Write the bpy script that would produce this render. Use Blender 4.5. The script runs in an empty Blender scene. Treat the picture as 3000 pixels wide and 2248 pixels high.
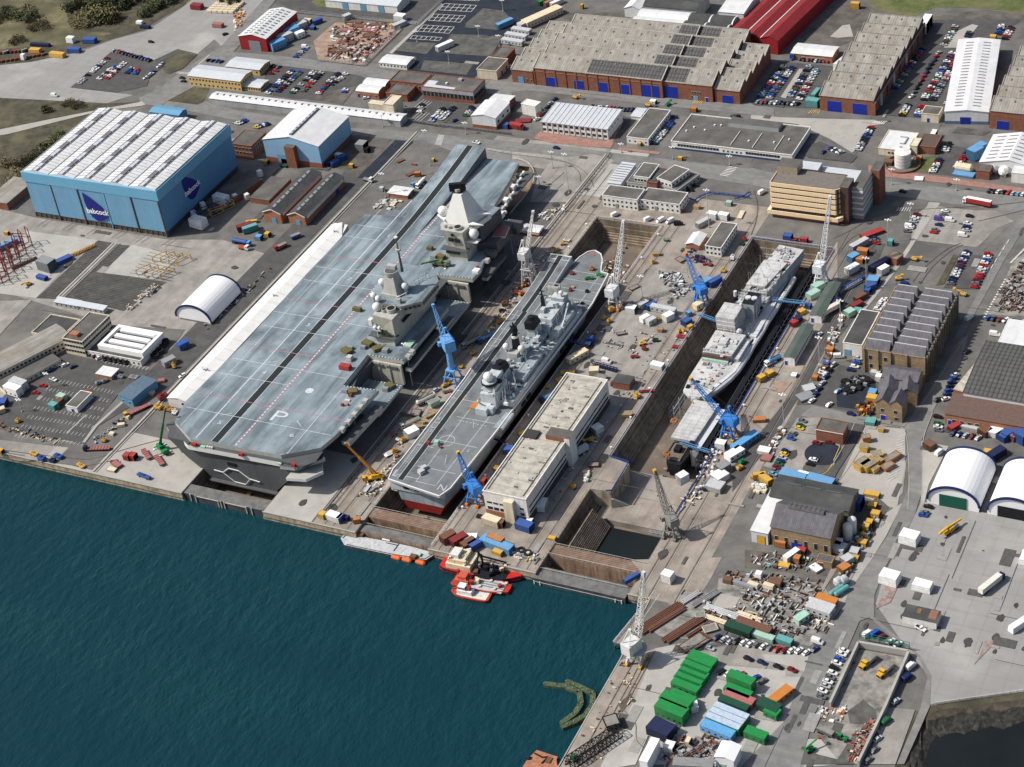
import bpy, math, random
from mathutils import Vector, Matrix
from mathutils.geometry import tessellate_polygon
random.seed(7)
S = bpy.context.scene
COL = S.collection
RAD = math.radians
# ---------------------------------------------------------------- camera
FPX, PITCH, ROLL, YAW = 5610.0, RAD(35.85), RAD(9.15), RAD(-31.0)
CAM = Vector((570.0, -540.0, 560.0))
def _axes():
    cp, sp = math.cos(PITCH), math.sin(PITCH)
    f = Vector((math.sin(YAW)*cp, math.cos(YAW)*cp, -sp))
    rt = Vector((math.cos(YAW), -math.sin(YAW), 0))
    dn = f.cross(rt)
    c, s = math.cos(ROLL), math.sin(ROLL)
    return c*rt + s*dn, -s*rt + c*dn, f
RT, DN, FW = _axes()
cd = bpy.data.cameras.new("camera")
cam = bpy.data.objects.new("camera", cd)
COL.objects.link(cam)
m = Matrix((RT, -DN, -FW)).transposed().to_4x4()
m.translation = CAM
cam.matrix_world = m
cd.sensor_width = 36.0
cd.lens = 36.0*FPX/3000.0
cd.clip_start, cd.clip_end = 10.0, 8000.0
S.camera = cam
# ---------------------------------------------------------------- light
SUN_EL = RAD(47)
SUN_FROM = Vector((-0.90, -0.44, 0)).normalized()
w = bpy.data.worlds.new("World"); S.world = w; w.use_nodes = True
nt = w.node_tree
sky = nt.nodes.new("ShaderNodeTexSky")
sky.sky_type = 'NISHITA'; sky.sun_disc = False
sky.sun_elevation = SUN_EL
sky.sun_rotation = math.atan2(SUN_FROM.x, SUN_FROM.y)
sky.dust_density = 3.0
bg = nt.nodes["Background"]; bg.inputs[1].default_value = 0.085
nt.links.new(sky.outputs[0], bg.inputs[0])
sd = bpy.data.lights.new("sun", 'SUN'); sd.energy = 4.0; sd.angle = RAD(1.2); sd.color = (1.0, 0.955, 0.88)
so = bpy.data.objects.new("sun", sd); COL.objects.link(so)
d = -(SUN_FROM*math.cos(SUN_EL) + Vector((0, 0, math.sin(SUN_EL))))
so.rotation_euler = d.to_track_quat('-Z', 'Y').to_euler(); so.location = (0, 0, 600)
S.view_settings.view_transform = 'Standard'; S.view_settings.look = 'None'
S.view_settings.gamma = 1.0; S.view_settings.use_curve_mapping = False
S.view_settings.exposure = 0.27
S.cycles.max_bounces = 5; S.cycles.diffuse_bounces = 2; S.cycles.glossy_bounces = 2
# ---------------------------------------------------------------- pixel -> world
_c = [0, 0, 2.764]
def cr(x, y, s=2.764): _c[:] = x, y, s
def K(p, z=0.0):
    x, y = _c[0]+p[0]/_c[2], _c[1]+p[1]/_c[2]
    d = RT*((x-1500)/FPX) + DN*((y-1124)/FPX) + FW
    t = (z-CAM.z)/d.z
    return Vector((CAM.x+d.x*t, CAM.y+d.y*t))
def KS(s, z=0.0):
    return [K(tuple(map(float, t.split(','))), z) for t in s.split()]
# ---------------------------------------------------------------- materials
MATS = {}
def mat(name, col, rough=.75, var=.22, scale=.35, metal=0, spec=.3, bands=None, streak=None, big=None, bump=0, emit=0):
    mt = bpy.data.materials.new(name); mt.use_nodes = True
    n, l = mt.node_tree.nodes, mt.node_tree.links
    b = n["Principled BSDF"]
    b.inputs["Roughness"].default_value = rough
    b.inputs["Metallic"].default_value = metal
    b.inputs["Specular IOR Level"].default_value = spec
    tc = n.new("ShaderNodeTexCoord")
    def noise(sc, det=5, vec=None, ro=.6):
        t = n.new("ShaderNodeTexNoise"); t.inputs["Scale"].default_value = sc
        t.inputs["Detail"].default_value = det; t.inputs["Roughness"].default_value = ro
        l.new(vec or tc.outputs["Object"], t.inputs["Vector"]); return t.outputs["Fac"]
    def ramp(f, a, bb, lo, hi):
        r = n.new("ShaderNodeMapRange"); r.inputs[1].default_value = a; r.inputs[2].default_value = bb
        r.inputs[3].default_value = lo; r.inputs[4].default_value = hi; l.new(f, r.inputs[0]); return r.outputs[0]
    def mul(a, bb):
        q = n.new("ShaderNodeMath"); q.operation = 'MULTIPLY'; l.new(a, q.inputs[0]); l.new(bb, q.inputs[1]); return q.outputs[0]
    fac = ramp(noise(scale), .3, .7, 1-var, 1+var)
    if streak:
        mp = n.new("ShaderNodeMapping"); mp.inputs["Scale"].default_value = streak[0]
        l.new(tc.outputs["Object"], mp.inputs["Vector"])
        fac = mul(fac, ramp(noise(1.0, 4, mp.outputs[0]), .3, .7, 1-streak[1], 1+streak[1]*.6))
    if bands:
        for bd in (bands if isinstance(bands, list) else [bands]):
            ax, per, amt = bd[:3]
            wv = n.new("ShaderNodeTexWave"); wv.wave_type = 'BANDS'; wv.bands_direction = ax
            wv.inputs["Scale"].default_value = .314/per
            l.new(tc.outputs["Object"], wv.inputs["Vector"])
            wid = bd[3] if len(bd) > 3 else 0.0
            fac = mul(fac, ramp(wv.outputs["Fac"], wid, min(1, wid+ (.06 if wid else 1)), 1-amt, 1.0 if wid else 1+amt*.4))
    base = n.new("ShaderNodeMix"); base.data_type = 'RGBA'; base.blend_type = 'MULTIPLY'
    base.inputs[0].default_value = 1.0
    base.inputs[6].default_value = (*col, 1)
    l.new(fac, base.inputs[7])
    out = base.outputs[2]
    for bb in (big or []):
        sc, c2, lo, hi, amt = bb[:5]; vv = None
        if len(bb) > 5:
            mp = n.new("ShaderNodeMapping"); mp.inputs["Scale"].default_value = bb[5]; l.new(tc.outputs["Object"], mp.inputs["Vector"]); vv = mp.outputs[0]
        mx = n.new("ShaderNodeMix"); mx.data_type = 'RGBA'
        l.new(ramp(noise(sc, 6, vv), lo, hi, 0, amt), mx.inputs[0]); l.new(out, mx.inputs[6]); mx.inputs[7].default_value = (*c2, 1)
        out = mx.outputs[2]
    l.new(out, b.inputs["Base Color"])
    if bump:
        bp = n.new("ShaderNodeBump"); bp.inputs["Strength"].default_value = bump; bp.inputs["Distance"].default_value = .3
        l.new(noise(scale*4, 6), bp.inputs["Height"]); l.new(bp.outputs[0], b.inputs["Normal"])
    MATS[name] = mt
    return mt
def M(x): return MATS[x] if isinstance(x, str) else x
# plain paints, made on demand: paint(r,g,b)
_paint = {}
def paint(c, rough=.45, var=.12):
    k = (c, rough)
    if k not in _paint:
        _paint[k] = mat("paint_%02x%02x%02x" % tuple(int(min(1, v)*255) for v in c), c, rough, var, .8, big=[(.45,tuple(v*.5+.02 for v in c),.52,.70,.55)] if rough >= .45 else None)
    return _paint[k]
WHITE=(.78,.78,.76); OFFW=(.62,.61,.56); CREAM=(.66,.55,.38); YEL=(.60,.34,.03); ORA=(.70,.20,.02); RED=(.36,.03,.025); DRED=(.22,.02,.02)
BLUE=(.025,.085,.32); LBLUE=(.10,.30,.55); SKYB=(.05,.24,.55); NAVY=(.012,.02,.07); GREEN=(.01,.20,.05); TEAL=(.10,.34,.33); GREY=(.24,.25,.26); LGREY=(.45,.46,.47)
DGREY=(.07,.075,.08); BLACK=(.012,.012,.014); SILV=(.52,.54,.56); BROWN=(.16,.08,.045); RUST=(.17,.07,.04); OLIVE=(.13,.115,.035); PINK=(.33,.12,.11); MINT=(.33,.52,.42); BRICKC=(.24,.085,.05)
# ---------------------------------------------------------------- mesh builder
class MB:
    def __init__(s): s.v=[]; s.f=[]; s.m=[]; s.mats=[]
    def mi(s, m):
        m = M(m)
        if m not in s.mats: s.mats.append(m)
        return s.mats.index(m)
    def face(s, pts, m):
        k = len(s.v); s.v += [tuple(p) for p in pts]; s.f.append(tuple(range(k, k+len(pts)))); s.m.append(s.mi(m)); return s
    def add(s, vs, fs, m):
        k = len(s.v); i = s.mi(m); s.v += [tuple(p) for p in vs]
        for f in fs: s.f.append(tuple(k+q for q in f)); s.m.append(i)
        return s
    def box(s, x0, y0, z0, x1, y1, z1, m, top=None):
        vs = [(x0,y0,z0),(x1,y0,z0),(x1,y1,z0),(x0,y1,z0),(x0,y0,z1),(x1,y0,z1),(x1,y1,z1),(x0,y1,z1)]
        s.add(vs, [(3,2,1,0),(0,1,5,4),(1,2,6,5),(2,3,7,6),(3,0,4,7)], m)
        return s.add([vs[i] for i in (4,5,6,7)], [(0,1,2,3)], top or m)
    def cbox(s, x, y, z, dx, dy, dz, m, top=None, rot=0):
        c, q = math.cos(rot), math.sin(rot)
        P = [(-dx/2,-dy/2),(dx/2,-dy/2),(dx/2,dy/2),(-dx/2,dy/2)]
        P = [(x+a*c-b*q, y+a*q+b*c) for a, b in P]
        return s.prism(P, z, z+dz, m, top)
    def prism(s, poly, z0, z1, m, top=None, poly2=None, bottom=True):
        n = len(poly); q = poly2 or poly
        a = sum(poly[i][0]*poly[(i+1)%n][1]-poly[(i+1)%n][0]*poly[i][1] for i in range(n))
        if a < 0: poly = poly[::-1]; q = q[::-1]
        vs = [(p[0],p[1],z0) for p in poly]+[(p[0],p[1],z1) for p in q]
        s.add(vs, [(i,(i+1)%n,n+(i+1)%n,n+i) for i in range(n)], m)
        for pl, z, fl in ((q, z1, 0), (poly, z0, 1)):
            if fl and not bottom: continue
            tr = tessellate_polygon([[Vector((p[0],p[1],0)) for p in pl]])
            fs = []
            for t in tr:
                A, B, C_ = (pl[i] for i in t)
                ccw = (B[0]-A[0])*(C_[1]-A[1])-(C_[0]-A[0])*(B[1]-A[1]) > 0
                if ccw == bool(fl): t = t[::-1]
                fs.append(tuple(t))
            s.add([(p[0],p[1],z) for p in pl], fs, (top or m) if not fl else m)
        return s
    def ring(s, rings, m, cap=True, closed=True):
        n = len(rings[0]); k = len(s.v); i0 = s.mi(m)
        for r in rings: s.v += [tuple(p) for p in r]
        for j in range(len(rings)-1):
            for i in range(n if closed else n-1):
                s.f.append((k+j*n+i, k+j*n+(i+1)%n, k+(j+1)*n+(i+1)%n, k+(j+1)*n+i)); s.m.append(i0)
        if cap:
            s.f.append(tuple(k+i for i in range(n))[::-1]); s.m.append(i0)
            s.f.append(tuple(k+(len(rings)-1)*n+i for i in range(n))); s.m.append(i0)
        return s
    def cyl(s, x, y, z0, z1, r, m, n=10, r2=None):
        r2 = r if r2 is None else r2
        return s.ring([[(x+R*math.cos(i*2*math.pi/n), y+R*math.sin(i*2*math.pi/n), z) for i in range(n)] for R, z in ((r,z0),(r2,z1))], m)
    def sph(s, x, y, z, r, m, n=12, k=6, sz=1):
        R = []
        for j in range(k+1):
            t = -math.pi/2+math.pi*j/k
            R.append([(x+max(r*math.cos(t),.01)*math.cos(i*2*math.pi/n), y+max(r*math.cos(t),.01)*math.sin(i*2*math.pi/n), z+r*sz*math.sin(t)) for i in range(n)])
        return s.ring(R, m)
    def bar(s, p, q, w, m, n=4, w2=None):
        p, q = Vector(p), Vector(q); d = (q-p)
        if d.length < 1e-4: return s
        d.normalize(); a = d.orthogonal() if abs(d.z) > .99 else d.cross(Vector((0,0,1)))
        a.normalize(); b = d.cross(a); o = math.pi/4 if n == 4 else 0; k = .7071 if n == 4 else .5
        R = []
        for P, ww in ((p, w), (q, w2 or w)):
            R.append([P+(a*math.cos(o+i*2*math.pi/n)+b*math.sin(o+i*2*math.pi/n))*ww*k for i in range(n)])
        return s.ring(R, m)
    def path(s, pts, w, m, n=4):
        for p, q in zip(pts, pts[1:]): s.bar(p, q, w, m, n)
        return s
    def mesh(s, name):
        me = bpy.data.meshes.new(name); me.from_pydata(s.v, [], s.f)
        for q in s.mats: me.materials.append(q)
        me.polygons.foreach_set("material_index", s.m); me.update(); return me
    def build(s, name, parent=None, loc=None, rot=0):
        return obj(name, s.mesh(name), parent, loc, rot)
def split_build(mb, name, parent=None, loc=None):
    """one object for every connected piece of mb (pieces are connected where corners coincide)"""
    par = {}
    def fd(a):
        while par.setdefault(a, a) != a: a = par[a]
        return a
    key = [tuple(round(c, 3) for c in v) for v in mb.v]
    for f in mb.f:
        r = fd(key[f[0]])
        for i in f[1:]: par[fd(key[i])] = r
    grp = {}
    for j, f in enumerate(mb.f): grp.setdefault(fd(key[f[0]]), []).append(j)
    out = []
    for js in grp.values():
        q = MB()
        for j in js: q.face([mb.v[i] for i in mb.f[j]], mb.mats[mb.m[j]])
        out.append(q.build(name, parent, loc))
    return out
def obj(name, me, parent=None, loc=None, rot=0):
    o = bpy.data.objects.new(name, me); COL.objects.link(o)
    if parent: o.parent = parent
    if loc: o.location = loc
    if rot: o.rotation_euler.z = rot
    return o
LABELS = set()
def tag(o, label, cat, group=None):
    o['label'] = label; o['category'] = cat
    if group: o['group'] = group
    return o
def struct(o, kind='structure'): o['kind'] = kind; return o
def thing(name, label, cat, xy, rot=0, z=0, group=None):
    o = bpy.data.objects.new(name, None); COL.objects.link(o); o.empty_display_size = .5
    o.location = (xy[0], xy[1], z); o.rotation_euler.z = rot
    return tag(o, label, cat, group)
KIDS = {}
def copy_tree(o, parent=None, loc=None, rot=None):
    c = o.copy(); COL.objects.link(c)
    if parent: c.parent = parent
    if loc is not None: c.location = loc
    if rot is not None: c.rotation_euler.z = rot
    for ch in list(o.children): copy_tree(ch, c)
    return c

def text(s, size, m, loc, parent=None, name='lettering', rot=(0,0,0), sx=1, thick=.03, bold=0):
    cu = bpy.data.curves.new("lettering", 'FONT'); cu.body = s; cu.size = size; cu.align_x = 'CENTER'; cu.align_y = 'CENTER'; cu.extrude = thick; cu.resolution_u = 3; cu.offset = bold*size*2
    t = bpy.data.objects.new("lettering_curve", cu); COL.objects.link(t); bpy.context.view_layer.update()
    me = bpy.data.meshes.new_from_object(t); bpy.data.objects.remove(t)
    me.materials.clear(); me.materials.append(M(m))
    o = obj(name, me, parent); o.location = loc; o.rotation_euler = rot; o.scale = (sx,1,1)
    return o
_ln = [0]
def line(mb, p, q, w, z, m, dash=None):
    p, q = Vector((p[0],p[1])), Vector((q[0],q[1])); L = (q-p).length; d = (q-p)/L; n = Vector((-d.y,d.x))*w/2
    _ln[0] += 1; z += (_ln[0] % 30)*.0015
    segs = [(0,L)] if not dash else [(a, min(a+dash[0],L)) for a in [i*dash[1] for i in range(int(L/dash[1])+1)] if a < L]
    for a, b in segs:
        A, B = p+d*a, p+d*b
        mb.face([(A.x-n.x,A.y-n.y,z),(B.x-n.x,B.y-n.y,z),(B.x+n.x,B.y+n.y,z),(A.x+n.x,A.y+n.y,z)][::1 if True else -1], m)
# ================================================================ setting
mat("asphalt", (.135,.130,.122), .9, .22, .12, big=[(.035,(.085,.083,.080),.52,.66,.8),(.02,(.20,.19,.175),.55,.68,.7),(.5,(.09,.088,.085),.62,.72,.6)])
mat("road_asphalt", (.195,.192,.185), .88, .14, .25, streak=((.02,.35,.1),.14), big=[(.06,(.12,.12,.118),.5,.7,.7)])
mat("dark_asphalt", (.075,.073,.072), .85, .2, .2, big=[(.06,(.12,.115,.11),.55,.7,.6)])
mat("lot_asphalt", (.018,.024,.036), .8, .3, .15, big=[(.08,(.05,.055,.06),.58,.7,.6)])
mat("worn_asphalt", (.085,.085,.078), .9, .35, .2, big=[(.12,(.17,.165,.15),.5,.72,.6)])
mat("concrete", (.36,.345,.315), .88, .14, .1, big=[(.05,(.25,.235,.215),.5,.68,.8),(.3,(.22,.205,.19),.60,.72,.6)])
mat("slab_concrete", (.275,.27,.26), .88, .10, .1, bands=[('X',8,.07,.012),('Y',8,.07,.012)], big=[(.05,(.22,.215,.21),.48,.68,.8),(.02,(.42,.41,.38),.55,.7,.6)])
mat("pale_concrete", (.37,.36,.335), .88, .12, .15, big=[(.05,(.31,.30,.28),.5,.7,.8),(.4,(.25,.23,.21),.63,.72,.5)])
mat("apron_concrete", (.30,.262,.225), .9, .2, .15, big=[(.06,(.17,.15,.13),.47,.66,.85),(.02,(.33,.31,.285),.5,.7,.6),(.3,(.23,.13,.085),.60,.72,.5),(.5,(.09,.085,.08),.62,.70,.6)], streak=((.25,.015,.1),.22))
mat("yard_concrete", (.285,.268,.245), .9, .2, .15, big=[(.04,(.185,.175,.16),.48,.66,.85),(.3,(.15,.14,.125),.60,.72,.6),(.12,(.36,.34,.31),.58,.7,.5)], streak=((.2,.02,.1),.18))
mat("brown_ground", (.31,.225,.175), .92, .25, .2, big=[(.15,(.18,.11,.08),.52,.7,.7)])
mat("dark_timber", (.075,.072,.068), .9, .25, .3, bands=('Y',1.5,.45), big=[(.1,(.13,.12,.11),.5,.7,.5)])
mat("mud", (.23,.22,.20), .9, .4, .25, big=[(.15,(.07,.07,.068),.5,.65,.8),(.06,(.30,.285,.26),.5,.7,.6)])
mat("red_paving", (.30,.165,.135), .9, .2, .3)
mat("grass", (.085,.105,.035), .95, .35, .25, big=[(.05,(.17,.15,.075),.45,.62,.8),(.02,(.045,.05,.025),.55,.7,.8)])
mat("rough_grass", (.15,.135,.075), .95, .35, .2, big=[(.025,(.065,.062,.035),.46,.60,.9),(.06,(.22,.19,.12),.56,.7,.7)], bump=.6)
mat("dark_scrub", (.075,.068,.045), .95, .45, .2, big=[(.04,(.13,.12,.07),.5,.66,.8),(.1,(.03,.028,.02),.5,.65,.7)], bump=.6)
mat("earth", (.10,.09,.08), .95, .4, .15, big=[(.05,(.16,.145,.125),.5,.68,.8)])
mat("red_stain", (.27,.17,.145), .9, .2, .3, big=[(.6,(.27,.265,.255),.45,.58,.95)])
mat("line_white", (.62,.61,.58), .8, .3, .8)
mat("line_yellow", (.55,.38,.08), .8, .3, .8)
mat("rail_steel", (.13,.10,.085), .6, .3, .5)
mat("dock_wall", (.27,.21,.155), .9, .2, .12, streak=((.35,.35,.02),.45), bands=('Z',1.1,.18), big=[(.06,(.07,.058,.045),.5,.66,.85),(.12,(.40,.34,.26),.58,.72,.5)])
mat("dock_floor", (.17,.135,.11), .9, .3, .1, big=[(.05,(.05,.045,.04),.48,.66,.85),(.2,(.28,.22,.17),.58,.7,.5)])
mat("quay_wall", (.40,.34,.25), .9, .2, .2, streak=((.5,.5,.03),.5), big=[(.15,(.14,.12,.09),.52,.68,.8)])
mat("rock", (.034,.032,.028), .95, .6, .6, bump=.8, big=[(.3,(.075,.07,.06),.55,.68,.8)])
mat("weed_bank", (.06,.05,.037), .95, .4, .3, big=[(.3,(.09,.07,.048),.56,.68,.8)])
# water
wm = bpy.data.materials.new("sea_water"); wm.use_nodes = True
_n, _l = wm.node_tree.nodes, wm.node_tree.links; _b = _n["Principled BSDF"]
_b.inputs["Roughness"].default_value = .12; _b.inputs["IOR"].default_value = 1.33
_tc = _n.new("ShaderNodeTexCoord"); _mp = _n.new("ShaderNodeMapping"); _mp.inputs["Scale"].default_value = (1, .55, 1); _mp.inputs["Rotation"].default_value = (0, 0, RAD(35))
_l.new(_tc.outputs["Object"], _mp.inputs[0])
_h = None
for sc, k in ((.05, 1.2), (.16, 1.2), (.38, .7), (.9, .25)):
    t = _n.new("ShaderNodeTexNoise"); t.inputs["Scale"].default_value = sc; t.inputs["Detail"].default_value = 4
    _l.new(_mp.outputs[0], t.inputs["Vector"])
    q = _n.new("ShaderNodeMath"); q.operation = 'MULTIPLY_ADD'; q.inputs[1].default_value = k; q.inputs[2].default_value = 0
    _l.new(t.outputs["Fac"], q.inputs[0])
    if _h: _l.new(_h, q.inputs[2])
    _h = q.outputs[0]
_bp = _n.new("ShaderNodeBump"); _bp.inputs["Strength"].default_value = .85; _bp.inputs["Distance"].default_value = 1.0
_l.new(_h, _bp.inputs["Height"]); _l.new(_bp.outputs[0], _b.inputs["Normal"])
_t = _n.new("ShaderNodeTexNoise"); _t.inputs["Scale"].default_value = 1; _t.inputs["Detail"].default_value = 5; _m2 = _n.new("ShaderNodeMapping"); _m2.inputs["Scale"].default_value = (.006, .02, 1); _m2.inputs["Rotation"].default_value = (0, 0, RAD(-25)); _l.new(_tc.outputs["Object"], _m2.inputs[0]); _l.new(_m2.outputs[0], _t.inputs["Vector"]); _sm = _n.new("ShaderNodeMapRange"); _sm.inputs[1].default_value = .35; _sm.inputs[2].default_value = .65; _sm.inputs[3].default_value = .45; _sm.inputs[4].default_value = 1.0; _l.new(_t.outputs["Fac"], _sm.inputs[0]); _l.new(_sm.outputs[0], _bp.inputs["Strength"])
_mx = _n.new("ShaderNodeMix"); _mx.data_type = 'RGBA'; _mx.inputs[6].default_value = (.0025, .023, .036, 1); _mx.inputs[7].default_value = (.005, .042, .051, 1)
_l.new(_t.outputs["Fac"], _mx.inputs[0]); _l.new(_mx.outputs[2], _b.inputs["Base Color"])
MATS["sea_water"] = wm
mat("pond_water", (.010,.013,.013), .3, .2, .05)

QZ = -4.5                                    # sea level below the quay
DOCKS = {'main':(53.0, 99.3, 290.0), 'middle':(150.0, 188.0, 278.5), 'right':(242.0, 286.0, 279.0)}
DF = -12.0
def arc(cx, cy, rx, ry, a0, a1, n): return [Vector((cx+rx*math.cos(RAD(a0+(a1-a0)*i/n)), cy+ry*math.sin(RAD(a0+(a1-a0)*i/n)))) for i in range(n+1)]
dock_out = {
 'main': [Vector((53,0)), Vector((99.3,0))] + arc(76.15, 290, 23.15, 37, 0, 180, 16),
 'middle': [Vector((150,0)), Vector((188,0)), Vector((188,278.5)), Vector((150,278.5))],
 'right': [Vector((242,0)), Vector((286,0)), Vector((286,279)), Vector((242,279))]}
cr(2200,1648)
pond = KS("1150,1680 1345,1205 1500,1150 1800,1105 2230,1055 2400,1030") + [Vector((560,-60)), Vector((560,-260)), Vector((405,-260))]
shore = [Vector((300.0,0)), Vector((296.2,2)), Vector((298.4,-38)), Vector((298.4,-99)), Vector((296,-260)), Vector((405,-260))]
inlet = [v for v in pond if v.y > -259]
outer = [Vector((-3000,0)), Vector((53,0))]
for k in ('main','middle','right'):
    p = dock_out[k]
    a, b, yend = DOCKS[k]
    pts = [p[0]] + p[:1:-1] + [p[1]]
    outer += pts[1 if k == 'main' else 0:]
outer += [Vector((296.3,0)), Vector((298.3,-38)), Vector((298.3,-99)), Vector((296,-300)), Vector((409,-300))]
outer += inlet[:-1] + [Vector((560,-40)), Vector((560,-300)), Vector((3000,-300)), Vector((3000,3000)), Vector((-3000,3000))]
g = MB()
tr = tessellate_polygon([[Vector((p.x,p.y,0)) for p in outer]])
fs = []
for t in tr:
    A, B, C_ = (outer[i] for i in t)
    fs.append(tuple(t) if (B.x-A.x)*(C_.y-A.y)-(C_.x-A.x)*(B.y-A.y) > 0 else tuple(t[::-1]))
g.add([(p.x,p.y,0) for p in outer], fs, "asphalt")
struct(g.build("ground"))
# quay walls down into the sea
qw = MB()
def wallstrip(mb, pts, z0, z1, m):
    for a, b in zip(pts, pts[1:]):
        mb.face([(a[0],a[1],z0),(b[0],b[1],z0),(b[0],b[1],z1),(a[0],a[1],z1)], m)
segs = [[(-600,0),(53,0)], [(99.3,0),(150,0)], [(188,0),(242,0)], [(286,0),(296.3,0),(298.3,-38),(298.3,-99),(296,-300)]]
for sg in segs: wallstrip(qw, sg, -14, 0, "quay_wall")
for sg in segs:                                # coping kerb
    for a, b in zip(sg, sg[1:]):
        qw.bar((a[0],a[1],.1),(b[0],b[1],.1), .45, "pale_concrete")
    for a, b in zip(sg, sg[1:]):
        qw.bar((a[0],a[1]-.15,-2.6),(b[0],b[1]-.15,-2.6), .4, "dock_wall")
struct(qw.build("quay_wall"))
wt = MB(); wt.face([(-3000,-3000,QZ),(330,-3000,QZ),(330,6,QZ),(-3000,6,QZ)], "sea_water"); struct(wt.build("water"))
# dry docks: stepped walls, floors
for k, p in dock_out.items():
    d = MB(); x0, x1, y1 = DOCKS[k]; n = len(p)
    prof = [(0,0),(-4.2,0),(-4.2,.9),(-7.2,.9),(-7.2,2.0),(-8.2,2.0),(-8.2,3.0),(-9.2,3.0),(-9.2,4.0),(-10.2,4.0),(-10.2,5.0),(-12,5.0)]
    ring = p[1:] + p[:1]
    cx, cy = (x0+x1)/2, 0
    def ins(v, o):
        if k == 'main' and v.y > 290:
            c = Vector((cx, 290)); q = v-c; L = q.length
            return c + q*((L-o)/L)
        return Vector((v.x+(o if v.x < cx else -o), v.y if v.y < y1-1 else v.y-o))
    for (za, oa), (zb, ob) in zip(prof, prof[1:]):
        for a, b in zip(ring, ring[1:]):
            A, B = ins(a, oa), ins(b, oa); A2, B2 = ins(a, ob), ins(b, ob)
            d.face([(A2.x,A2.y,zb),(B2.x,B2.y,zb),(B.x,B.y,za),(A.x,A.y,za)], "dock_wall")
    struct(d.build("dock_wall"))
    f = MB(); f.face([(x0,-2,DF),(x1,-2,DF),(x1,y1+40,DF),(x0,y1+40,DF)], "dock_floor")
    for i in range(18 if k == 'right' else 2, int(y1/5)):              # keel blocks
        f.box(cx-1, i*5, DF, cx+1, i*5+1.4, DF+1.4, "dock_wall")
    struct(f.build("dock_floor"))
# ground sheets -------------------------------------------------------
_lz = [0.0]
def patch(name, m, pts, z, kind='structure'):
    b = MB(); P = pts; _lz[0] += 1; z += (_lz[0] % 32)*.0025
    tr = tessellate_polygon([[Vector((p[0],p[1],0)) for p in P]]); fs = []
    for t in tr:
        A, B, C_ = (P[i] for i in t)
        fs.append(tuple(t) if (B[0]-A[0])*(C_[1]-A[1])-(C_[0]-A[0])*(B[1]-A[1]) > 0 else tuple(t[::-1]))
    b.add([(p[0],p[1],z) for p in P], fs, m)
    return struct(b.build(name), kind)
def rect(x0, y0, x1, y1): return [Vector((x0,y0)), Vector((x1,y0)), Vector((x1,y1)), Vector((x0,y1))]
def strip(pts, w):
    L, R = [], []
    for i, p in enumerate(pts):
        a = pts[max(i-1,0)]; b = pts[min(i+1,len(pts)-1)]; d = (b-a).normalized(); nn = Vector((-d.y,d.x))*w/2
        L.append(p+nn); R.append(p-nn)
    return L + R[::-1]
def smooth(pts, it=2):
    for _ in range(it):
        q = [pts[0]]
        for a, b in zip(pts, pts[1:]): q += [a*.75+b*.25, a*.25+b*.75]
        pts = q + [pts[-1]]
    return pts
E1, E2, E3, E4, E5 = .03, .11, .19, .27, .35
# dockside aprons
patch("dock_apron", "yard_concrete", rect(-300,0.3,-30,60), E1)
patch("dock_apron", "concrete", rect(-32,.3,52.7,34), E2)
patch("dock_apron", "pale_concrete", rect(99.7,.3,126,50), E2)
patch("dock_apron", "asphalt", rect(99.7,50,126,330), E1)
patch("dock_apron", "apron_concrete", rect(127,.3,149.6,330), E1)
patch("dock_apron", "apron_concrete", rect(188.4,.3,241.6,283), E1)
patch("dock_apron", "apron_concrete", rect(149.6,279,242,312), E1+.01)
patch("dock_apron", "yard_concrete", rect(199,95,231,240), E2)
patch("dock_apron", "apron_concrete", rect(286.4,.3,312,290), E1)
patch("dock_apron", "pale_concrete", rect(128,300,152,352), E2)
patch("dock_road", "dark_asphalt", rect(-22,60,-3,300), E2)
patch("dock_road", "asphalt", rect(-25,2,-1,62), E3)
patch("dock_apron", "yard_concrete", rect(52,322,130,352), E1)
# ================================================================ ships
mat("carrier_deck", (.205,.255,.285), .6, .12, .15, streak=((.16,.022,.1),.45), bands=('X',8,.10), big=[(.03,(.06,.078,.092),.50,.66,.8),(.035,(.31,.37,.41),.48,.66,.8),(1,(.05,.065,.08),.52,.70,.75,(.2,.012,1)),(1,(.36,.42,.46),.56,.72,.6,(.11,.018,1))])
mat("carrier_hull", (.085,.09,.094), .55, .10, .08, streak=((.3,.3,.03),.15))
mat("carrier_light", (.40,.40,.37), .55, .08, .2, streak=((.4,.4,.05),.14))
mat("carrier_tan", (.43,.41,.35), .55, .08, .2, streak=((.5,.5,.05),.18))
mat("carrier_white", (.70,.70,.67), .5, .05, .2)
mat("runway_black", (.018,.022,.024), .7, .2, .5)
mat("navy_grey", (.30,.345,.37), .55, .12, .2, streak=((.4,.4,.05),.22))
mat("navy_light", (.46,.50,.52), .5, .12, .3, streak=((.4,.4,.06),.2))
mat("navy_deck", (.165,.18,.19), .7, .15, .15, big=[(.09,(.075,.08,.083),.52,.66,.7),(.25,(.19,.17,.14),.62,.74,.5)])
mat("hull_red", (.22,.018,.015), .6, .2, .2)
mat("soot_black", (.008,.009,.014), .6, .2, .5)
mat("dark_glass", (.02,.025,.03), .15, .1, .5, spec=.6)
mat("line_pink", (.42,.17,.22), .7, .2, .5)
mat("deck_white", (.50,.54,.56), .7, .15, .6)
def hull(mb, secs, m, cap=True):
    mb.ring([[(x, y, z) for x, z in pts] for y, pts in secs], m, cap)
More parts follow.
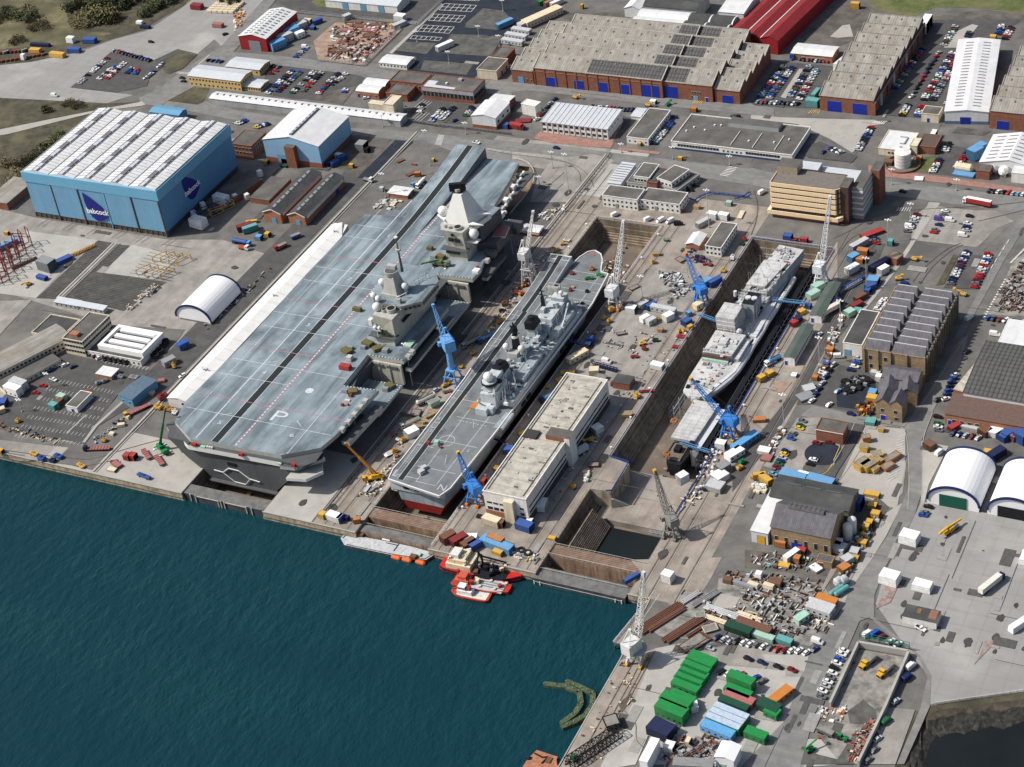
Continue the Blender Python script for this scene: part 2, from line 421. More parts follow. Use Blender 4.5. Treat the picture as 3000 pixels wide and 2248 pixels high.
# ---- the large carrier
qe = thing('aircraft_carrier', 'huge grey aircraft carrier with two islands and ski jump ramp, marked P on deck', 'aircraft carrier', (76,160), 0, 0)
Q = Vector((76,160,0))
def qb(mb, name, par=None):
    o = mb.build(name, par or qe)
    if par is None: o.location = -Q
    return o
DZ = 18.0
D = [(34.6,29.2),(50.1,19.5),(101,21.3),(116.7,31.7),(119,43),(121.6,80.3),(103.1,78.8),(102.3,104.8),(122,105.3),(122.6,153.5),(102.6,154),(102.2,179.9),(123,181),(123.5,190),(120,203),(103,240),(97.9,280),(94.8,297.1),(73.6,297.6),(55.5,297.6),(54.3,266),(52.6,245),(50.7,233.5),(44.5,232.4),(44.5,226.6),(32.9,225),(32.6,217),(31.4,162),(32.6,97),(30.6,44.6)]
b = MB(); b.prism(D, DZ-2.2, DZ, "carrier_light", "carrier_deck")
z1, z2 = DZ+.04, DZ+.08
W_, PK = "deck_white", "line_pink"
for x, y0, y1, w in ((39.5,27,232,.28),(52.5,21,245,.6),(103.2,23,76,.35),(61.4,21,228,.3),(65.6,21,228,.3)): line(b, (x,y0), (x,y1), w, z1, W_)
line(b, (63.5,21), (63.5,228), 3.9, z1, "runway_black")
for y, x0, x1 in ((41,33.5,117),(70.5,33.5,75),(83.5,34,101),(113.5,33,75),(126.4,32.5,98),(157.3,33,75.5),(170.4,33,77.5),(202,33,76.5),(214,34,90)): line(b, (x0,y), (x1,y+.6), .28, z1, W_)
for y, x0, x1 in ((53,33,117),(95.5,33.5,75),(138.5,33,75),(182,33.5,75),(227.6,46,75)): line(b, (x0,y), (x1,y+.5), .4, z1, PK)
line(b, (75.3,21.5), (75.7,297), 1.0, z1, "line_pink"); line(b, (75.3,21.5), (75.7,297), .9, z2, W_, (1.2,2.4))
for x, y in ((57,40),(57,85),(57,128),(57,172),(57,214),(97,47)): line(b, (x-2.5,y), (x+2.5,y+3 if x < 90 else y-4), .3, z1, W_)
for e in ([(103.1,78.8),(102.3,104.8)],[(121.6,80.3),(103.1,78.8)],[(102.3,104.8),(122,105.3)],[(122.6,153.5),(102.6,154)],[(102.6,154),(102.2,179.9)],[(102.2,179.9),(123,181)]):
    n_ = Vector((0,-.4)) if abs(e[0][0]-e[1][0]) > 3 and e[0][1] < e[1][1]+2 and e[0][1] < 100 else Vector((0,.4)) if abs(e[0][0]-e[1][0]) > 3 else Vector((-.4,0))
    line(b, Vector(e[0])+n_, Vector(e[1])+n_, .55, z1, "soot_black"); line(b, Vector(e[0])+n_, Vector(e[1])+n_, .5, z2, W_, (.9,1.8))
b.cbox(88,70,DZ+.02,3.5,3.5,.05,"deck_white",rot=.3); b.cbox(88,70,DZ+.03,3.5,3.5,.05,"deck_white",rot=1.1)
qb(b, 'flight_deck')
for s, x, y, sz in (('P',84,47,11.5),('1',57.7,208,3.6),('2',57.7,164,3.6),('3',57.7,120,3.6),('4',57.2,77,3.6),('5',57.6,34.7,3.6),('6',98.2,36.1,3.6)):
    text(s, sz, W_, Vector((x,y,DZ+.1))-Q, qe, 'deck_letter' if s == 'P' else 'deck_number', sx=1.5)
for y in range(30, 225, 15): pass
# ski jump
b = MB(); N = 14; prof = []
for i in range(N+1):
    t = i/N; prof.append((200+99*t, DZ+6.2*t**1.9))
for (ya, za), (yb, zb) in zip(prof, prof[1:]):
    xa, xb = 54.5, 73.4
    b.face([(xa,ya,za+.05),(xb,ya,za+.05),(xb,yb,zb+.05),(xa,yb,zb+.05)], "carrier_deck")
    b.face([(xb,ya,DZ-.2),(xb,yb,DZ-.2),(xb,yb,zb+.05),(xb,ya,za+.05)], "carrier_hull")
    b.face([(xa,yb,DZ-2),(xa,ya,DZ-2),(xa,ya,za+.05),(xa,yb,zb+.05)], "carrier_hull")
    b.face([(61.6,ya,za+.1),(65.4,ya,za+.1),(65.4,yb,zb+.1),(61.6,yb,zb+.1)], "runway_black")
    for x in (61.4,65.6): b.face([(x-.15,ya,za+.12),(x+.15,ya,za+.12),(x+.15,yb,zb+.12),(x-.15,yb,zb+.12)], W_)
    for k in (1,2,3): 
        zz = DZ+(za-DZ)*k/4
        if za > DZ+.8: b.bar((xb+.05,ya,zz),(xb+.05,yb,DZ+(zb-DZ)*k/4),.18,"carrier_light")
b.face([(54.5,299,DZ-2),(73.4,299,DZ-2),(73.4,299,prof[-1][1]+.05),(54.5,299,prof[-1][1]+.05)][::-1], "carrier_hull")
qb(b, 'ski_jump_ramp')
# hull
b = MB()
S_ = [(19.6,[(36,15.8),(45,5.5),(57,-4.5),(94,-4.5),(104,5.5),(114,15.8)]),(24,[(34,15.8),(44,5.5),(56,-4.5),(95,-4.5),(106,5.5),(118,15.8)]),(44,[(33,15.8),(48,5.5),(56,-2),(96,-2),(104,5.5),(117,15.8)]),
      (90,[(40,15.8),(50,5.5),(56,-2),(96,-2),(102,5.5),(104,15.8)]),(200,[(40,15.8),(52,5.5),(57,-2),(95,-2),(100,5.5),(110,15.8)]),(250,[(50,15.8),(58,5.5),(64,-2),(88,-2),(93,5.5),(101,15.8)]),(297,[(55.8,15.8),(64,8),(74,-2),(78,-2),(86,8),(94.5,15.8)])]
hull(b, S_, "carrier_hull"); qb(b, 'hull')
b = MB(); S_ = [(22,[(62,-4.6),(68,-8.5),(84,-8.5),(89,-4.6)]),(60,[(56.5,-2.1),(58,-10.5),(93,-10.5),(95.5,-2.1)]),(230,[(59,-2.1),(61,-10.5),(90,-10.5),(92,-2.1)]),(290,[(73,-2.1),(74.5,-10.5),(77,-10.5),(78.5,-2.1)])]
hull(b, S_, "hull_red"); qb(b, 'lower_hull')
# stern gallery, white edged
b = MB()
G = [(29,35),(33,26.5),(48.5,15.8),(99,17.6)]
def gal(pts, wd, z0, z1, side, top):
    for p, q in zip(pts, pts[1:]):
        p, q = Vector(p), Vector(q); d = (q-p).normalized(); n = Vector((d.y,-d.x))*wd
        b.prism([p, q, q-n, p-n], z0, z1, side, top)
gal([(33.5,27),(49.2,17.4),(101.5,19)], 2.6, 12.9, 15.6, "carrier_white", "carrier_hull")
gal([(101.5,17.6),(109,18.5),(120,29)], 4, 12.6, 14.4, "carrier_light", "carrier_hull")
gal([(124.5,44),(126.5,74)], 4.5, 11, 13.5, "carrier_light", "carrier_hull")
gal([(27.5,30),(34,24.5)], 5, 12.5, 14.2, "carrier_light", "carrier_hull")
b.prism([(29,30),(40,22),(46,27),(36,36)], 5, 8, "carrier_hull", "carrier_light")
b.prism([(106,14.5),(116,16.5),(121,24),(117,30),(106,22)], 9, 10.6, "carrier_white", "carrier_light")
for x in (52,79): b.box(x,17.2,15.6,x+2.4,18.6,17.2,"paint_red" if "paint_red" in MATS else paint(RED))
b.box(107.5,18.8,14.4,109.5,20.4,16,paint(RED))
for x in (60.5,61.8,63.1): b.cyl(x,18.4,15.6,16.7,.5,"carrier_white",8)
b.box(56.6,17.6,15.6,59.3,19,16.2,paint(MINT)); b.box(99.5,18.4,14.4,102,20,15.2,paint(MINT))
qb(b, 'stern_gallery')
# transom details: hatch and stair frame
b = MB(); b.box(69,19.2,6,74,19.7,8,"soot_black")
b.path([(60,19,1.4),(65,19,1.0),(69,19,4.4),(75,19,4.2),(80.5,19,.4),(86,19,-.2)], .4, "carrier_white")
b.path([(65,19,1.0),(71,19,-3.6),(77,19,-3.8),(80.5,19,.4)], .35, "carrier_white")
b.box(56,17.6,-5.2,95,21,-4.6,"carrier_hull")
qb(b, 'transom_stair')
# starboard catwalks, recesses, lifts
b = MB()
for y0, y1, x in ((105.4,153,122.4),(190,203,123.4)):
    b.box(x-.2,y0,11.5,x+3.2,y1,13.2,"carrier_light","carrier_hull")
b.prism([(123.2,190),(127.5,194),(127.5,212),(104,246),(101,252),(120.5,203)], 12.5,14.2,"carrier_hull")
for y in (46,52,58,64,69,108,112,198,206): b.box(118.6 if y<80 else 121.6,y,DZ-1.2,121 if y<80 else 124,y+2.6,DZ+.9,"carrier_light")
for i, (x,y) in enumerate(((103.6,255),(102.8,262),(102,268),(100.4,276),(99.5,283),(106.5,248),(98,290))):
    b.box(x-1.2,y-1.8,13,x+1.8,y+1.8,16.2 if i%2 else 15,"carrier_white" if i%2 else "carrier_light")
    b.sph(x+2,y+2.4,15,1.1,"carrier_white",8,5)
b.box(100,250,12.5,105,296,13.4,"carrier_hull")
b.box(116.5,116,DZ,120.5,121.5,DZ+.9,paint(MINT)); b.box(120.3,186,DZ-.6,123.8,189.5,DZ+1.4,"carrier_white"); b.box(120.8,190,DZ-.6,121.8,191.5,DZ+1.5,paint(RED))
split_build(b, 'catwalk', qe, -Q)
for y0, y1 in ((79.5,104.5),(154.5,179.5)):
    b = MB(); b.box(103.3,y0-6,6.5,123.5,y1-6,8,"carrier_light","carrier_deck")
    for e in (((104,y0-5.4),(123,y0-5.4)),((122.9,y0-5.4),(122.9,y1-6.6)),((104,y1-6.6),(123,y1-6.6))):
        line(b, *e, .5, 8.04, "soot_black"); line(b, *e, .5, 8.08, W_, (.9,1.8))
    for k in range(3): line(b, (105,y0-3+k*2.2), (113,y0-3+k*2.2), .7, 8.05, "line_yellow")
    qb(b, 'aircraft_lift')
    b = MB(); b.box(100,y0-.3,3,102.4,y1+.3,DZ-2.3,"soot_black")
    b.box(102.5,y1-1,4,121,y1+.4,DZ-2.25,"carrier_tan")
    b.box(102.3,y0-.4,5,103.2,y1,DZ-2.25,"carrier_hull")
    for x in (108,114): b.box(x,y1-1.5,4,x+.6,y1-1,DZ-2.4,"carrier_light")
    for x in (105,113): b.box(x,y1-1.6,DZ-4.5,x+6,y1-1.1,DZ-3.2,"carrier_hull")
    qb(b, 'lift_recess')
# islands
def dome(par, x, y, z, r, o=Q, stem=1.2):
    m_ = MB(); m_.cyl(x-o.x,y-o.y,z-stem-r*.6,z-r*.5,r*.55,"carrier_light",10); m_.sph(x-o.x,y-o.y,z,r,"carrier_white",14,8); return m_.build('radar_dome', par)
def sub(parent, name, fn, o=Q):
    m_ = MB(); fn(m_)
    if name in ('window_band', 'louvre_panel', 'side_vent', 'boat_deck', 'funnel', 'bridge_rail') and parent is not None:
        return split_build(m_, 'window' if name == 'window_band' else 'sponson' if name == 'boat_deck' else name, parent)[0]
    return m_.build(name, parent)
isl = MB()      # aft island
isl.prism([(98.6,117),(112.2,115.2),(113.2,158),(100,158)], DZ, 22.5, "carrier_tan")
isl.prism([(101,119.3),(112.3,116.6),(113.4,156),(101,156)], 22.5, 34, "carrier_tan", "carrier_light", poly2=[(100.6,117.3),(112.8,115.8),(114,158),(100,158)])
isl.prism([(94,134),(100,127),(112,126.5),(120.5,133),(120.5,150),(113,160),(97,160),(93,150)], 29.5, 36, "carrier_tan", "carrier_deck", poly2=[(92,133.5),(99,125.5),(113,125),(121.5,132),(121.5,151),(114,161),(96,161),(91,150)])
isl.box(97.8,114.4,22.5,113.3,119,22.9,"carrier_hull")
i1 = qb(isl, 'aft_island')
def win(m_, p0, p1, n_, w_, h_, z, off):
    p0, p1 = Vector(p0), Vector(p1); d = (p1-p0).normalized(); nn = Vector((d.y,-d.x))
    for k in range(n_):
        c = p0.lerp(p1, (k+.5)/n_); a, e = c-d*w_/2+nn*off, c+d*w_/2+nn*off
        m_.prism([a, e, e-nn*.3, a-nn*.3], z, z+h_, "dark_glass")
sub(i1, 'window_band', lambda m_: (win(m_,(92.2,133),(98.6,126),3,2.0,1.5,32.4,.35), win(m_,(99.5,125.4),(112.5,124.9),6,1.7,1.3,33.2,.25), win(m_,(114,126),(121,132),4,1.7,1.3,33,.25), win(m_,(121.6,133),(121.6,150),7,1.6,1.3,33,.25)))
sub(i1, 'louvre_panel', lambda m_: [m_.box(103+i*2.2,115.0,24.2,104.8+i*2.2,115.5,27.2,paint((.035,.07,.035))) for i in range(3)])
sub(i1, 'side_vent', lambda m_: (m_.box(113.2,124,27.2,114.2,140,28.4,"soot_black"), m_.box(113.2,144,25,114.1,150,26,"soot_black")))
sub(i1, 'funnel', lambda m_: (m_.cyl(109,122.5,34,36.2,2.5,"carrier_light",16), m_.cyl(109,122.5,36.2,36.3,2.0,"soot_black",16), m_.cyl(105.6,121.2,34,35.8,1.3,"carrier_light",12), m_.cyl(105.6,121.2,35.8,35.9,1.0,"soot_black",12)))
sub(i1, 'sensor_cluster', lambda m_: (m_.box(101.5,114.2,26.5,106,116.4,27.1,"carrier_light"), m_.sph(102.5,115,28.2,1.0,"carrier_white",10,6), m_.sph(105.2,114.6,28.6,1.0,"carrier_white",10,6), m_.cyl(103.8,114.3,22.9,27,.2,"carrier_white",6), m_.box(97.5,117,27,99.4,119.5,30.5,"carrier_white")))
m_ = sub(i1, 'mast_tower', lambda m_: (m_.prism([(99,132),(108,131.5),(109,141),(98.5,141)], 36, 46.5, "carrier_light", poly2=[(101,134.5),(106,134),(106.5,139),(100.8,139)]), m_.cyl(103.6,136.7,46.5,48.8,3.2,"carrier_light",20,3.6), m_.cyl(103.6,136.7,48.8,49,3.0,"carrier_hull",20), m_.box(101,137.2,49,106,139.4,51,"carrier_light"), m_.prism([(98.4,131.6),(108.6,131),(109.8,142),(97.8,142)],36,37.2,"carrier_light")))
sub(m_, 'pole_mast', lambda m_: (m_.cyl(107.5,141,46,66,.75,"carrier_hull",8,.25), m_.cyl(107.5,141,58.5,59.5,1.5,"carrier_light",8), m_.box(105.9,140.9,59,109.1,141.1,61.5,"carrier_light"), m_.cyl(107.5,141,66,66.6,.9,"carrier_white",8)))
sub(i1, 'bridge_rail', lambda m_: ([m_.bar((99.5+i*1.6,127,36),(99.5+i*1.6,127,38.2),.22,"carrier_white") for i in range(5)], m_.path([(110,128,36),(110,128,39),(112.6,133,39),(112.6,133,36)],.3,"carrier_white"), m_.box(110.5,127,36,112,129,38.6,"carrier_light"), [m_.bar((111+i,145+i*2,36),(111+i,145+i*2,39.5),.25,"carrier_white") for i in range(5)], m_.path([(111,145,37.4),(115,153,37.4)],.2,"carrier_white")))
O0 = Vector((0,0,0))
dome(i1,97.8,135.5,41.6,1.9,O0,3); dome(i1,110.5,136.5,40.8,1.9,O0,3); dome(i1,95.8,128.6,37.6,1.6,O0); dome(i1,101.2,121.8,36,2.3,O0); dome(i1,100,126,38.2,1.5,O0)
isl = MB()      # forward island
isl.prism([(100.5,196),(113,195.6),(114.5,232),(101,232)], DZ, 24.5, "carrier_tan")
isl.box(98.5,193.8,24.5,114.2,198,24.95,"carrier_hull")
isl.prism([(101.8,197.6),(112.6,196.4),(114.6,214),(101.5,214)], 24.5, 36, "carrier_tan", "carrier_light", poly2=[(99.2,195.6),(112.6,195.2),(114.8,214),(99,214)])
isl.prism([(101,205),(117,207),(119,228),(101,230)], 24, 33, "carrier_hull", "carrier_deck")
isl.prism([(113,206),(124,210),(124,230),(113,232)], DZ-2, 23, "carrier_hull")
i2 = qb(isl, 'forward_island')
sub(i2, 'window_band', lambda m_: (m_.box(103.3,195.4,29.4,106,196.3,31.4,"dark_glass"), m_.box(107.2,195.3,29.4,110,196.2,31.4,"dark_glass"), m_.prism([(105.5,195.2),(107,195.2),(107,195.6),(105.5,195.6)],33,34.5,"soot_black")))
sub(i2, 'louvre_panel', lambda m_: m_.box(101,194.9,22,109,195.9,24.2,paint((.035,.07,.035))))
sub(i2, 'funnel', lambda m_: (m_.cyl(108.4,198.6,36,37.4,2.3,"carrier_light",16), m_.cyl(108.4,198.6,37.4,37.5,1.8,"soot_black",16), m_.cyl(103.8,198.2,36,37.6,1.1,"carrier_light",12), m_.cyl(101.2,198.4,36,37.8,1.0,"carrier_light",12)))
m_ = sub(i2, 'mast_tower', lambda m_: (m_.prism([(98,202),(113.5,202),(117,216),(98.5,217)], 35.5, 52, "carrier_white", poly2=[(103.8,207),(108.6,207),(110,212),(103.8,212)]), m_.prism([(96.5,201),(115,201),(119,217),(97,218)], 33, 35.6, "carrier_white", "carrier_light"), m_.prism([(113,201.6),(121.5,203.4),(113,205)],37,37.5,"carrier_white"), m_.prism([(113,208.6),(122.5,212),(113,212.4)],39,39.5,"carrier_white"), m_.prism([(99,201.6),(92.5,206),(99,210)],37.4,38.2,"carrier_white"), m_.box(112,197.5,29,119.5,201.5,29.6,"carrier_white")))
sub(m_, 'radar_panel', lambda m_: (m_.prism([(102.4,206.4),(110.4,209.6),(109.6,211.6),(101.6,208.4)], 53.2, 57.6, "soot_black"), m_.cyl(106,210,51.8,53.4,2.4,"soot_black",14), m_.cyl(106,209,53,54.6,1.8,"carrier_tan",14)))
dome(i2,96.2,206.4,40.6,2.9,O0,2); dome(i2,116.4,200.6,33,2.7,O0,3); dome(i2,117.6,214,40.4,1.3,O0,1)
sub(i2, 'boat_deck', lambda m_: (m_.prism([(119,214),(126,216),(124,226),(117,226)],22,23.4,"carrier_light",paint(PINK)), m_.box(119,228,17,127,236,21,"carrier_hull"), [m_.box(119+i*2.4,204-i,18,121+i*2.4,206,21,"carrier_hull") for i in range(3)]))
mat("deck_pale", (.40,.43,.44), .7, .2, .6)
# ---- the light carrier in the middle dock
il = thing('light_aircraft_carrier', 'smaller grey aircraft carrier with black funnel caps under refit in the middle dock', 'aircraft carrier', (169,130))
Q2 = Vector((169,130,0))
def ib(mb, name, par=None):
    o = mb.build(name, par or il)
    if par is None: o.location = -Q2
    return o
IZ = 9.0
L_ = [(151.6,37),(153,29.8),(182.2,25.6),(184.6,32),(186.6,80),(187.6,150),(187.9,188),(185,215.7),(180.4,216.6),(178.5,221.5),(176.5,227.5),(173.4,232.6),(169,235),(165.8,233),(163.4,227),(162.5,219.5),(150,219.5),(150.3,170),(150.3,143),(152.3,110),(152.4,87),(152.2,45)]
b = MB(); b.prism(L_, IZ-1.2, IZ, "navy_light", "navy_deck")
zz = IZ+.05; Wd = "deck_pale"
line(b, (158.7,31), (156.8,175), 2.5, zz, "runway_black")
for x0, x1 in ((157.2,155.3),(160.3,158.4)): line(b, (x0,31), (x1,175), .35, zz+.04, Wd)
line(b, (154.4,33), (152.8,175), .35, zz, Wd, None); line(b, (166.6,32), (166.2,88), .35, zz, Wd); line(b, (177,33), (178.4,92), .35, zz, Wd); line(b, (155.6,37), (155.2,80), .3, zz, Wd, (.8,1.6))
for y, x0, x1 in ((34,155,167),(32,166.6,177),(42.5,162,182),(57,154,163),(63,160,183),(71,154,160.5),(82,162.5,184),(95,152.5,175),(101,152.5,160),(58.5,160,167),(75,154,158)): line(b, (x0,y), (x1,y-.1), .35, zz, Wd)
line(b, (165,79.5), (181,79), .5, zz, Wd, (1,2)); line(b, (159.4,80), (159.2,99), .3, zz, "line_yellow"); line(b, (166.4,86), (166.4,100), .3, zz, "line_yellow")
for y in (140,146,118,124,155,168,172): line(b, (151,y), (159,y), .3, zz, Wd)
for a in range(24):
    t0, t1 = a*math.pi/12, (a+1)*math.pi/12
    line(b, (166.6+4*math.cos(t0), 63.4+4*math.sin(t0)), (166.6+4*math.cos(t1), 63.4+4*math.sin(t1)), .4, zz+.02, Wd)
line(b, (171.5,54), (174,47), .3, zz, Wd); line(b, (171.6,82), (174.6,76), .3, zz, Wd); line(b, (172.6,83), (175.6,77), .3, zz, Wd, (.6,1.2))
for y, x0, x1 in ((179,162.6,187),(190,163,187),(198,163,187),(206,163,186.5),(214,163,182)): line(b, (x0,y), (x1,y-.5), .35, zz, Wd)
line(b, (181.6,172), (181,222), .35, zz, Wd)
for p, q in zip(L_, L_[1:]+L_[:1]): b.bar((p[0],p[1],IZ+.1), (q[0],q[1],IZ+.1), .5, "carrier_white")
b.cyl(169.3,231,IZ,IZ+.15,1.5,paint(PINK),14)
ib(b, 'flight_deck')
for s, x, y, sz, r in (('L',154.6,34.5,7,0),('N',180.8,31.6,6,math.pi),('5',180.3,59.5,3,0),('6',155,78,3,0),('9',155.6,68,3,0),('5',153.4,121,3,0),('9',153.6,143,3,0)):
    text(s, sz, Wd, Vector((x,y,IZ+.12))-Q2, il, 'deck_letter' if s in 'LN' else 'deck_number', (0,0,r))
b = MB()
for i in range(8):
    t0, t1 = i/8, (i+1)/8; ya, yb = 172+48*t0, 172+48*t1; za, zb = IZ+.1+4.2*t0**1.8, IZ+.1+4.2*t1**1.8
    b.face([(150,ya,za),(162.3,ya,za),(162.3,yb,zb),(150,yb,zb)], "navy_deck"); b.face([(162.3,ya,IZ),(162.3,yb,IZ),(162.3,yb,zb),(162.3,ya,za)], "navy_light"); b.face([(150,yb,IZ-1),(150,ya,IZ-1),(150,ya,za),(150,yb,zb)], "navy_light")
    b.face([(154.8,ya,za+.05),(157.2,ya,za+.05),(157.2,yb,zb+.05),(154.8,yb,zb+.05)], "runway_black")
    for x in (150.3,154.4,157.6,161.8): b.face([(x-.2,ya,za+.08),(x+.2,ya,za+.08),(x+.2,yb,zb+.08),(x-.2,yb,zb+.08)], Wd)
b.box(150,219.8,IZ-1,162.3,220.6,13.3,"navy_light","carrier_white"); b.face([(150,216.6,12.8),(162.3,216.6,12.8),(162.3,217.2,12.9),(150,217.2,12.9)], Wd)
ib(b, 'ski_jump_ramp')
b = MB(); hull(b, [(31,[(154.5,7.8),(156.4,0),(157.2,-3.2),(179.6,-3.2),(180.6,0),(181.6,7.8)]),(60,[(153,7.8),(154.5,-2),(156,-4.2),(181.5,-4.2),(183.4,-2),(185,7.8)]),(185,[(152,7.8),(154.6,-2),(157,-5.5),(181,-5.5),(183.2,-2),(186.4,7.8)]),(217,[(161,7.8),(163,-2),(164,-5.5),(174,-5.5),(175,-2),(180,7.8)]),(233.6,[(167,7.9),(168.2,-2),(168.5,-5.5),(169.3,-5.5),(169.6,-2),(171,7.9)])], "navy_grey"); ib(b, 'hull')
b = MB(); hull(b, [(31.2,[(157.2,-3.1),(160,-8),(177,-8),(179.6,-3.1)]),(60,[(155.9,-4.1),(157.5,-10.5),(180,-10.5),(181.6,-4.1)]),(185,[(156.9,-5.4),(159,-10.5),(179,-10.5),(181.1,-5.4)]),(228,[(168,-5.4),(168.6,-10.5),(169.4,-10.5),(170,-5.4)])], "hull_red"); ib(b, 'lower_hull')
b = MB()
b.box(153,30.4,3,181.5,31.6,7.6,"navy_light")
for x in (160,166,170.5,176): b.box(x,30.1,4.6,x+2.8,30.6,6.4,"dark_glass")
b.prism([(150.6,38),(152.6,31),(156,30.6),(156,42),(151.4,46)],1.5,5.2,"navy_light","navy_grey"); b.cyl(153.6,37,5.2,6,1.7,"navy_light",12); b.cyl(153.6,37,6,8.4,.9,"carrier_white",10,.6); b.bar((153.6,37,7.2),(151.8,34,7.8),.5,"navy_light")
b.prism([(183.6,79),(188.6,80),(188.6,92),(184.6,92)],IZ-1.2,IZ+.05,"navy_light","navy_grey")
split_build(b, 'sponson', il, -Q2)
# superstructure
b = MB(); ng = "navy_grey"; nl = "navy_light"
b.box(171.5,92,IZ,179.5,106,17.5,nl); b.box(171,106,IZ,180,150,14.6,ng); b.box(170.6,124,14.6,178,136,17,ng); b.box(171,150,IZ,181,178,16.5,ng); b.box(172.4,156,16.5,180.4,172,19,nl)
b.box(172.4,94,17.5,178.6,103,20,nl); b.box(171.8,100,20,177.4,107,22.4,nl); b.box(173,172,16.5,180,178,21,ng,nl); b.box(171,124,17,176.2,132,19,"carrier_light")
b.box(176,136,14.6,181,150,15.4,ng); b.box(180,108,IZ,184.6,122,12.2,nl); b.box(181,146,IZ,184,150.6,13,"carrier_light"); b.box(183.6,96,7,187.4,174,7.9,"navy_deck")
for (x, y, zz_, sx_, sy_, h_) in ((173,88,IZ,3,3,2),(177,88,IZ,2.4,3,3.4),(172.4,110,14.6,2,6,2.2),(175.4,112,14.6,1.6,3,1.6),(177.8,141,15.4,2,3,2.4),(174,146,14.6,3,2.6,3),(173.4,179,IZ,2.6,2.6,2.2),(176.4,152,16.5,2,2,2),(181.6,176,IZ,2,3,2.6),(172.6,160,19,2,3,2.4),(177,166,19,2.4,2.4,2)): b.box(x,y,zz_,x+sx_,y+sy_,zz_+h_,nl)
b.box(179,96,IZ-1,186.6,178,12.2,nl,ng); b.box(179.6,112,12.2,185,140,14.4,nl,ng); b.box(180,150,12.2,185.6,172,15,nl,ng); b.box(170.4,104,IZ,180,180,11.5,nl,ng); b.box(171,86,IZ,177,92,12.5,nl)
isl3 = ib(b, 'island')
b = MB(); random.seed(9)
for i in range(150):
    x, y = random.uniform(170.8,185.6), random.uniform(92,180); s_ = random.uniform(.5,2.2); z_ = (17.3 if 98 > y else 14.6 if y < 150 else 16.5) if x < 179 else 12.2
    b.cbox(x,y,z_-.3,s_,s_*random.uniform(.4,1),random.uniform(.8,3.2),random.choice([nl,ng,nl,"carrier_white","navy_deck"]),rot=random.choice((0,.5)))
for i in range(60): x, y = random.uniform(171,186), random.uniform(92,180); b.bar((x,y,14),(x+random.uniform(-.6,.6),y,random.uniform(17,23)),.16,"carrier_white")
o_ = b.build('deck_gear', isl3); o_['kind'] = 'stuff'
def fun(yc, x, z0, h_, name='funnel'):
    m_ = MB(); P0 = [(x-2.4,yc-4),(x+2.4,yc-4),(x+2.4,yc+4),(x-2.4,yc+4)]; P1 = [(x-1.8,yc-4.4),(x+1.8,yc-4.4),(x+1.8,yc+2.6),(x-1.8,yc+2.6)]
    m_.prism(P0, z0, z0+h_, nl, poly2=P1); f_ = m_.build(name, isl3)
    c = MB(); c.prism([(x-2.5,yc-5),(x+2.5,yc-5),(x+2.5,yc+3.6),(x-2.5,yc+3.6)], z0+h_-.4, z0+h_+4.4, "soot_black", poly2=[(x-2,yc-6),(x+2,yc-6),(x+2,yc+1.6),(x-2,yc+1.6)]); c.cyl(x,yc-2,z0+h_+4.2,z0+h_+5.8,2.1,"soot_black",12,1.6)
    c.build('funnel_cap', f_)
fun(111.5,174.4,14.6,4.6); fun(148,174.6,15.5,5.6)
def mast(x, y, z0, h_, m_top, r=1.1):
    m_ = MB(); m_.prism([(x-r,y-r),(x+r,y-r),(x+r,y+r),(x-r,y+r)], z0, z0+h_*.55, m_top, poly2=[(x-r*.7,y-r*.7),(x+r*.7,y-r*.7),(x+r*.7,y+r*.7),(x-r*.7,y+r*.7)]); m_.cyl(x,y,z0+h_*.55,z0+h_,r*.5,m_top,8,r*.25)
    m_.bar((x-3,y,z0+h_*.62),(x+3,y,z0+h_*.62),.3,m_top); m_.bar((x-2,y,z0+h_*.8),(x+2,y,z0+h_*.8),.25,m_top); m_.bar((x,y-2,z0+h_*.7),(x,y+2,z0+h_*.7),.25,m_top); return m_.build('mast', isl3)
mm = mast(173.6,129.5,18.6,15.5,"soot_black",1.6)
c = MB(); c.cyl(173.6,129.5,25.4,26.6,1.75,"carrier_white",12); c.build('white_band', mm)
c = MB(); c.cyl(173.6,129.5,29,31.6,2.1,"soot_black",12,1.5); c.box(171.6,129.2,31.6,175.6,129.8,32,"soot_black"); c.build('antenna', mm)
mast(172.6,164,19,14,"soot_black",.9)
for (x, y, z_, r) in ((175,96.5,25,2.5),(169.8,126,21.5,1.7),(177.6,127,21,1.7),(178.2,174,23.4,1.2),(174.4,99.5,23.6,1.2)):
    m_ = MB(); m_.cyl(x,y,z_-r*1.9,z_-r*.6,r*.5,nl,10); m_.sph(x,y,z_,r,"carrier_white",14,8); m_.build('radar_dome', isl3)
m_ = MB(); m_.cyl(175,97,21.4,22.2,4.2,"soot_black",16); m_.cyl(175,97,22.2,22.6,3.7,nl,16); m_.cyl(171.5,99,20.6,21.2,1.8,"soot_black",10); m_.cyl(178.6,99.5,20.6,21.2,1.8,"soot_black",10); m_.build('radar_platform', isl3)
m_ = MB()
for (p, q) in (((181,168,10),(185.5,160,17)),((185.5,160,17),(182.6,172,19)),((181,168,10),(182.6,172,19)),((184.6,152,10),(185.5,160,17)),((178,108,13),(184,104,17)),((184,104,17),(185,110,12)),((178,137,15),(184,134,18)),((184,134,18),(184.6,140,13)),((172,92,10),(172,88,16))): m_.bar(p, q, .7, nl)
m_.build('boat_crane', isl3)
m_ = MB()
for i in range(9): m_.bar((171.6+i*.95,90,IZ),(171.6+i*.95,90,12.6),.25,"carrier_white")
for z_ in (10.4,12.4): m_.bar((171.6,90,z_),(179.4,90,z_),.25,"carrier_white")
m_.build('scaffold_rail', isl3)
m_ = MB(); m_.prism([(168.4,174),(176,174),(176,181),(168.4,181)],16.5,17,"navy_light")
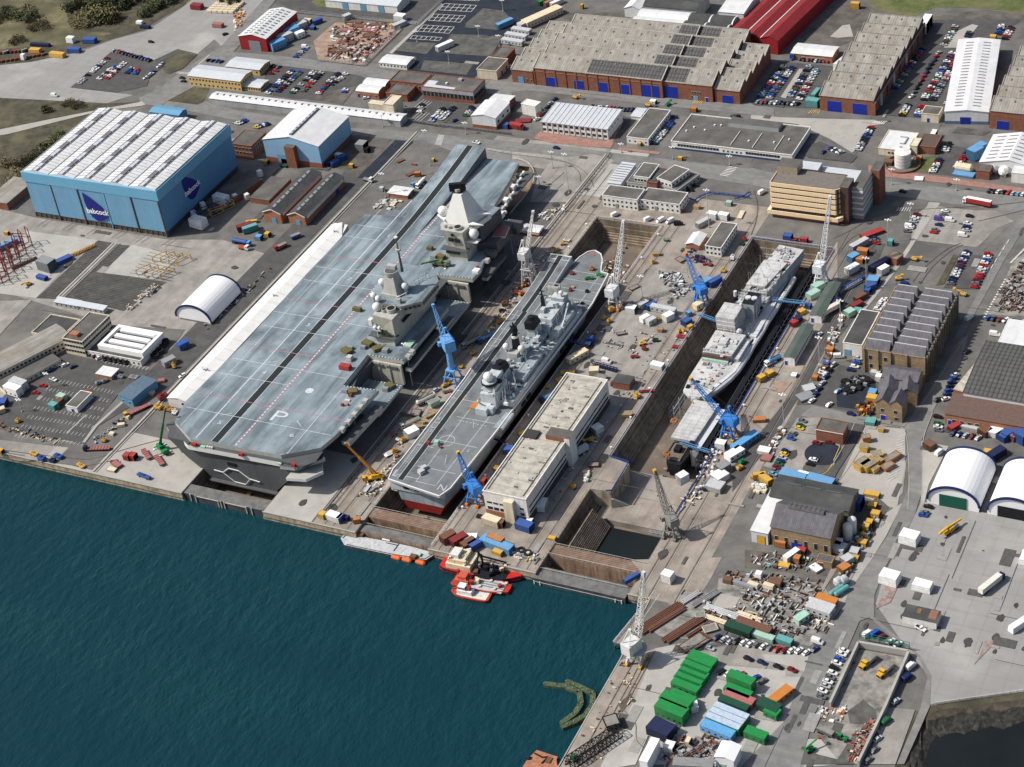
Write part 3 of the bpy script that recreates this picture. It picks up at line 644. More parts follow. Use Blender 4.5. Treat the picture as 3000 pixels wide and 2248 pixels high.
for x in (169,175): m_.bar((x,176,17),(x,176,24),.4,"carrier_light"); m_.bar((x,180,17),(x,180,24),.4,"carrier_light"); m_.bar((x,176,17),(x,180,24),.3,"carrier_light")
m_.bar((169,176,24),(175,176,24),.4,"carrier_light"); m_.bar((169,180,24),(175,180,24),.4,"carrier_light"); m_.box(169,177.6,18,175,178.4,23.5,"carrier_light"); m_.build('radar_frame', isl3)
m_ = MB()
for y in (104,110,150,156,162): m_.box(186.2,y,3.6,186.75,y+4,5.4,"soot_black")
split_build(m_, 'hull_port', il, -Q2)
# ---- warship wrapped in white sheeting, right dock
mat("white_sheet", (.47,.47,.465), .65, .2, .35, big=[(.25,(.36,.35,.34),.52,.66,.7),(.5,(.42,.26,.18),.66,.72,.6),(.08,(.62,.63,.63),.5,.65,.6)], bands=[('Y',2.6,.18,.06),('X',3.4,.14,.06)], bump=.5)
mat("clean_sheet", (.56,.57,.575), .6, .08, .3, big=[(.3,(.45,.45,.45),.6,.75,.6)], bump=.4)
mat("grey_sheet", (.33,.37,.40), .65, .12, .3, bump=.4)
fr = thing('wrapped_warship', 'long warship under white sheeting and scaffold in the right hand dry dock', 'warship', (264,165))
Q3 = Vector((264,165,0))
def fb(mb, name, par=None):
    o = mb.build(name, par or fr)
    if par is None: o.location = -Q3
    return o
b = MB(); hull(b, [(139,[(259,1.6),(261,-4),(261.6,-9),(262.4,-9),(263,-4),(266,1.6)]),(160,[(256.4,1.6),(257.5,-4),(260,-10),(270,-10),(272.4,-4),(274,1.6)]),(250,[(256.6,1.6),(258,-4),(260,-10),(271,-10),(273,-4),(274.4,1.6)]),(270,[(260,1.6),(261,-3),(263,-8),(271,-8),(273,-3),(274.5,1.6)])], "grey_sheet"); fb(b, 'hull')
b = MB(); b.prism([(255.8,150),(257,139),(261,135.5),(266.5,136),(270,141),(275,160),(275.5,176),(256,176)], 1.4, 2.6, "white_sheet"); b.prism([(266.5,137.2),(269,137),(276,160),(276.4,182),(274.6,182),(274.6,160)],-1,2.7,"clean_sheet"); fb(b, 'foredeck_cover')
b = MB(); b.prism([(256.6,167),(271.5,167),(272.4,186),(256.4,186)], 2.4, 6.2, "grey_sheet", "white_sheet"); b.box(257,164.4,2.4,270.6,167.2,4,"paint_x" if 0 else paint(MINT)); b.box(256.6,165.6,4,271,167.4,5.0,paint((.12,.05,.045))); b.prism([(266,168),(275,168),(275,184),(266,184)],2,4.4,"white_sheet"); b.box(262,174,6.2,266,180,7.4,"white_sheet"); fb(b, 'bridge_cover')
b = MB()
for k in range(5): b.box(256.8-.3*k%2,187+k*.4,2+k*2.1,266.4-.2*k,203-k*.3,4.2+k*2.1,"white_sheet")
b.box(266,190,2,272,206,3.6,"white_sheet"); fb(b, 'superstructure_cover')
b = MB(); b.prism([(264,203),(270.6,203),(270.6,214),(264,214)], 2, 12.4, "grey_sheet", "soot_black"); b.cyl(265.8,208.4,12.4,13.2,1.5,"clean_sheet",14); b.cyl(269,208.6,12.4,13.2,1.5,"clean_sheet",14); f_ = fb(b, 'funnel')
b = MB(); b.cyl(260,206,12,14,1.3,"soot_black",12); b.cyl(259.8,206.4,13.6,17,.9,"clean_sheet",10); fb(b, 'mast_stump')
for x, y, z, r in ((256.8,190,6.4,1.5),(268,188.6,5.6,1.7),(264.8,201,13.4,.9)):
    m_ = MB(); m_.cyl(x,y,z-r*1.6,z-r*.5,r*.6,"clean_sheet",10); m_.sph(x,y,z,r,"clean_sheet",12,7); fb(m_, 'radar_dome')
b = MB(); b.prism([(257.5,222),(270,222),(275.6,266),(261.5,267.5)], 2, 6.8, "grey_sheet", "white_sheet"); b.prism([(258,226),(268,226),(272,250),(259.4,250)], 6.8, 8.2, "white_sheet"); b.face([(270.4,222,-1),(274.4,244,-1),(273.6,244,6.7),(270,222,6.7)], "grey_sheet"); fb(b, 'hangar_cover')
b = MB(); b.prism([(257,213),(272,213),(272,223),(257,223)], 2, 5, "white_sheet")
for i in range(9): b.bar((257+i*1.7,214,5),(257+i*1.7,222,6+.4*(i%3)),.25,"carrier_light"); b.bar((257+i*1.7,218,5),(257+i*1.7,218,8.6),.18,"navy_light")
for i in range(4): b.bar((257,214+i*2.4,7.6),(271,214+i*2.4,7.8),.2,"navy_light")
fb(b, 'scaffold_deck')
b = MB(); P_ = [(262.5,135.6,1),(267.5,138.6,1),(271.8,145.5,1),(275,155,1)]+[(276.4,163+i*7,1.2-(i%3)*.3) for i in range(13)]
for p, q in zip(P_, P_[1:]): b.bar(p, q, 2.7, "clean_sheet", 8)
b.prism([(271.4,190),(276,190),(275.6,222),(271.4,218)],1,2.9,"clean_sheet"); fb(b, 'side_cover')
b = MB(); random.seed(4)
for i in range(260):
    y = random.uniform(142,265); x = random.uniform(257.5,271.5) if y < 215 else random.uniform(260,272); z_ = 2.6 if y < 166 else 6.2 if y < 186 else 2.8 if y < 192 else 12.4 if y < 201 and x < 265 else 3.6 if y < 205 else 5 if y < 222 else 7
    s_ = random.uniform(.5,2.6); b.cbox(x,y,z_-.2,s_,s_*random.uniform(.25,.9),random.uniform(.25,1.1),random.choice(["white_sheet","clean_sheet","grey_sheet","white_sheet",paint((.30,.14,.09)),paint(GREY),"soot_black"] if i%3 else ["white_sheet","grey_sheet"]),rot=random.choice((0,.1,1.57)))
for i in range(120): y = random.uniform(188,262); x = random.uniform(256.6,272); b.bar((x,y,3),(x,y,random.uniform(6,12.5)),.13,random.choice(["carrier_light","rail_steel"]))
for y, n_ in ((166,9),(186,8),(222,10),(204,9)):
    for k in range(n_): b.bar((256.4+k*1.8,y,1),(256.4+k*1.8,y,9),.13,"rail_steel")
    for z_ in (4,6,8): b.bar((256.4,y,z_),(256.4+n_*1.8,y,z_),.13,"rail_steel")
o_ = fb(b, 'staging_gear'); o_['kind'] = 'stuff'
# second sheeted vessel near the dock mouth
sv = thing('sheeted_vessel', 'black ended narrow vessel roofed with white sheeting, near the mouth of the right dock', 'vessel', (270,113)); Q4 = Vector((270,113,0))
b = MB(); b.prism([(264.4,106),(275.4,106),(276.4,135),(264.4,135)], -10, -.2, "grey_sheet", "white_sheet"); b.prism([(264,105),(275.8,105),(276.8,135.4),(264,135.4)], -.2, 1.2, "white_sheet"); b.build('cover', sv, -Q4)
b = MB(); b.prism([(275.6,100),(279.4,101),(280.4,134),(276.5,134)], -10, -.6, "clean_sheet"); b.prism([(274,101),(276,100),(276,105),(274,105)],-8,1.6,"soot_black"); b.build('side_cover', sv, -Q4)
b = MB(); hull(b, [(91,[(267,-2.6),(267.4,-6),(268.4,-10),(272,-10),(273.6,-6),(274,-2.6)]),(98,[(264.8,-2.2),(265,-6),(267,-10.4),(273,-10.4),(275,-6),(275.4,-2.2)]),(106,[(264.8,-2.2),(265,-6),(267,-10.4),(273,-10.4),(275,-6),(275.4,-2.2)])], "soot_black"); b.box(266,93,-2.4,273,105,-1.8,"dock_floor"); b.box(268,98,-1.8,271,102,.2,"soot_black"); b.build('hull', sv, -Q4)
# scaffold on the right wall of the dock
sc = MB()
for i in range(34):
    y = 96+i*5.2
    sc.bar((283.4,y,-11.5),(283.4,y,.6),.22,paint(DGREY)); sc.bar((279.6,y,-11.5),(279.6,y,-1.2),.22,paint(DGREY)); sc.bar((279.6,y,-2),(284.5,y,-2),.2,paint(DGREY))
for z in (-9.5,-6.5,-3.5,-1.2): sc.bar((279.6,96,z),(279.6,268,z),.2,paint(DGREY)); sc.bar((283.4,96,z),(283.4,268,z),.2,paint(DGREY)); sc.box(279.8,96,z-.1,282.2,268,z,"soot_black")
tag(sc.build('scaffolding'), 'dark staging and scaffold poles along the wrapped warship in the right dock', 'scaffolding')
sc = MB()
for i in range(20):
    y = 128+i*7
    sc.bar((253.6,y,-11.5),(253.6,y,-.4),.2,paint(DGREY)); sc.bar((256,y,-11.5),(256,y,1),.2,"navy_light"); sc.bar((253.6,y,-2),(256,y,-2),.2,paint(DGREY))
for z in (-7,-4,-1.2): sc.bar((253.6,128,z),(253.6,261,z),.2,paint(DGREY)); sc.bar((256,128,z),(256,261,z),.2,"navy_light")
tag(sc.build('scaffolding'), 'thin scaffold frame on the left flank of the wrapped warship', 'scaffolding')
# buttress in the right dock, sloped sill, pooled water
b = MB(); b.prism([(242,60),(252,61),(252.5,82),(242,84)], -12, .3, "quay_wall", "apron_concrete"); b.prism([(252,61),(264,66),(264,76),(252.5,82)], -12, -11.4, "concrete", poly2=[(252,61.5),(253,63),(253,80),(252.5,81)]); b.prism([(252,60),(263,66),(262,67),(252,62)],-12,-4,"concrete",poly2=[(252,60),(252.6,60.5),(252.6,61.5),(252,62)]); struct(b.build('dock_buttress'))
b = MB(); b.box(247,52,DF,281,88,DF+3,"apron_concrete"); struct(b.build('dock_sill'))
b = MB(); b.box(255.5,22,DF+.1,281,50,DF+.5,"pond_dark" if 0 else "pond_water"); struct(b.build('dock_water'))
b = MB()
for k in range(14): b.box(247+k*.6,22,DF,247.6+k*.6,50,-2.4-k*.62,"dock_wall")
struct(b.build('dock_step'))
# ---- caissons
mat("caisson_dark", (.055,.06,.068), .6, .25, .2, streak=((.4,.4,.05),.4), big=[(.4,(.16,.09,.06),.62,.74,.5)])
mat("caisson_deck", (.135,.135,.13), .8, .3, .3, big=[(.25,(.24,.22,.19),.55,.7,.6),(.4,(.22,.10,.06),.64,.74,.6)])
mat("brown_deck", (.20,.135,.10), .8, .25, .3, bands=('Y',1.1,.35), big=[(.2,(.30,.26,.22),.55,.7,.5)])
mat("rust_face", (.27,.18,.12), .85, .3, .25, streak=((.6,.6,.06),.55))
def caisson(lab, x0, x1, y0, y1, zt, m, top, extra=None, kind='dock_gate'):
    t = thing(kind, lab, 'dock gate', ((x0+x1)/2,(y0+y1)/2)); o = Vector(((x0+x1)/2,(y0+y1)/2,0))
    b = MB(); b.prism([(x0+.3,y0),(x1-.3,y0),(x1,y1),(x0,y1)], -13, zt, m, top); b.build('gate_body', t, -o)
    if extra:
        b = MB(); extra(b); b.build('fender_frame' if kind == 'dock_gate' else 'handrail', t, -o)
    return t
def _ex1(b):
    for x in (57,60,73,74.6,76.5,89,92): b.box(x,.7,-4.4,x+.5,1.3,-.2,"carrier_light")
    b.box(61,.8,-.9,74,1.3,-.5,"carrier_light"); b.box(77,.8,-.9,89,1.3,-.5,"carrier_light")
caisson('dark grey floating gate closing the dock behind the huge carrier stern', 53.2, 99.1, 1.2, 8, -.4, "caisson_dark", "caisson_deck", _ex1)
def _ex3(b):
    b.face([(241.5,-1.95,-3.1),(284,-1.95,-3.1),(284,-1.95,-2.75),(241.5,-1.95,-2.75)],"carrier_white")
    for x in (241.6,244.4,280.4,283.4): b.box(x,-2.2,-4.6,x+.4,-1.85,-2.6,"carrier_white")
    for i in range(15): b.bar((242+i*3,4.4,-1.4),(242+i*3,4.4,-.2),.15,"carrier_light")
    b.bar((242,4.4,-.2),(284,4.4,-.2),.15,"carrier_light")
caisson('long black floating gate with white stripe in front of the right dock mouth', 240.5, 285.5, -1.8, 6.2, -1.2, "caisson_dark", "caisson_deck", _ex3)
def rails(x0, x1, ys, z, m="carrier_light"):
    def f(b):
        for y in ys:
            n = int((x1-x0)/2.4)
            for i in range(n+1): b.bar((x0+i*(x1-x0)/n,y,z),(x0+i*(x1-x0)/n,y,z+1.1),.14,m)
            b.bar((x0,y,z+1.1),(x1,y,z+1.1),.16,m)
    return f
caisson('brown timber decked gate behind the red stern of the smaller carrier', 150, 188, 12.2, 18.6, -.2, "rust_face", "brown_deck", rails(150,188,(18.4,),-.2), 'dock_bridge')
caisson('stained outer gate with rusty face beside the moored grey barge', 147, 188, 2.8, 8, -1.2, "rust_face", "caisson_deck", rails(148,187,(7.8,),-1.2), 'dock_bridge')
caisson('brown timber decked gate between the black gate and the flooded dock end', 242, 286, 13.2, 20.5, -.3, "rust_face", "brown_deck", rails(242,286,(20.3,13.4),-.3), 'dock_bridge')
# ---- boats on the water
def boat(name, lab, cat, s, bw, wid, zb, zd, hm, band=None, blunt=.25):
    s, bw = Vector(s), Vector(bw); L = (bw-s).length; a = math.atan2((bw-s).y, (bw-s).x)
    t = thing(name, lab, cat, s, a, QZ); h = wid/2
    b = MB(); st = [(0,.72),(.06*L,.92),(.2*L,1),(.62*L,1),(.8*L,.86),(.92*L,.55),(L,.08+blunt*.4)]
    b.ring([[(x, -h*k*.8, zb), (x, -h*k, zd-.7), (x, -h*k, zd), (x, h*k, zd), (x, h*k, zd-.7), (x, h*k*.8, zb)] for x, k in st], hm); b.build('hull', t)
    if band:
        b = MB()
        for sg in (-1,1):
            for (x, k), (x2, k2) in zip(st, st[1:]): b.bar((x,sg*h*k,zd+.25),(x2,sg*h*k2,zd+.25),.5,band)
        b.build('bulwark', t)
    return t, L, h
cr(900,1300)
t, L, h = boat('workboat', 'largest red hulled work ship with cream deckhouse and black gear moored at the quay', 'ship', K((1105,945),-3), K((1735,1075),-3), 13, -1, 2.2, paint((.50,.02,.015)), "soot_black")
b = MB(); b.box(3,-5,2.2,17,5,2.7,"navy_deck"); b.box(4,-5.2,2.6,16,4.6,5.4,paint(CREAM)); b.box(5,-4.4,5.4,13,3.6,7.6,paint(CREAM)); b.box(6,-3.4,7.6,10,2,9.6,paint(OFFW)); b.build('deckhouse', t)
b = MB(); b.box(18,-5.8,2.2,L-6,5.8,2.5,"soot_black")
random.seed(3)
for i in range(34):
    x, y = random.uniform(18,L-8), random.uniform(-4.8,4.8); b.cbox(x,y,2.5,random.uniform(.8,2.6),random.uniform(.8,2.4),random.uniform(.6,2.6),random.choice(["soot_black","soot_black",paint(DGREY),paint(RUST),paint(CREAM),paint(GREY)]),rot=random.random())
b.build('deck_gear', t)
b = MB(); b.bar((20,0,2.4),(20,0,10),.8,"soot_black"); b.bar((20,0,9),(31,2,6),.6,"soot_black"); b.bar((27,-3,2.4),(27,-3,9),.6,"soot_black"); b.path([(18,-3,2.4),(19,0,12),(18,3,2.4)],.5,"soot_black"); b.build('derrick', t)
b = MB()
for i in range(26): b.cbox(4+random.random()*12,-4.6+random.random()*9,5.4+random.random()*2.4,1.1,.9,.9,random.choice([paint(CREAM),paint(OFFW),paint(YEL),"carrier_white"]),rot=random.random())
b.build('roof_gear', t)
t, L, h = boat('tanker_barge', 'middle red hulled barge with grey pipe deck between the large work ship and tug', 'barge', K((1190,1090),-3), K((1640,1180),-3), 9, -1, 1.5, paint((.48,.03,.02)), paint((.42,.05,.04)), 1)
b = MB(); b.box(9,-3.9,1.5,L-2.5,3.9,1.8,paint(LGREY)); [b.bar((9,y,2.1),(L-3,y,2.1),.3,paint(GREY)) for y in (-1.4,0,1.4)]; [b.cyl(10+i*3.6,(-1)**i*2.3,1.8,2.5,.7,paint(CREAM),8) for i in range(5)]; b.build("pipe_deck", t)
b = MB(); b.box(1.6,-2.6,1.5,8,2.6,3.4,paint((.5,.12,.06))); b.box(3,-2,3.4,7,2,5.2,paint((.5,.10,.06))); b.cyl(2,1.4,3.4,5.8,.8,paint(RED),8); b.cyl(9.4,-1.6,1.8,3.8,1,paint(RED),10); b.box(11,-1,1.8,12.6,1,3.8,paint(CREAM)); b.cyl(L-4.6,0,1.8,3.2,1,paint(RED),8); b.build('deckhouse', t)
t, L, h = boat('tug', 'small red tug with white wheelhouse, outermost of the moored boats', 'tug', K((1478,1240),-3), K((1172,1178),-3), 6.5, -1, 1.1, paint((.45,.05,.03)), paint((.50,.06,.04)), .1)
b = MB(); b.box(1,-2.5,1.1,L-3,2.5,1.3,paint(OFFW)); b.build('deck', t)
b = MB(); b.box(8,-1.9,1.3,15,1.9,3.4,paint(WHITE)); b.box(11,-1.5,3.4,14.5,1.5,5.4,paint(WHITE)); b.box(10.9,-1.55,4.2,14.6,1.55,4.8,"dark_glass"); b.box(9,-1,3.4,10.2,1,5,paint(RED)); b.bar((10.6,0,5),(10.6,0,9),.2,paint(WHITE)); b.build('wheelhouse', t)
b = MB(); pts = KS("270,765 310,727 600,775 850,828 1040,882 1020,905 960,942 700,905 300,820",-3); c0 = sum(pts, Vector((0,0)))/len(pts)
t = thing('barge', 'flat grey deck barge moored along the rusty gate beside orange fenders', 'barge', c0, 0, QZ)
pl = [(p.x-c0.x,p.y-c0.y) for p in pts]; b.prism(pl, -1, 1.5, "caisson_dark", "slab_grey" if 0 else paint(LGREY,.8,.2)); b.build('hull', t)
b = MB(); [b.bar((p[0]*.96,p[1]*.9,1.6),(q[0]*.96,q[1]*.9,1.6),.3,paint(DGREY)) for p, q in zip(pl, pl[1:])]; [b.cbox(x,y,1.5,dx,dy,dz,paint(c)) for x,y,dx,dy,dz,c in ((-17,3,3,2,1.2,RUST),(-19,2.4,1.5,1.5,1,DGREY),(14,-3.2,3,2.4,1.4,BROWN),(-4,3.6,4,.6,.5,WHITE),(0,2,6,.25,.3,BLACK),(3,.5,.25,5,.3,BLACK),(16,-1,1.4,2,1,MINT))]; b.build('deck_gear', t)
fm = mat("fender_orange", (.60,.115,.025), .5, .1, .5)
fenders = []
for i, (p, lab) in enumerate((((722,922),'leftmost orange pneumatic fender floating beside the grey barge'),((808,942),'middle orange pneumatic fender of three floating beside the grey barge'),((918,962),'orange pneumatic fender floating beside the right end of the grey barge'),((1068,895),'upright looking orange fender floating between the grey barge and the quay'),((1118,905),'orange fender squeezed between the red work ship and the quay'))):
    q = K(p, -4); b = MB(); prof = [(-2.6,.1),(-2.4,.8),(-1.8,1.2),(1.8,1.2),(2.4,.8),(2.6,.1)]
    b.ring([[(x, r*math.cos(k*math.pi/6), r*math.sin(k*math.pi/6)) for k in range(12)] for x, r in prof], fm)
    o = b.build('fender', None, (q.x,q.y,QZ+.5), (-.05,-.05,-.06,1.35,-.1)[i]); tag(o, lab, 'fender', 'orange fenders on the water')
# curved floating boom and rusty raft
cr(1500,1648)
for lab, pth in (('left curved weedy timber pontoon floating off the wharf',"262,990 440,1010 545,1050 560,1150 510,1230 400,1310"),('right curved weedy timber pontoon floating against the wharf',"440,970 560,1020 655,1065 655,1160 600,1240 500,1300 400,1340")):
    pts = KS(pth, QZ+.6); b = MB(); t = thing('pontoon', lab, 'pontoon', pts[2], 0, QZ, 'weedy floating pontoons'); o = pts[2]
    P3 = [(p.x-o.x,p.y-o.y,.2) for p in pts]
    for p, q in zip(P3, P3[1:]): b.bar(p, q, 2.4, mat("weed_timber", (.06,.085,.045), .9, .5, .6, big=[(.5,(.20,.16,.08),.6,.7,.7)]) if "weed_timber" not in MATS else "weed_timber")
    b.build('float', t); b = MB()
    for p, q in zip(P3, P3[1:]):
        for k in range(2):
            c = Vector(p).lerp(Vector(q), k/2); b.cyl(c.x,c.y,1.2,1.7,.3,paint((.25,.22,.15)),6)
    split_build(b, 'bollard', t)
pts = KS("70,1680 130,1590 200,1520 370,1575 360,1600 390,1760 200,1800", QZ+1); c0 = pts[2]
t = thing('raft', 'rusty orange raft cut by the bottom edge of the water', 'raft', c0, 0, QZ); b = MB(); b.prism([(p.x-c0.x,p.y-c0.y) for p in pts], -.6, 1.1, paint(RUST), paint((.36,.16,.09),.9,.35)); b.build('hull', t)
b = MB(); b.box(-2,-6,1.1,-.6,-4.4,2.2,paint(NAVY)); b.path([(0,-2,1.3),(4,-3,1.3),(6,-2,1.3),(5,-6,1.3)],.5,paint(BLACK)); b.box(6,-5,1.1,8,-2,1.6,paint(BROWN)); b.build('deck_gear', t)
# ================================================================ buildings
mat("brick", (.235,.095,.06), .9, .25, .6, bands=('Z',.6,.10), big=[(.15,(.15,.065,.045),.5,.7,.7)])
mat("brick_light", (.33,.15,.085), .9, .2, .6, big=[(.2,(.22,.10,.06),.5,.7,.6)])
mat("stone", (.30,.215,.13), .9, .25, .5, bands=('Z',.9,.18), big=[(.15,(.17,.125,.08),.5,.68,.7)])
mat("stone_dark", (.16,.14,.105), .9, .3, .4, streak=((.5,.5,.05),.4))  # darker stone; on the mill's right side its tone paints in shade
mat("render_white", (.70,.69,.65), .8, .08, .3, streak=((.6,.6,.06),.15))
mat("render_cream", (.62,.55,.42), .8, .10, .3, streak=((.6,.6,.06),.2))
mat("cream_band", (.84,.64,.40), .75, .06, .3)
mat("felt_roof", (.105,.10,.093), .9, .25, .15, big=[(.1,(.17,.16,.145),.52,.7,.6),(.35,(.06,.058,.055),.6,.72,.6)])
mat("dark_roof", (.06,.062,.062), .9, .25, .15, big=[(.12,(.11,.11,.105),.54,.72,.6)])
mat("green_roof", (.075,.10,.088), .85, .15, .15)
mat("slate_roof", (.115,.11,.125), .75, .18, .4, bands=('X',.8,.12), streak=((.8,.12,.3),.25))
mat("fibre_roof", (.285,.27,.24), .88, .14, .2, bands=('X',1.6,.14), streak=((.35,.06,.2),.3), big=[(.06,(.22,.17,.12),.54,.7,.55)])
mat("fibre_dark", (.10,.10,.098), .88, .14, .2, bands=[('X',2.2,.45,.2),('Y',3.2,.3,.1)])
mat("metal_white", (.64,.645,.65), .5, .08, .2, bands=('X',1.0,.05), streak=((.2,.03,.1),.07))
mat("metal_pale", (.52,.55,.58), .5, .06, .2, bands=('X',1.1,.10))
mat("metal_blue", (.13,.31,.47), .5, .05, .2, bands=('X',1.0,.05))
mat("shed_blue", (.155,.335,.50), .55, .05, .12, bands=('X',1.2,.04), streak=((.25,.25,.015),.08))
mat("shed_blue_dark", (.10,.26,.43), .55, .05, .12, bands=('Y',1.2,.04))  # darker shed blue; on the big shed's right side it paints in shade
mat("shed_fascia", (.15,.38,.56), .5, .04, .1)
mat("hangar_blue", (.25,.44,.62), .55, .06, .15, bands=('X',1.4,.06))
mat("roof_red", (.23,.022,.025), .6, .10, .2, bands=('X',1.5,.12), streak=((.3,.05,.1),.2))
mat("wall_red", (.28,.018,.022), .6, .08, .2, bands=('Z',.7,.08))
mat("tin_grey", (.36,.37,.37), .6, .1, .2, bands=('X',1.0,.12), streak=((.3,.05,.1),.15))
mat("old_white_roof", (.43,.405,.35), .85, .2, .3, big=[(.25,(.25,.24,.215),.5,.66,.75),(.7,(.36,.33,.28),.55,.7,.6)], bands=[('Y',6,.18,.04)])
mat("yellow_brick", (.58,.40,.16), .85, .12, .4)
mat("door_blue", (.012,.03,.30), .5, .08, .3, bands=('Z',.9,.15))
mat("door_green", (.008,.085,.06), .5, .08, .3)
mat("door_grey", (.20,.22,.24), .5, .08, .3)
mat("fabric_white", (.82,.82,.82), .55, .025, .1)
mat("tarp_white", (.72,.72,.70), .6, .07, .12, big=[(.08,(.52,.51,.49),.56,.7,.5)], bands=[('Y',9,.10,.02)])
mat("skylight", (.10,.115,.13), .3, .1, .4)
mat("vent_grey", (.17,.165,.18), .6, .15, .3)
mat("window_frame", (.55,.55,.53), .6, .05, .3)
mat("logo_navy", (.012,.015,.20), .5, .04, .3)
def HZ(t, b):
    lo = min(((K(t, z)-K(b, 0)).length, z) for z in [i*.25 for i in range(4, 160)]); return lo[1]
def frame(a, b, c, z, snap=True):
    A, B_, C_ = K(a, z), K(b, z), K(c, z)
    u = (B_-A); th = math.atan2(u.y, u.x)
    if snap is True: th = 0 if abs(th) < RAD(7) else th
    elif snap is not False: th = RAD(snap)
    U = Vector((math.cos(th), math.sin(th))); V = Vector((-U.y, U.x))
    w_ = max((B_-A).dot(U), (C_-A).dot(U)) if False else (B_-A).dot(U)
    d_ = (C_-B_).dot(V)
    return A, th, abs(w_), abs(d_)
_wm = {}
def winmesh(w_, h_, m="dark_glass"):
    k = (round(w_,2), round(h_,2), m)
    if k not in _wm:
        q = MB(); q.box(-w_/2-.12,-.06,-.12,w_/2+.12,.02,h_+.12,"window_frame"); q.box(-w_/2,-.12,0,w_/2,-.05,h_,m); _wm[k] = q.mesh('window')
    return _wm[k]
def windows(t, side, n, z, h, w_, W_, D_, u0=0, u1=1, m="dark_glass", name='window'):
    me = winmesh(w_, h, m); L = W_ if side in 'fb' else D_
    for k in range(n):
        u = (u0+(u1-u0)*(k+.5)/n)*L
        o = obj(name, me, t)
        if side == 'f': o.location = (u, -.01, z)
        elif side == 'r': o.location = (W_+.01, u, z); o.rotation_euler.z = math.pi/2
        else: o.location = (-.01, u, z); o.rotation_euler.z = -math.pi/2
def door(t, side, u, w_, h, W_, D_, m="door_blue", z=0):
    q = MB(); q.box(-w_/2-.25,-.10,0,w_/2+.25,.02,h+.25,"window_frame" if w_ < 3 else "vent_grey"); q.box(-w_/2,-.2,0,w_/2,-.09,h,m); o = q.build('door', t)
    L = W_ if side == 'f' else D_
    o.location = (u*L, -.01, z) if side == 'f' else (W_+.01, u*L, z)
    if side == 'r': o.rotation_euler.z = math.pi/2
def roofmesh(q, kind, W_, D_, H, m, wm, rise, nb=1, ov=.4, rf=.5):
    """gx ridge along x, gy ridge along y, nb bays"""
    wq = MB(); n = nb
    if kind == 'gy':
        bw = W_/n
        for k in range(n):
            x0, x1 = k*bw, (k+1)*bw; xm = (x0+x1)/2; e0 = ov if k == 0 else 0; e1 = ov if k == n-1 else 0; s = rise/(bw/2)
            q.face([(x0-e0,-ov,H-e0*s+.06),(xm,-ov,H+rise+.06),(xm,D_+ov,H+rise+.06),(x0-e0,D_+ov,H-e0*s+.06)][::-1], m)
            q.face([(xm,-ov,H+rise+.06),(x1+e1,-ov,H-e1*s+.06),(x1+e1,D_+ov,H-e1*s+.06),(xm,D_+ov,H+rise+.06)][::-1], m)
            for y in (0, D_): wq.face([(x0,y,H),(x1,y,H),(xm,y,H+rise)], wm)
    elif kind == 'gx':
        bd = D_/n
        for k in range(n):
            y0, y1 = k*bd, (k+1)*bd; ym = y0+bd*rf; e0 = ov if k == 0 else 0; e1 = ov if k == n-1 and rf == .5 else 0; s = rise/(bd*rf)
            q.face([(-ov,y0-e0,H-e0*s+.06),(W_+ov,y0-e0,H-e0*s+.06),(W_+ov,ym,H+rise+.06),(-ov,ym,H+rise+.06)], m)
            q.face([(-ov,ym,H+rise+.06),(W_+ov,ym,H+rise+.06),(W_+ov,y1+e1,H-e1*s+.06),(-ov,y1+e1,H-e1*s+.06)], m)
            for x in (0, W_): wq.face([(x,y0,H),(x,y1,H),(x,ym,H+rise)], wm)
    elif kind == 'mono':
        q.face([(-ov,-ov,H+.05),(W_+ov,-ov,H+.05),(W_+ov,D_+ov,H+rise+.05),(-ov,D_+ov,H+rise+.05)], m)
        wq.face([(0,0,H),(0,D_,H),(0,D_,H+rise)], wm); wq.face([(W_,0,H),(W_,D_,H),(W_,D_,H+rise)], wm); wq.face([(0,D_,H),(W_,D_,H),(W_,D_,H+rise),(0,D_,H+rise)], wm)
    elif kind == 'bx' or kind == 'by':      # barrel, axis along y ('by') or x
        N = 14; n = nb
        for k in range(n):
            bw = (W_ if kind == 'by' else D_)/n
            arcp = [(k*bw+bw/2-bw/2*math.cos(math.pi*i/N), H+rise*math.sin(math.pi*i/N)) for i in range(N+1)]
            for p, r in zip(arcp, arcp[1:]):
                if kind == 'by': q.face([(p[0],-.1,p[1]),(p[0],D_+.1,p[1]),(r[0],D_+.1,r[1]),(r[0],-.1,r[1])][::-1], m)
                else: q.face([(-.1,p[0],p[1]),(W_+.1,p[0],p[1]),(W_+.1,r[0],r[1]),(-.1,r[0],r[1])], m)
            for y in ((0,D_) if kind == 'by' else (0,W_)):
                wq.face([(p[0],y,p[1]) if kind == 'by' else (y,p[0],p[1]) for p in arcp], wm)
    else:
        q.box(-.15,-.15,H-.02,W_+.15,D_+.15,H+.12,wm if rise else m,m)
        if rise:
            for (x0,y0,x1,y1) in ((-.2,-.2,W_+.2,.25),(-.2,D_-.25,W_+.2,D_+.2),(-.2,.25,.25,D_-.25),(W_-.25,.25,W_+.2,D_-.25)): q.box(x0,y0,H+.11,x1,y1,H+.12+rise,wm)
    return wq
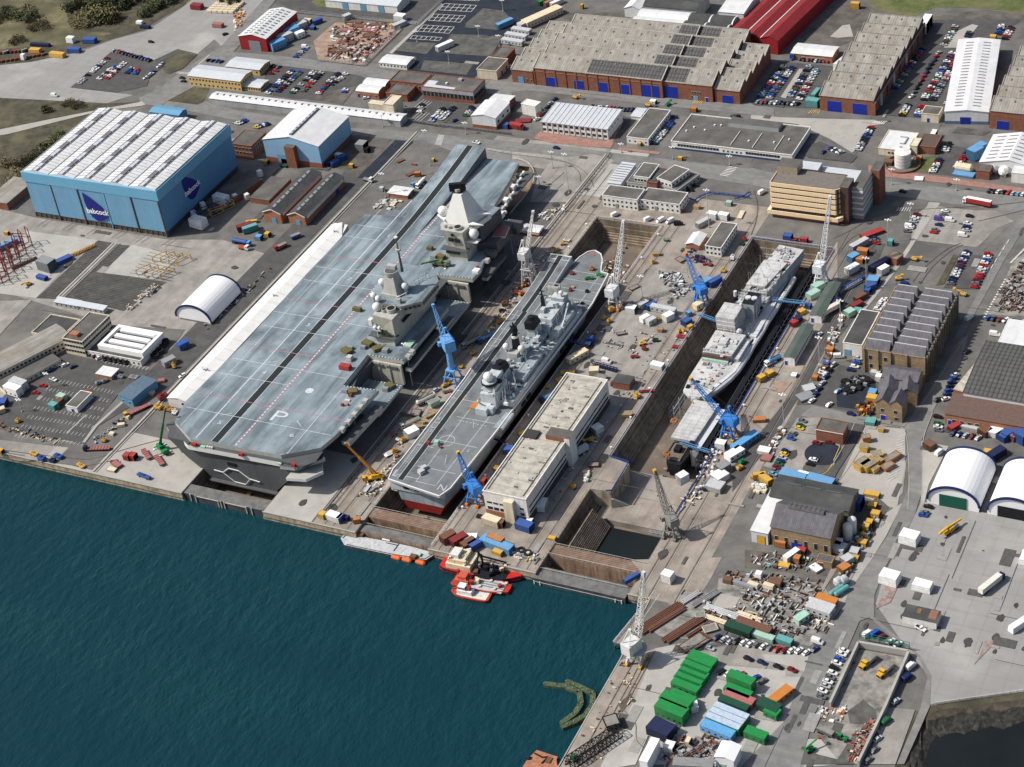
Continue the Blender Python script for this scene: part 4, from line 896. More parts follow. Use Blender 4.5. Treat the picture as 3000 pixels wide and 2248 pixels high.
def B(label, a, b, c, base=None, z=None, roof='flat', wall="render_white", rm="felt_roof", rise=.4, nb=1, win=(), doors=(), plinth=None, snap=True, name='building', cat='building', vents=0, lights=None, fascia=None, ref=None, wd=None, rf=.5):
    z = z or HZ(ref or a, base)
    A, th, W_, D_ = frame(a, b, c, z, snap)
    if wd: W_ = wd[0] or W_; D_ = wd[1] or D_
    t = thing(name, label, cat, A, th)
    q = MB(); q.prism([(0,0),(W_,0),(W_,D_),(0,D_)], 0, z, wall, bottom=False)
    rq = MB(); wq = roofmesh(rq, roof, W_, D_, z, rm, wall, rise, nb, .4, rf)
    for vs, mi_ in zip(wq.f, wq.m): q.face([wq.v[i] for i in vs], wq.mats[mi_])
    q.build('wall', t); r = rq.build('roof', t)
    if plinth:
        p = MB(); p.box(-.06,-.06,0,W_+.06,D_+.06,plinth[0],plinth[1]); p.build('plinth', t)
    if fascia:
        p = MB(); p.box(-.3,-.3,z-fascia[0],W_+.3,D_+.3,z-.05,fascia[1]); p.build('fascia', t)
    for s in win: windows(t, s[0], s[1], s[2], s[3], s[4], W_, D_, *(s[5:]))
    for s in doors: door(t, s[0], s[1], s[2], s[3], W_, D_, *(s[4:]))
    if lights:                                  # skylights / roof vents: (nx, ny, w, d, material, x margin)
        nx, ny, lw, ld, lm = lights[:5]; g_ = lights[5] if len(lights) > 5 else .12
        v = MB(); v.box(-lw/2,-ld/2,-.1,lw/2,ld/2,.22,lm); me = v.mesh('skylight')
        for i in range(nx):
            for j in range(ny):
                x = W_*(g_+(1-2*g_)*(i+.5)/nx); y = D_*(.04+.92*(j+.5)/ny)
                if roof == 'gy': f = ((x % (W_/nb))/(W_/nb)); hh = rise*(1-abs(2*f-1)); ang = math.atan2(rise, W_/nb/2)*(1 if f < .5 else -1); ro = (0,-ang,0)
                elif roof == 'gx': f = ((y % (D_/nb))/(D_/nb)); hh = rise*(1-abs(2*f-1)); ang = math.atan2(rise, D_/nb/2)*(1 if f < .5 else -1); ro = (ang,0,0)
                else: hh, ro = .05, (0,0,0)
                o = obj('skylight', me, r); o.location = (x,y,z+hh+.06); o.rotation_euler = ro
    return t, W_, D_, z
def leaf(t, s, cx, cz, W_, side, Wd, D_):       # pointed sail shaped navy sign with white lettering
    pts = [(-.47,.5),(-.2,.36),(.15,.12),(.40,-.13),(.5,-.22),(.34,-.36),(.1,-.47),(-.12,-.5),(-.30,-.38),(-.42,-.15),(-.47,.12)]
    q = MB(); P = [(x*s*.86, z*s) for x, z in pts]
    q.face([(x,-.12,z) for x, z in P], "logo_navy"); q.face([(x,0,z) for x, z in P][::-1], "logo_navy")
    for a_, b_ in zip(P, P[1:]+P[:1]): q.face([(a_[0],-.12,a_[1]),(a_[0],0,a_[1]),(b_[0],0,b_[1]),(b_[0],-.12,b_[1])], "logo_navy")
    o = q.build('sign', t); o.location = (cx,-1.05,cz) if side == 'f' else (Wd+.3,cx,cz)
    if side == 'r': o.rotation_euler.z = math.pi/2
    text('babcock', s*.25, "fabric_white", (0,-.22,-s*.15), o, 'lettering', (RAD(90),0,0), 1.0, .03, .012)
# -- huge blue shed
cr(0,0)
t, W_, D_, z = B('huge blue shed with white ribbed roof and two navy leaf signs', (180,1388), (1275,1532), (1850,1000), (275,1757), wall="shed_blue", roof='flat', rm="shed_fascia", rise=0, name='assembly_shed', cat='shed', snap=True)
q = MB(); q.box(-.9,-.9,z-6.4,W_+.9,D_+.9,z+.1,"shed_fascia"); q.build('fascia', t)
q = MB(); nb = 5; N = 8
def ry(x): f = (x % (W_/nb))/(W_/nb); return z+.3+1.9*math.sin(math.pi*f)**.8
xs = [W_*i/(nb*N) for i in range(nb*N+1)]
zs = [z+.3+1.3*abs(math.sin(math.pi*(i/N))) for i in range(nb*N+1)]
for i in range(nb*N): q.face([(xs[i],0,zs[i]),(xs[i+1],0,zs[i+1]),(xs[i+1],D_,zs[i+1]),(xs[i],D_,zs[i])], "metal_white"); q.face([(xs[i],0,z-.5),(xs[i+1],0,z-.5),(xs[i+1],0,zs[i+1]),(xs[i],0,zs[i])], "metal_white")
r = q.build('roof', t)
q = MB()
for k in range(nb):
    xm = W_*(k+.5)/nb
    for j in range(18):
        y0 = D_*j/18; m_ = "vent_grey" if (j//2)%2 else "metal_pale"
        q.box(xm-1.2,y0,z+1.5,xm+1.2,y0+D_/18-.4,z+2.2,m_)
    for sx in (-2.2,2.2): q.box(xm+sx-.12,0,z+1.4,xm+sx+.12,D_,z+1.8,"vent_grey")
q.build('ridge_vent', r)
q = MB()
for k in range(nb+1):
    x = min(max(W_*k/nb,.2),W_-.2); q.box(x-.18,0,z+.2,x+.18,D_,z+.75,"tin_grey")
for j in range(1,26):
    y = D_*j/26
    for i in range(nb*N):
        if (i+j*3)%11: q.bar((xs[i],y,zs[i]+.1),(xs[i+1],y,zs[i+1]+.1),.22,"tin_grey")
q.build('roof_rib', r)
for k in range(5):                              # sliding door leaves
    q = MB(); x0 = W_*k/5; q.box(x0+.5,-.5-.25*(k%2),3.4,x0+W_/5-.2,-.02,z-6.3,"shed_blue"); q.build('door', t)
q = MB()
for k in range(1,6): q.box(W_*k/5-.5,-.95,0,W_*k/5+.1,-.05,z-6.4,paint((.10,.09,.08)) if k != 3 else "shed_fascia")
split_build(q, 'door_post', t)
q = MB(); q.box(-.1,-.15,0,W_+.1,D_*.995,3.3,paint((.07,.065,.06))); [q.box(W_*i/26,-.5,0,W_*i/26+.5,-.16,3.2,paint((.16,.11,.07))) for i in range(27)]; q.build('plinth', t)
q = MB(); q.box(W_+.02,.5,3.3,W_+.16,D_,z-6.4,"shed_blue_dark"); q.build('shaded_side_wall', t)  # right wall away from the sun, shade painted in as darker blue
leaf(t, 19, W_*.515, z*.44, W_, 'f', W_, D_); leaf(t, 19, D_*.40, z*.56, W_, 'r', W_, D_)
# -- pale blue hangar
cr(700,0)
t, W_, D_, z = B('pale blue gabled hangar with white roof and brick stair block on its front', (190,1128), (638,1188), (880,945), ref=(638,1188), base=(665,1372), wall="hangar_blue", roof='gy', rm="metal_white", rise=4.2, name='hangar', cat='hangar', plinth=(3.6,"brick"), doors=[('f',.3,6.5,6,"shed_blue"),('f',.33,5,3.4,"soot_black")])
q = MB(); q.box(W_*.43,-3.6,0,W_*.60,.02,z*.93,"brick","felt_roof"); q.build('stair_block', t)
q = MB(); q.box(W_/2-.9,2,z+3.9,W_/2+.9,D_-2,z+4.9,"vent_grey"); [q.box(W_/2-.5,3+i*4,z+4.9,W_/2+.5,5+i*4,z+5.0,"metal_pale") for i in range(int(D_/4)-1)]; q.build('ridge_vent', t)
# -- long white shed, cream blocks
t, W_, D_, z = B('very long narrow white shed lying along the back road', (-240,795), (1325,957), (1350,905), ref=(1325,957), base=(1322,1012), wall="tin_grey", roof='gx', rm="metal_white", rise=1.0, lights=(28,1,.8,2.2,"skylight",.01), name='long_shed', cat='shed', wd=(0,9))
B('cream tower block behind the right end of the long white shed', (1165,845), (1245,857), (1305,785), z=10, wall="render_cream", rm="render_cream", rise=.5, name='block')
B('low cream annex wall block beside the cream tower block', (1045,838), (1165,858), (1190,830), z=5, wall="render_cream", rm="render_cream", rise=0, name='block')
# -- yellow brick offices
cr(0,0)
B('two storey yellow office with striped blue grey roof beside the crossroads', (1520,612), (1945,658), (2050,572), base=(1542,692), wall="yellow_brick", roof='gx', rm="metal_blue" if 0 else "metal_pale", rise=1.4, name='office_building', cat='office', win=[('f',16,4.6,1.2,1.1),('f',12,1.2,1.2,1.1),('r',6,4.6,1.2,1.1),('r',6,1.2,1.2,1.1)])
B('rear yellow office wing with pale blue roof', (1825,537), (2085,578), (2185,503), ref=(2085,578), base=(2092,628), wall="yellow_brick", roof='gx', rm="metal_pale", rise=1.0, name='office_building', cat='office', win=[('r',6,2,1.2,1.1),('f',6,2,1.2,1.1)])
B('small single storey yellow office with pale roof', (1965,697), (2110,708), (2178,645), ref=(2110,708), base=(2112,745), wall="yellow_brick", roof='gx', rm="metal_pale", rise=.7, name='office_building', cat='office', win=[('f',7,1.3,1.2,1.0),('r',5,1.3,1.2,1.0)])
B('small blue roofed workshop tucked behind the huge blue shed', (1210,905), (1440,940), (1490,885), z=6, wall="shed_blue_dark", roof='gx', rm="metal_blue", rise=1, name='workshop', cat='workshop')
cr(700,0)
B('red walled shed with white skylit gable roof', (-5,293), (213,318), (452,98), ref=(213,318), base=(240,425), wall="wall_red", roof='gy', rm="metal_white", rise=2.4, lights=(4,11,2.6,1.0,"skylight",.1), doors=[('f',.55,9,7.2,"door_grey")], name='warehouse', cat='warehouse')
B('low white hut with flat white roof at the edge of the blue black lot', (1135,505), (1355,528), (1432,465), base=(1135,545), wall="render_white", roof='gx', rm="metal_white", rise=.7, win=[('f',8,1.3,1.1,.9),('r',5,1.3,1.1,.9)], name='site_office', cat='office')
B('white sided depot with blue roof cut by the top of the photo', (695,0), (1310,22), (1410,-70), ref=(1310,22), base=(1305,86), wall="render_white", roof='gx', rm="metal_pale", rise=1.5, doors=[('f',.28,4.4,4.6,"metal_blue"),('f',.53,4.4,4.6,"metal_blue"),('f',.78,4.4,4.6,"metal_blue")], name='depot', cat='depot')
t, W_, D_, z = B('glazed dark office block with pale fascia and grey flat roof', (1480,705), (1895,750), (1992,650), ref=(1895,750), base=(1905,845), wall="brick", rm="felt_roof", rise=.5, fascia=(2.4,"tin_grey"), name='office_building', cat='office', win=[('f',13,2.6,3.0,2.2),('r',7,2.6,3.0,2.2)])
q = MB(); q.prism([(0,0),(W_*.62,0),(W_*.62,D_*.2),(W_*.2,D_*.25),(W_*.2,D_*.55),(0,D_*.55)], z+.14, z+.2, "metal_pale"); q.cyl(W_*.4,D_*.4,z,z+1.2,.8,"render_white",8); q.box(W_*.55,D_*.7,z,W_*.62,D_*.85,z+1.4,"tin_grey"); q.build('roof_light', t)
B('flat roofed brick block joined to the left of the glazed dark office', (1222,655), (1470,695), (1565,615), z=7, wall="brick", rm="felt_roof", rise=.5, name='office_building', cat='office', win=[('f',6,4,1.3,1.4)])
B('dark flat roofed brick plant room in front of the glazed office', (1190,755), (1352,782), (1400,705), ref=(1352,782), base=(1345,840), wall="brick", rm="felt_roof", rise=.4, name='plant_room', win=[('r',3,3,1.2,1.2)])
B('small brick workshop with white barrel rooflights', (945,738), (1130,757), (1218,648), base=(945,788), wall="brick_light", roof='bx', rm="metal_white", rise=1.6, nb=2, name='workshop', cat='workshop', win=[('f',4,1.4,1.2,1.0)], doors=[('f',.1,1.4,2.4)])
B('beige block with grey roof beside the sawtooth brick works', (1925,565), (2083,582), (2165,480), base=(1930,635), wall="render_cream", rm="felt_roof", rise=.4, name='substation', doors=[('r',.4,1.6,3),('r',.8,1.6,3)])
cr(1400,0)
B('low brown brick store behind the beige block', (115,457), (228,470), (325,398), ref=(228,470), base=(232,532), wall="brick", rm="felt_roof", rise=.3, name='store')
# -- great sawtooth brick works
RF = .84
def works(label, a, b, c, base, nb, wall="brick", rm="fibre_roof", rise=4.3, doors=(), win=(), ref=None, vents=6, snap=True, z=None, gw="old_white_roof", wd=None):
    t, W_, D_, z = B(label, a, b, c, base, z=z, roof='gx', wall=wall, rm=rm, rise=rise, nb=nb, doors=doors, win=win, ref=ref, name='workshop', cat='workshop', snap=snap, wd=wd, rf=RF)
    q = MB(); bd = D_/nb
    for k in range(nb):
        y0 = k*bd
        for x in (0, W_):
            q.bar((x,y0-.1,z+.2),(x,y0+bd*RF,z+rise+.2),.6,gw); q.bar((x,y0+bd*RF,z+rise+.2),(x,y0+bd+.1,z+.2),.6,gw)
    for k in range(nb): q.bar((0,k*bd+bd*RF,z+rise+.1),(W_,k*bd+bd*RF,z+rise+.1),.5,gw)
    split_build(q, 'coping', t)
    v = MB(); v.box(-.35,-.7,0,.35,.7,.6,"tin_grey","vent_grey"); me = v.mesh('roof_vent'); an = math.atan2(rise, bd*RF)
    for k in range(nb):
        for i in range(vents):
            o = obj('roof_vent', me, t); o.location = (W_*(i+.5)/vents, k*bd+bd*.62, z+rise*.74); o.rotation_euler.x = an
    return t, W_, D_, z
BB = 7.8
t, W1, D1, zB = works('main range of the great brick works with five grey sawtooth roofs and blue doors', (450,548), (1500,640), (1805,228), (455,690), 5, doors=[('f',.135,7.4,6.4),('f',.35,6.6,6.2),('f',.535,6.8,6.6),('f',.72,6.8,6.8),('f',.905,11.5,8.2)], vents=9, win=[('f',3,9.5,1.4,.5,.11,.17),('f',3,9.5,1.4,.5,.32,.38)])
q = MB(); bd = D1/5
for k in range(5):                              # dark patched sheets on the right third of each slope
    x0 = W1*(.86 if k else .42); x1 = W1*(.998 if k else .995); s = 4.3/(bd*RF)
    y0, y1 = k*bd+.6, k*bd+bd*RF-.8
    q.face([(x0,y0,zB+s*(y0-k*bd)+.12),(x1,y0,zB+s*(y0-k*bd)+.12),(x1,y1,zB+s*(y1-k*bd)+.12),(x0,y1,zB+s*(y1-k*bd)+.12)], "fibre_dark")
split_build(q, 'roof_patch', t)
q = MB()
for k in range(12): q.box(W1*k/12-.35,-.35,0,W1*k/12+.35,.02,zB-.4,"brick")
q.box(0,-.2,zB-2.6,W1,.01,zB-2.2,"brick_light"); split_build(q, 'pilaster', t)
t, W2, D2, z2 = works('right range of the great brick works with dark patched grey sawtooth roofs', (1490,657), (1898,695), (2165,300), (1500,790), 5, doors=[('f',.12,11.5,8),('f',.66,2.2,3,"metal_blue"),('f',.88,1.8,3)], vents=3, win=[('f',4,5,1.3,1.1,.58,.78),('f',2,2,1.3,1.1,.55,.7)], wd=(0,D1))
q = MB(); bd = D2/5
for k in range(5):
    s = 4.3/(bd*RF); y0, y1 = k*bd+.6, k*bd+bd*RF-.8
    q.face([(.8,y0,z2+s*(y0-k*bd)+.12),(W2*.46,y0,z2+s*(y0-k*bd)+.12),(W2*.46,y1,z2+s*(y1-k*bd)+.12),(.8,y1,z2+s*(y1-k*bd)+.12)], "fibre_dark")
split_build(q, 'roof_patch', t)
works('left end range of the great brick works with a turquoise door', (268,560), (445,572), (700,205), (275,668), 5, doors=[('f',.42,3.6,4.4,paint(LBLUE))], vents=2, rise=3.6, win=[('f',2,2,1.4,1.1,.6,1)])
works('right end range of the great brick works with one blue door', (1915,720), (2115,745), (2330,400), (1918,828), 5, doors=[('f',.5,6.6,5.2)], vents=2, rise=3.6)
# -- white and dark barrel roofed hall behind
t, W_, D_, z = B('pale hall with barrel roofs half white and half dark behind the brick works', (1235,205), (2008,278), (2120,150), z=9, wall="tin_grey", roof='bx', rm="metal_white", rise=2.6, nb=2, name='hall', cat='hall')
q = MB(); bd = D_/2
for k in range(2):
    for x0, x1 in ((.535,.745),(.765,.985)):
        N = 10; ar = [(k*bd+bd/2-bd/2*math.cos(math.pi*i/N), z+2.72*math.sin(math.pi*i/N)+.1) for i in range(N+1)]
        for p, r in zip(ar, ar[1:]): q.face([(W_*x0,p[0],p[1]),(W_*x1,p[0],p[1]),(W_*x1,r[0],r[1]),(W_*x0,r[0],r[1])], "dark_roof")
split_build(q, 'roof_sheet', t)
B('white gabled shed at the top edge left of the barrel roofed hall', (1185,65), (1305,80), (1390,-10), z=6.5, wall="metal_white", roof='gy', rm="metal_white", rise=2, name='shed', cat='shed')
B('dark roofed hall cut by the top edge behind the white barrel roofs', (1340,45), (1775,70), (1860,-60), z=9, wall="tin_grey", roof='gx', rm="dark_roof", rise=2.5, nb=2, name='hall', cat='hall')
B('tall white walled hall at the top edge beside the red roofed hall', (1950,95), (2150,110), (2290,-60), z=13, wall="metal_white", roof='gx', rm="metal_white", rise=1, name='hall', cat='hall')
cr(2200,0)
t, W_, D_, z = B('long hall with dark red roof and thin white gutter lines', (-190,265), (215,330), (500,-45), ref=(215,330), base=(225,362), z=10, wall="wall_red", roof='gy', rm="roof_red", rise=2.2, nb=3, name='hall', cat='hall', wd=(0,115))
q = MB(); [q.box(W_*k/3-.3,0,z+.1,W_*k/3+.3,D_,z+.5,"metal_white") for k in (1,2)]; [q.box(W_*.8,D_*v,z+.8,W_*.8+2,D_*v+2,z+1.6,"metal_white") for v in (.2,.55)]; split_build(q, 'gutter', t)
t, W_, D_, z = works('brick works with eight grey brown roof bays between two car parks', (555,772), (998,808), (1372,165), (552,895), 8, doors=[('f',.27,8.4,7),('f',.74,8.4,7)], vents=4, rise=3.6, gw="fibre_roof")
q = MB(); q.bar((W_+.9,0,z-1.2),(W_+.9,D_,z-1.2),1.3,"vent_grey",8); q.build('pipe', t)
q = MB(); [q.box(W_,D_*k/8,0,W_+1.0,D_*k/8+1,z-1.8,"render_white" if k in (1,3,5) else "brick") for k in range(9)]; split_build(q, 'buttress', t)
t2 = MB(); t2.box(-5,D_*.3,0,-.3,D_*.45,5,"metal_white"); t2.prism([(-7,D_*.45),(-.3,D_*.45),(-.3,D_*.72)],0,6,"metal_white"); t2.build('lean_to', t)
t, W_, D_, z = B('long white metal shed with dark slot rooflights right of the car parks', (1570,902), (1925,908), (2285,325), (1570,1005), wall="metal_white", roof='gy', rm="metal_white", rise=1.2, name='shed', cat='shed', doors=[('f',.47,5.6,4.4)], lights=(2,22,4.4,.7,"vent_grey",.08), plinth=(2,paint((.10,.16,.25))))
works('brick works with grey brown roof bays cut by the right edge of the photo', (1932,895), (2290,925), (2560,430), (1935,1040), 6, doors=[('f',.31,6.6,5.4)], vents=3, rise=3.6, gw="fibre_roof")
B('low white roofed brown messroom with parked cars along its front', (325,430), (650,470), (697,388), z=4.5, wall="brick_light", roof='gx', rm="metal_white", rise=.8, name='messroom', doors=[('f',.3+.12*k,2,2.4,"soot_black") for k in range(5)])
B('cream hut with grey flat roof at the end of the long car park', (1380,920), (1520,932), (1558,870), base=(1378,985), wall="render_cream", rm="felt_roof", rise=.2, name='hut', cat='hut', doors=[('f',.4,1.4,2.6,"door_blue")])
# -- white offices around the middle road
cr(1400,0)
t, W_, D_, z = B('white two storey office with ribbed pale roof and two rows of wide windows', (510,985), (1038,1060), (1142,912), base=(515,1072), wall="render_white", roof='mono', rm="metal_pale", rise=1.0, name='office_building', cat='office', win=[('f',12,4.9,1.6,2.0),('f',12,1.4,1.6,2.0),('r',5,4.9,1.2,1.0)])
q = MB(); [q.bar((W_*k/14,-.4,z+.15),(W_*k/14,D_,z+1.2),.25,"metal_white") for k in range(15)]; split_build(q, 'roof_rib', t)
q = MB(); [q.box(W_*k/12-.12,-.3,0,W_*k/12+.12,-.02,z,"metal_white") for k in range(13)]; split_build(q, 'mullion', t)
B('long low white office with dark flat roof beside a single car row', (1205,1112), (1375,1137), (1562,902), base=(1205,1160), wall="render_white", rm="felt_roof", rise=.3, name='office_building', cat='office', win=[('r',12,1.6,1.2,1.0),('f',4,1.4,1,.9)])
B('small white annex on the back of the long low office', (1240,940), (1312,952), (1360,885), ref=(1312,952), base=(1312,982), wall="render_white", roof='gx', rm="metal_pale", rise=.4, name='annex', win=[('r',2,1.2,1,.8)])
t, W_, D_, z = B('wide white canteen with large dark flat roof and rooftop plant', (1565,1148), (2545,1262), (2650,1030), base=(1570,1206), wall="render_white", rm="felt_roof", rise=.5, name='canteen_building', plinth=(1.3,paint((.03,.06,.16))), win=[('f',14,2.4,1.5,1.5,.05,.4),('f',5,2.2,1,1,.42,.6),('f',12,2.4,1.5,1.5,.62,.9)])
q = MB(); q.box(W_*.36,D_*.72,z,W_*.78,D_*.95,z+2.6,"tin_grey","felt_roof"); q.build('plant_room', t)
q = MB(); [q.box(W_*f,D_*.1,z+.1,W_*f+.3,D_*.6,z+.7,"render_white") for f in (.48,.66,.84)]; [q.cyl(W_*f,D_*g_,z,z+.9,.6,"render_white",8) for f, g_ in ((.06,.4),(.1,.55),(.2,.5),(.25,.7),(.3,.72),(.6,.3),(.9,.5),(.8,.35))]; split_build(q, 'roof_vent', t)
cr(700,0)
t, W_, D_, z = B('white gabled workshop on a red brick base left of the paved office court', (1882,935), (2072,960), (2165,832), base=(1888,1032), wall="metal_white", roof='gy', rm="metal_white", rise=1.6, name='workshop', cat='workshop', plinth=(2.2,"brick"), win=[('r',3,3.6,1.6,2.0)])
cr(1400,0)
B('rear white roofed part of the gabled workshop on red brick', (60,850), (215,872), (325,785), ref=(215,872), base=(218,930), wall="brick", roof='gx', rm="metal_white", rise=.8, name='workshop', cat='workshop', win=[('r',4,2,1.2,1.2)])
B('small white box tower behind the red and white boats of the works yard' if 0 else 'small square white tower block beside the gabled workshop', (350,842), (462,866), (492,825), base=(365,922), wall="render_white", rm="render_white", rise=.2, name='tower_block')
# -- cabin offices above the middle dock
cr(1400,400)
WW = [('f',8,4.2,1.1,1.0),('f',8,1.3,1.1,1.0),('r',4,4.2,1.1,1.0),('r',4,1.3,1.1,1.0)]
B('left one of two white two storey cabin offices in front, grey roofed', (1005,478), (1285,520), (1345,435), base=(1010,568), wall="render_white", rm="felt_roof", rise=.2, name='cabin_office', cat='office', win=WW, doors=[('f',.4,1.6,3,paint(GREY))])
B('right one of two white two storey cabin offices in front, red car at its side', (1310,512), (1627,562), (1690,465), ref=(1627,562), base=(1627,636), wall="render_white", rm="felt_roof", rise=.2, name='cabin_office', cat='office', win=WW, doors=[('f',.4,1.6,3,paint(GREY))])
t, W_, D_, z = B('pale ribbed metal roof store left of the cabin offices', (1048,372), (1152,386), (1277,228), base=(1050,412), wall="metal_pale", roof='mono', rm="metal_pale", rise=.6, name='store')
q = MB(); [q.bar((0,D_*k/9,z+.2+.6*k/9),(W_,D_*k/9,z+.2+.6*k/9),.3,"vent_grey") for k in range(1,9)]; split_build(q, 'roof_rib', t)
B('lower grey cabin block left of the brown brick stair core', (1205,372), (1365,396), (1480,245), z=4, wall="tin_grey", rm="felt_roof", rise=.3, name='cabin_office', cat='office', win=[('f',5,1.4,1.2,1.2)])
B('upper white cabin storey left of the brown brick stair core', (1262,322), (1385,342), (1480,235), z=7.4, wall="render_white", rm="felt_roof", rise=.2, name='cabin_office', cat='office', win=[('f',5,4.8,1.2,1.3)])
B('brown brick stair core between the grey roofed cabin blocks', (1368,372), (1444,386), (1500,240), z=6.4, wall="brick", rm="dark_roof", rise=.4, name='stair_core', wd=(0,16))
B('lower grey cabin block right of the brown brick stair core', (1450,388), (1612,442), (1716,282), z=4, wall="tin_grey", rm="felt_roof", rise=.3, name='cabin_office', cat='office', win=[('f',6,1.4,1.2,1.2),('r',6,1.4,1.2,1.2)])
B('upper white cabin storey right of the brown brick stair core', (1450,338), (1568,376), (1652,252), z=7.4, wall="render_white", rm="felt_roof", rise=.2, name='cabin_office', cat='office', win=[('f',4,4.8,1.2,1.2),('r',5,4.8,1.2,1.2)])
B('white gabled hut with brown wall between the middle and right docks', (1685,868), (1790,882), (1842,790), base=(1690,912), wall="brick_light", roof='gy', rm="metal_white", rise=1.2, name='hut', cat='hut')
B('white two storey office with dark roof near the right dock head', (1840,888), (1967,908), (2115,715), ref=(1967,908), base=(1972,982), wall="render_white", rm="felt_roof", rise=.2, name='office_building', cat='office', win=[('f',4,4.4,1.1,1.0),('f',4,1.4,1.1,1.0),('r',8,4.4,1.1,1.0),('r',8,1.4,1.1,1.0)])
B('white hut with red base beside the white lattice crane', (340,757), (490,778), (502,722), base=(342,795), wall="render_white", roof='gx', rm="metal_white", rise=.5, name='hut', cat='hut', plinth=(1.4,paint(DRED)))
cr(700,400)
B('white roofed brick hut beside the carrier port bow', (1205,457), (1365,477), (1392,415), base=(1206,492), wall="brick_light", roof='gx', rm="metal_white", rise=.4, name='hut', cat='hut', doors=[('r',.5,1.4,2.4,"metal_blue")])
# -- twin brick sheds and flat stores left of the carrier
for lab, a, b, c, ba in (('left one of twin long brick sheds with dark roofs and blue door', (195,607), (335,627), (648,292), (206,692)), ('right one of twin long brick sheds with dark roofs and blue door', (395,632), (530,652), (846,327), (402,707))):
    t, W_, D_, z = B(lab, a, b, c, ba, wall="brick_light", roof='gy', rm="dark_roof", rise=2.2, name='brick_shed', cat='shed', doors=[('f',.55,3,3.4,"metal_blue"),('r',.8,3,3)], lights=(1,9,1.4,3,"tin_grey",.33))
    q = MB(); q.box(W_+.02,2,z-2.6,W_+.12,D_-1,z-.1,"render_white"); [q.bar((p[0],-.45,p[1]),(p2[0],-.45,p2[1]),.35,"render_white") for p, p2 in (((-.4,z-.2),(W_/2,z+2.3)),((W_/2,z+2.3),(W_+.4,z-.2)))]; split_build(q, 'cladding', t)
B('flat dark grey store nearest the twin brick sheds', (85,497), (235,527), (420,352), z=3.4, wall="brick", rm="felt_roof", rise=0, name='store')
cr(0,500)
B('flat dark grey store nearest the huge blue shed', (1745,182), (1900,227), (2103,62), z=3.4, wall="brick", rm="felt_roof", rise=0, name='store')
cr(700,0)
B('three storey brick office with dark roof behind the pale blue hangar', (-70,1165), (88,1196), (215,1085), ref=(88,1196), base=(60,1312), wall="brick", rm="felt_roof", rise=.3, name='office_building', cat='office', win=[('f',6,6.6,1.2,1.6),('f',6,3.6,1.2,1.6),('r',8,6.6,1.2,1.6),('r',8,3.6,1.2,1.6)], z=9.5)
# -- lower left yard
cr(0,500)
t = thing('covered_walkway', 'long white sheeted cover beside the carrier port side', 'cover', (6.6,58.5))
q = MB(); q.prism([(0,0),(12.2,0),(12.2,158),(9.5,172),(.5,172),(0,166)], 0, 5.2, "tarp_white"); q.build('wall', t)
q = MB(); q.face([(-.3,-.3,5.2),(6,-.3,6.4),(6,172,6.4),(-.3,170,5.2)],"tarp_white"); q.face([(6,-.3,6.4),(12.5,-.3,5.2),(12.5,160,5.2),(6,172,6.4)],"tarp_white"); q.build('roof', t)
q = MB(); q.box(8.6,-.3,2.6,11,-.02,3.8,"dark_glass"); q.build('window', t)
def barrel(label, a, b, c, hw, rise, rim, dr=None, name='fabric_shelter', wd=None):
    A, th, W_, D_ = frame(a, b, c, 0)
    if wd: W_, D_ = wd[0] or W_, wd[1] or D_
    t = thing(name, label, 'shelter', A, th)
    q = MB(); N = 18; ar = [(0,0)]+[(W_/2-W_/2*math.cos(math.pi*i/N), hw+rise*math.sin(math.pi*i/N)) for i in range(N+1)]+[(W_,0)]
    for p, r in zip(ar, ar[1:]): q.face([(p[0],0,p[1]),(p[0],D_,p[1]),(r[0],D_,r[1]),(r[0],0,r[1])][::-1], "fabric_white")
    q.build('roof', t); q = MB()
    for y in (.05, D_-.05): q.face([(p[0],y,p[1]) for p in ar], "fabric_white")
    q.build('wall', t); q = MB()
    for y in (-.1, D_+.1):
        q.path([(p[0],y,p[1]+.1) for p in ar[1:-1]], .9, rim)
    split_build(q, 'rim', t)
    q = MB(); q.box(W_-.1,0,0,W_+.25,D_,hw*.6,rim); q.build('skirt', t)
    if dr:
        q = MB(); q.box(W_*dr[0],-.35,0,W_*dr[1],-.02,dr[2],dr[3]); q.build('door', t)
    return t
nv = mat("rim_navy", (.012,.022,.10), .5, .05, .4)
barrel('white barrel shelter with dark rim standing in the left yard', (1432,1195), (1722,1238), (1948,985), 1.5, 8.5, nv, (.1,.9,.9,"vent_grey"))
q = B('low dark roofed store with white front, left yard' if 0 else 'two storey pale tower office with window rows in the left yard', (505,1362), (665,1392), (875,1177), base=(538,1482), wall="render_cream", rm="felt_roof", rise=.5, name='office_building', cat='office', win=[('f',7,z_,1.3,1.5) for z_ in (2.2,5.4,8.4)]+[('r',14,z_,1.3,1.5) for z_ in (2.2,5.4,8.4)])
t = q[0]; r_ = MB(); r_.box(q[1]*.2,q[2]*.12,q[3],q[1]*.6,q[2]*.25,q[3]+1.8,"brick_light"); r_.build('roof_hut', t)
B('beige block with dark flat roof beside the pale tower office', (258,1317), (505,1347), (655,1197), base=(266,1392), wall="render_cream", rm="dark_roof", rise=.5, name='building', win=[('f',6,3.4,1.2,1.2),('r',6,3.4,1.2,1.2)], plinth=(2,"brick_light"), doors=[('f',.75,2.4,2.8,paint(TEAL))])
t, W_, D_, z = B('low wide building under a white ring roof, tyres stacked beside it', (705,1462), (1135,1547), (1300,1375), z=3.6, wall="render_white", rm="dark_roof", rise=.4, name='clubhouse', win=[('f',11,1.2,1.2,1.0)])
q = MB()
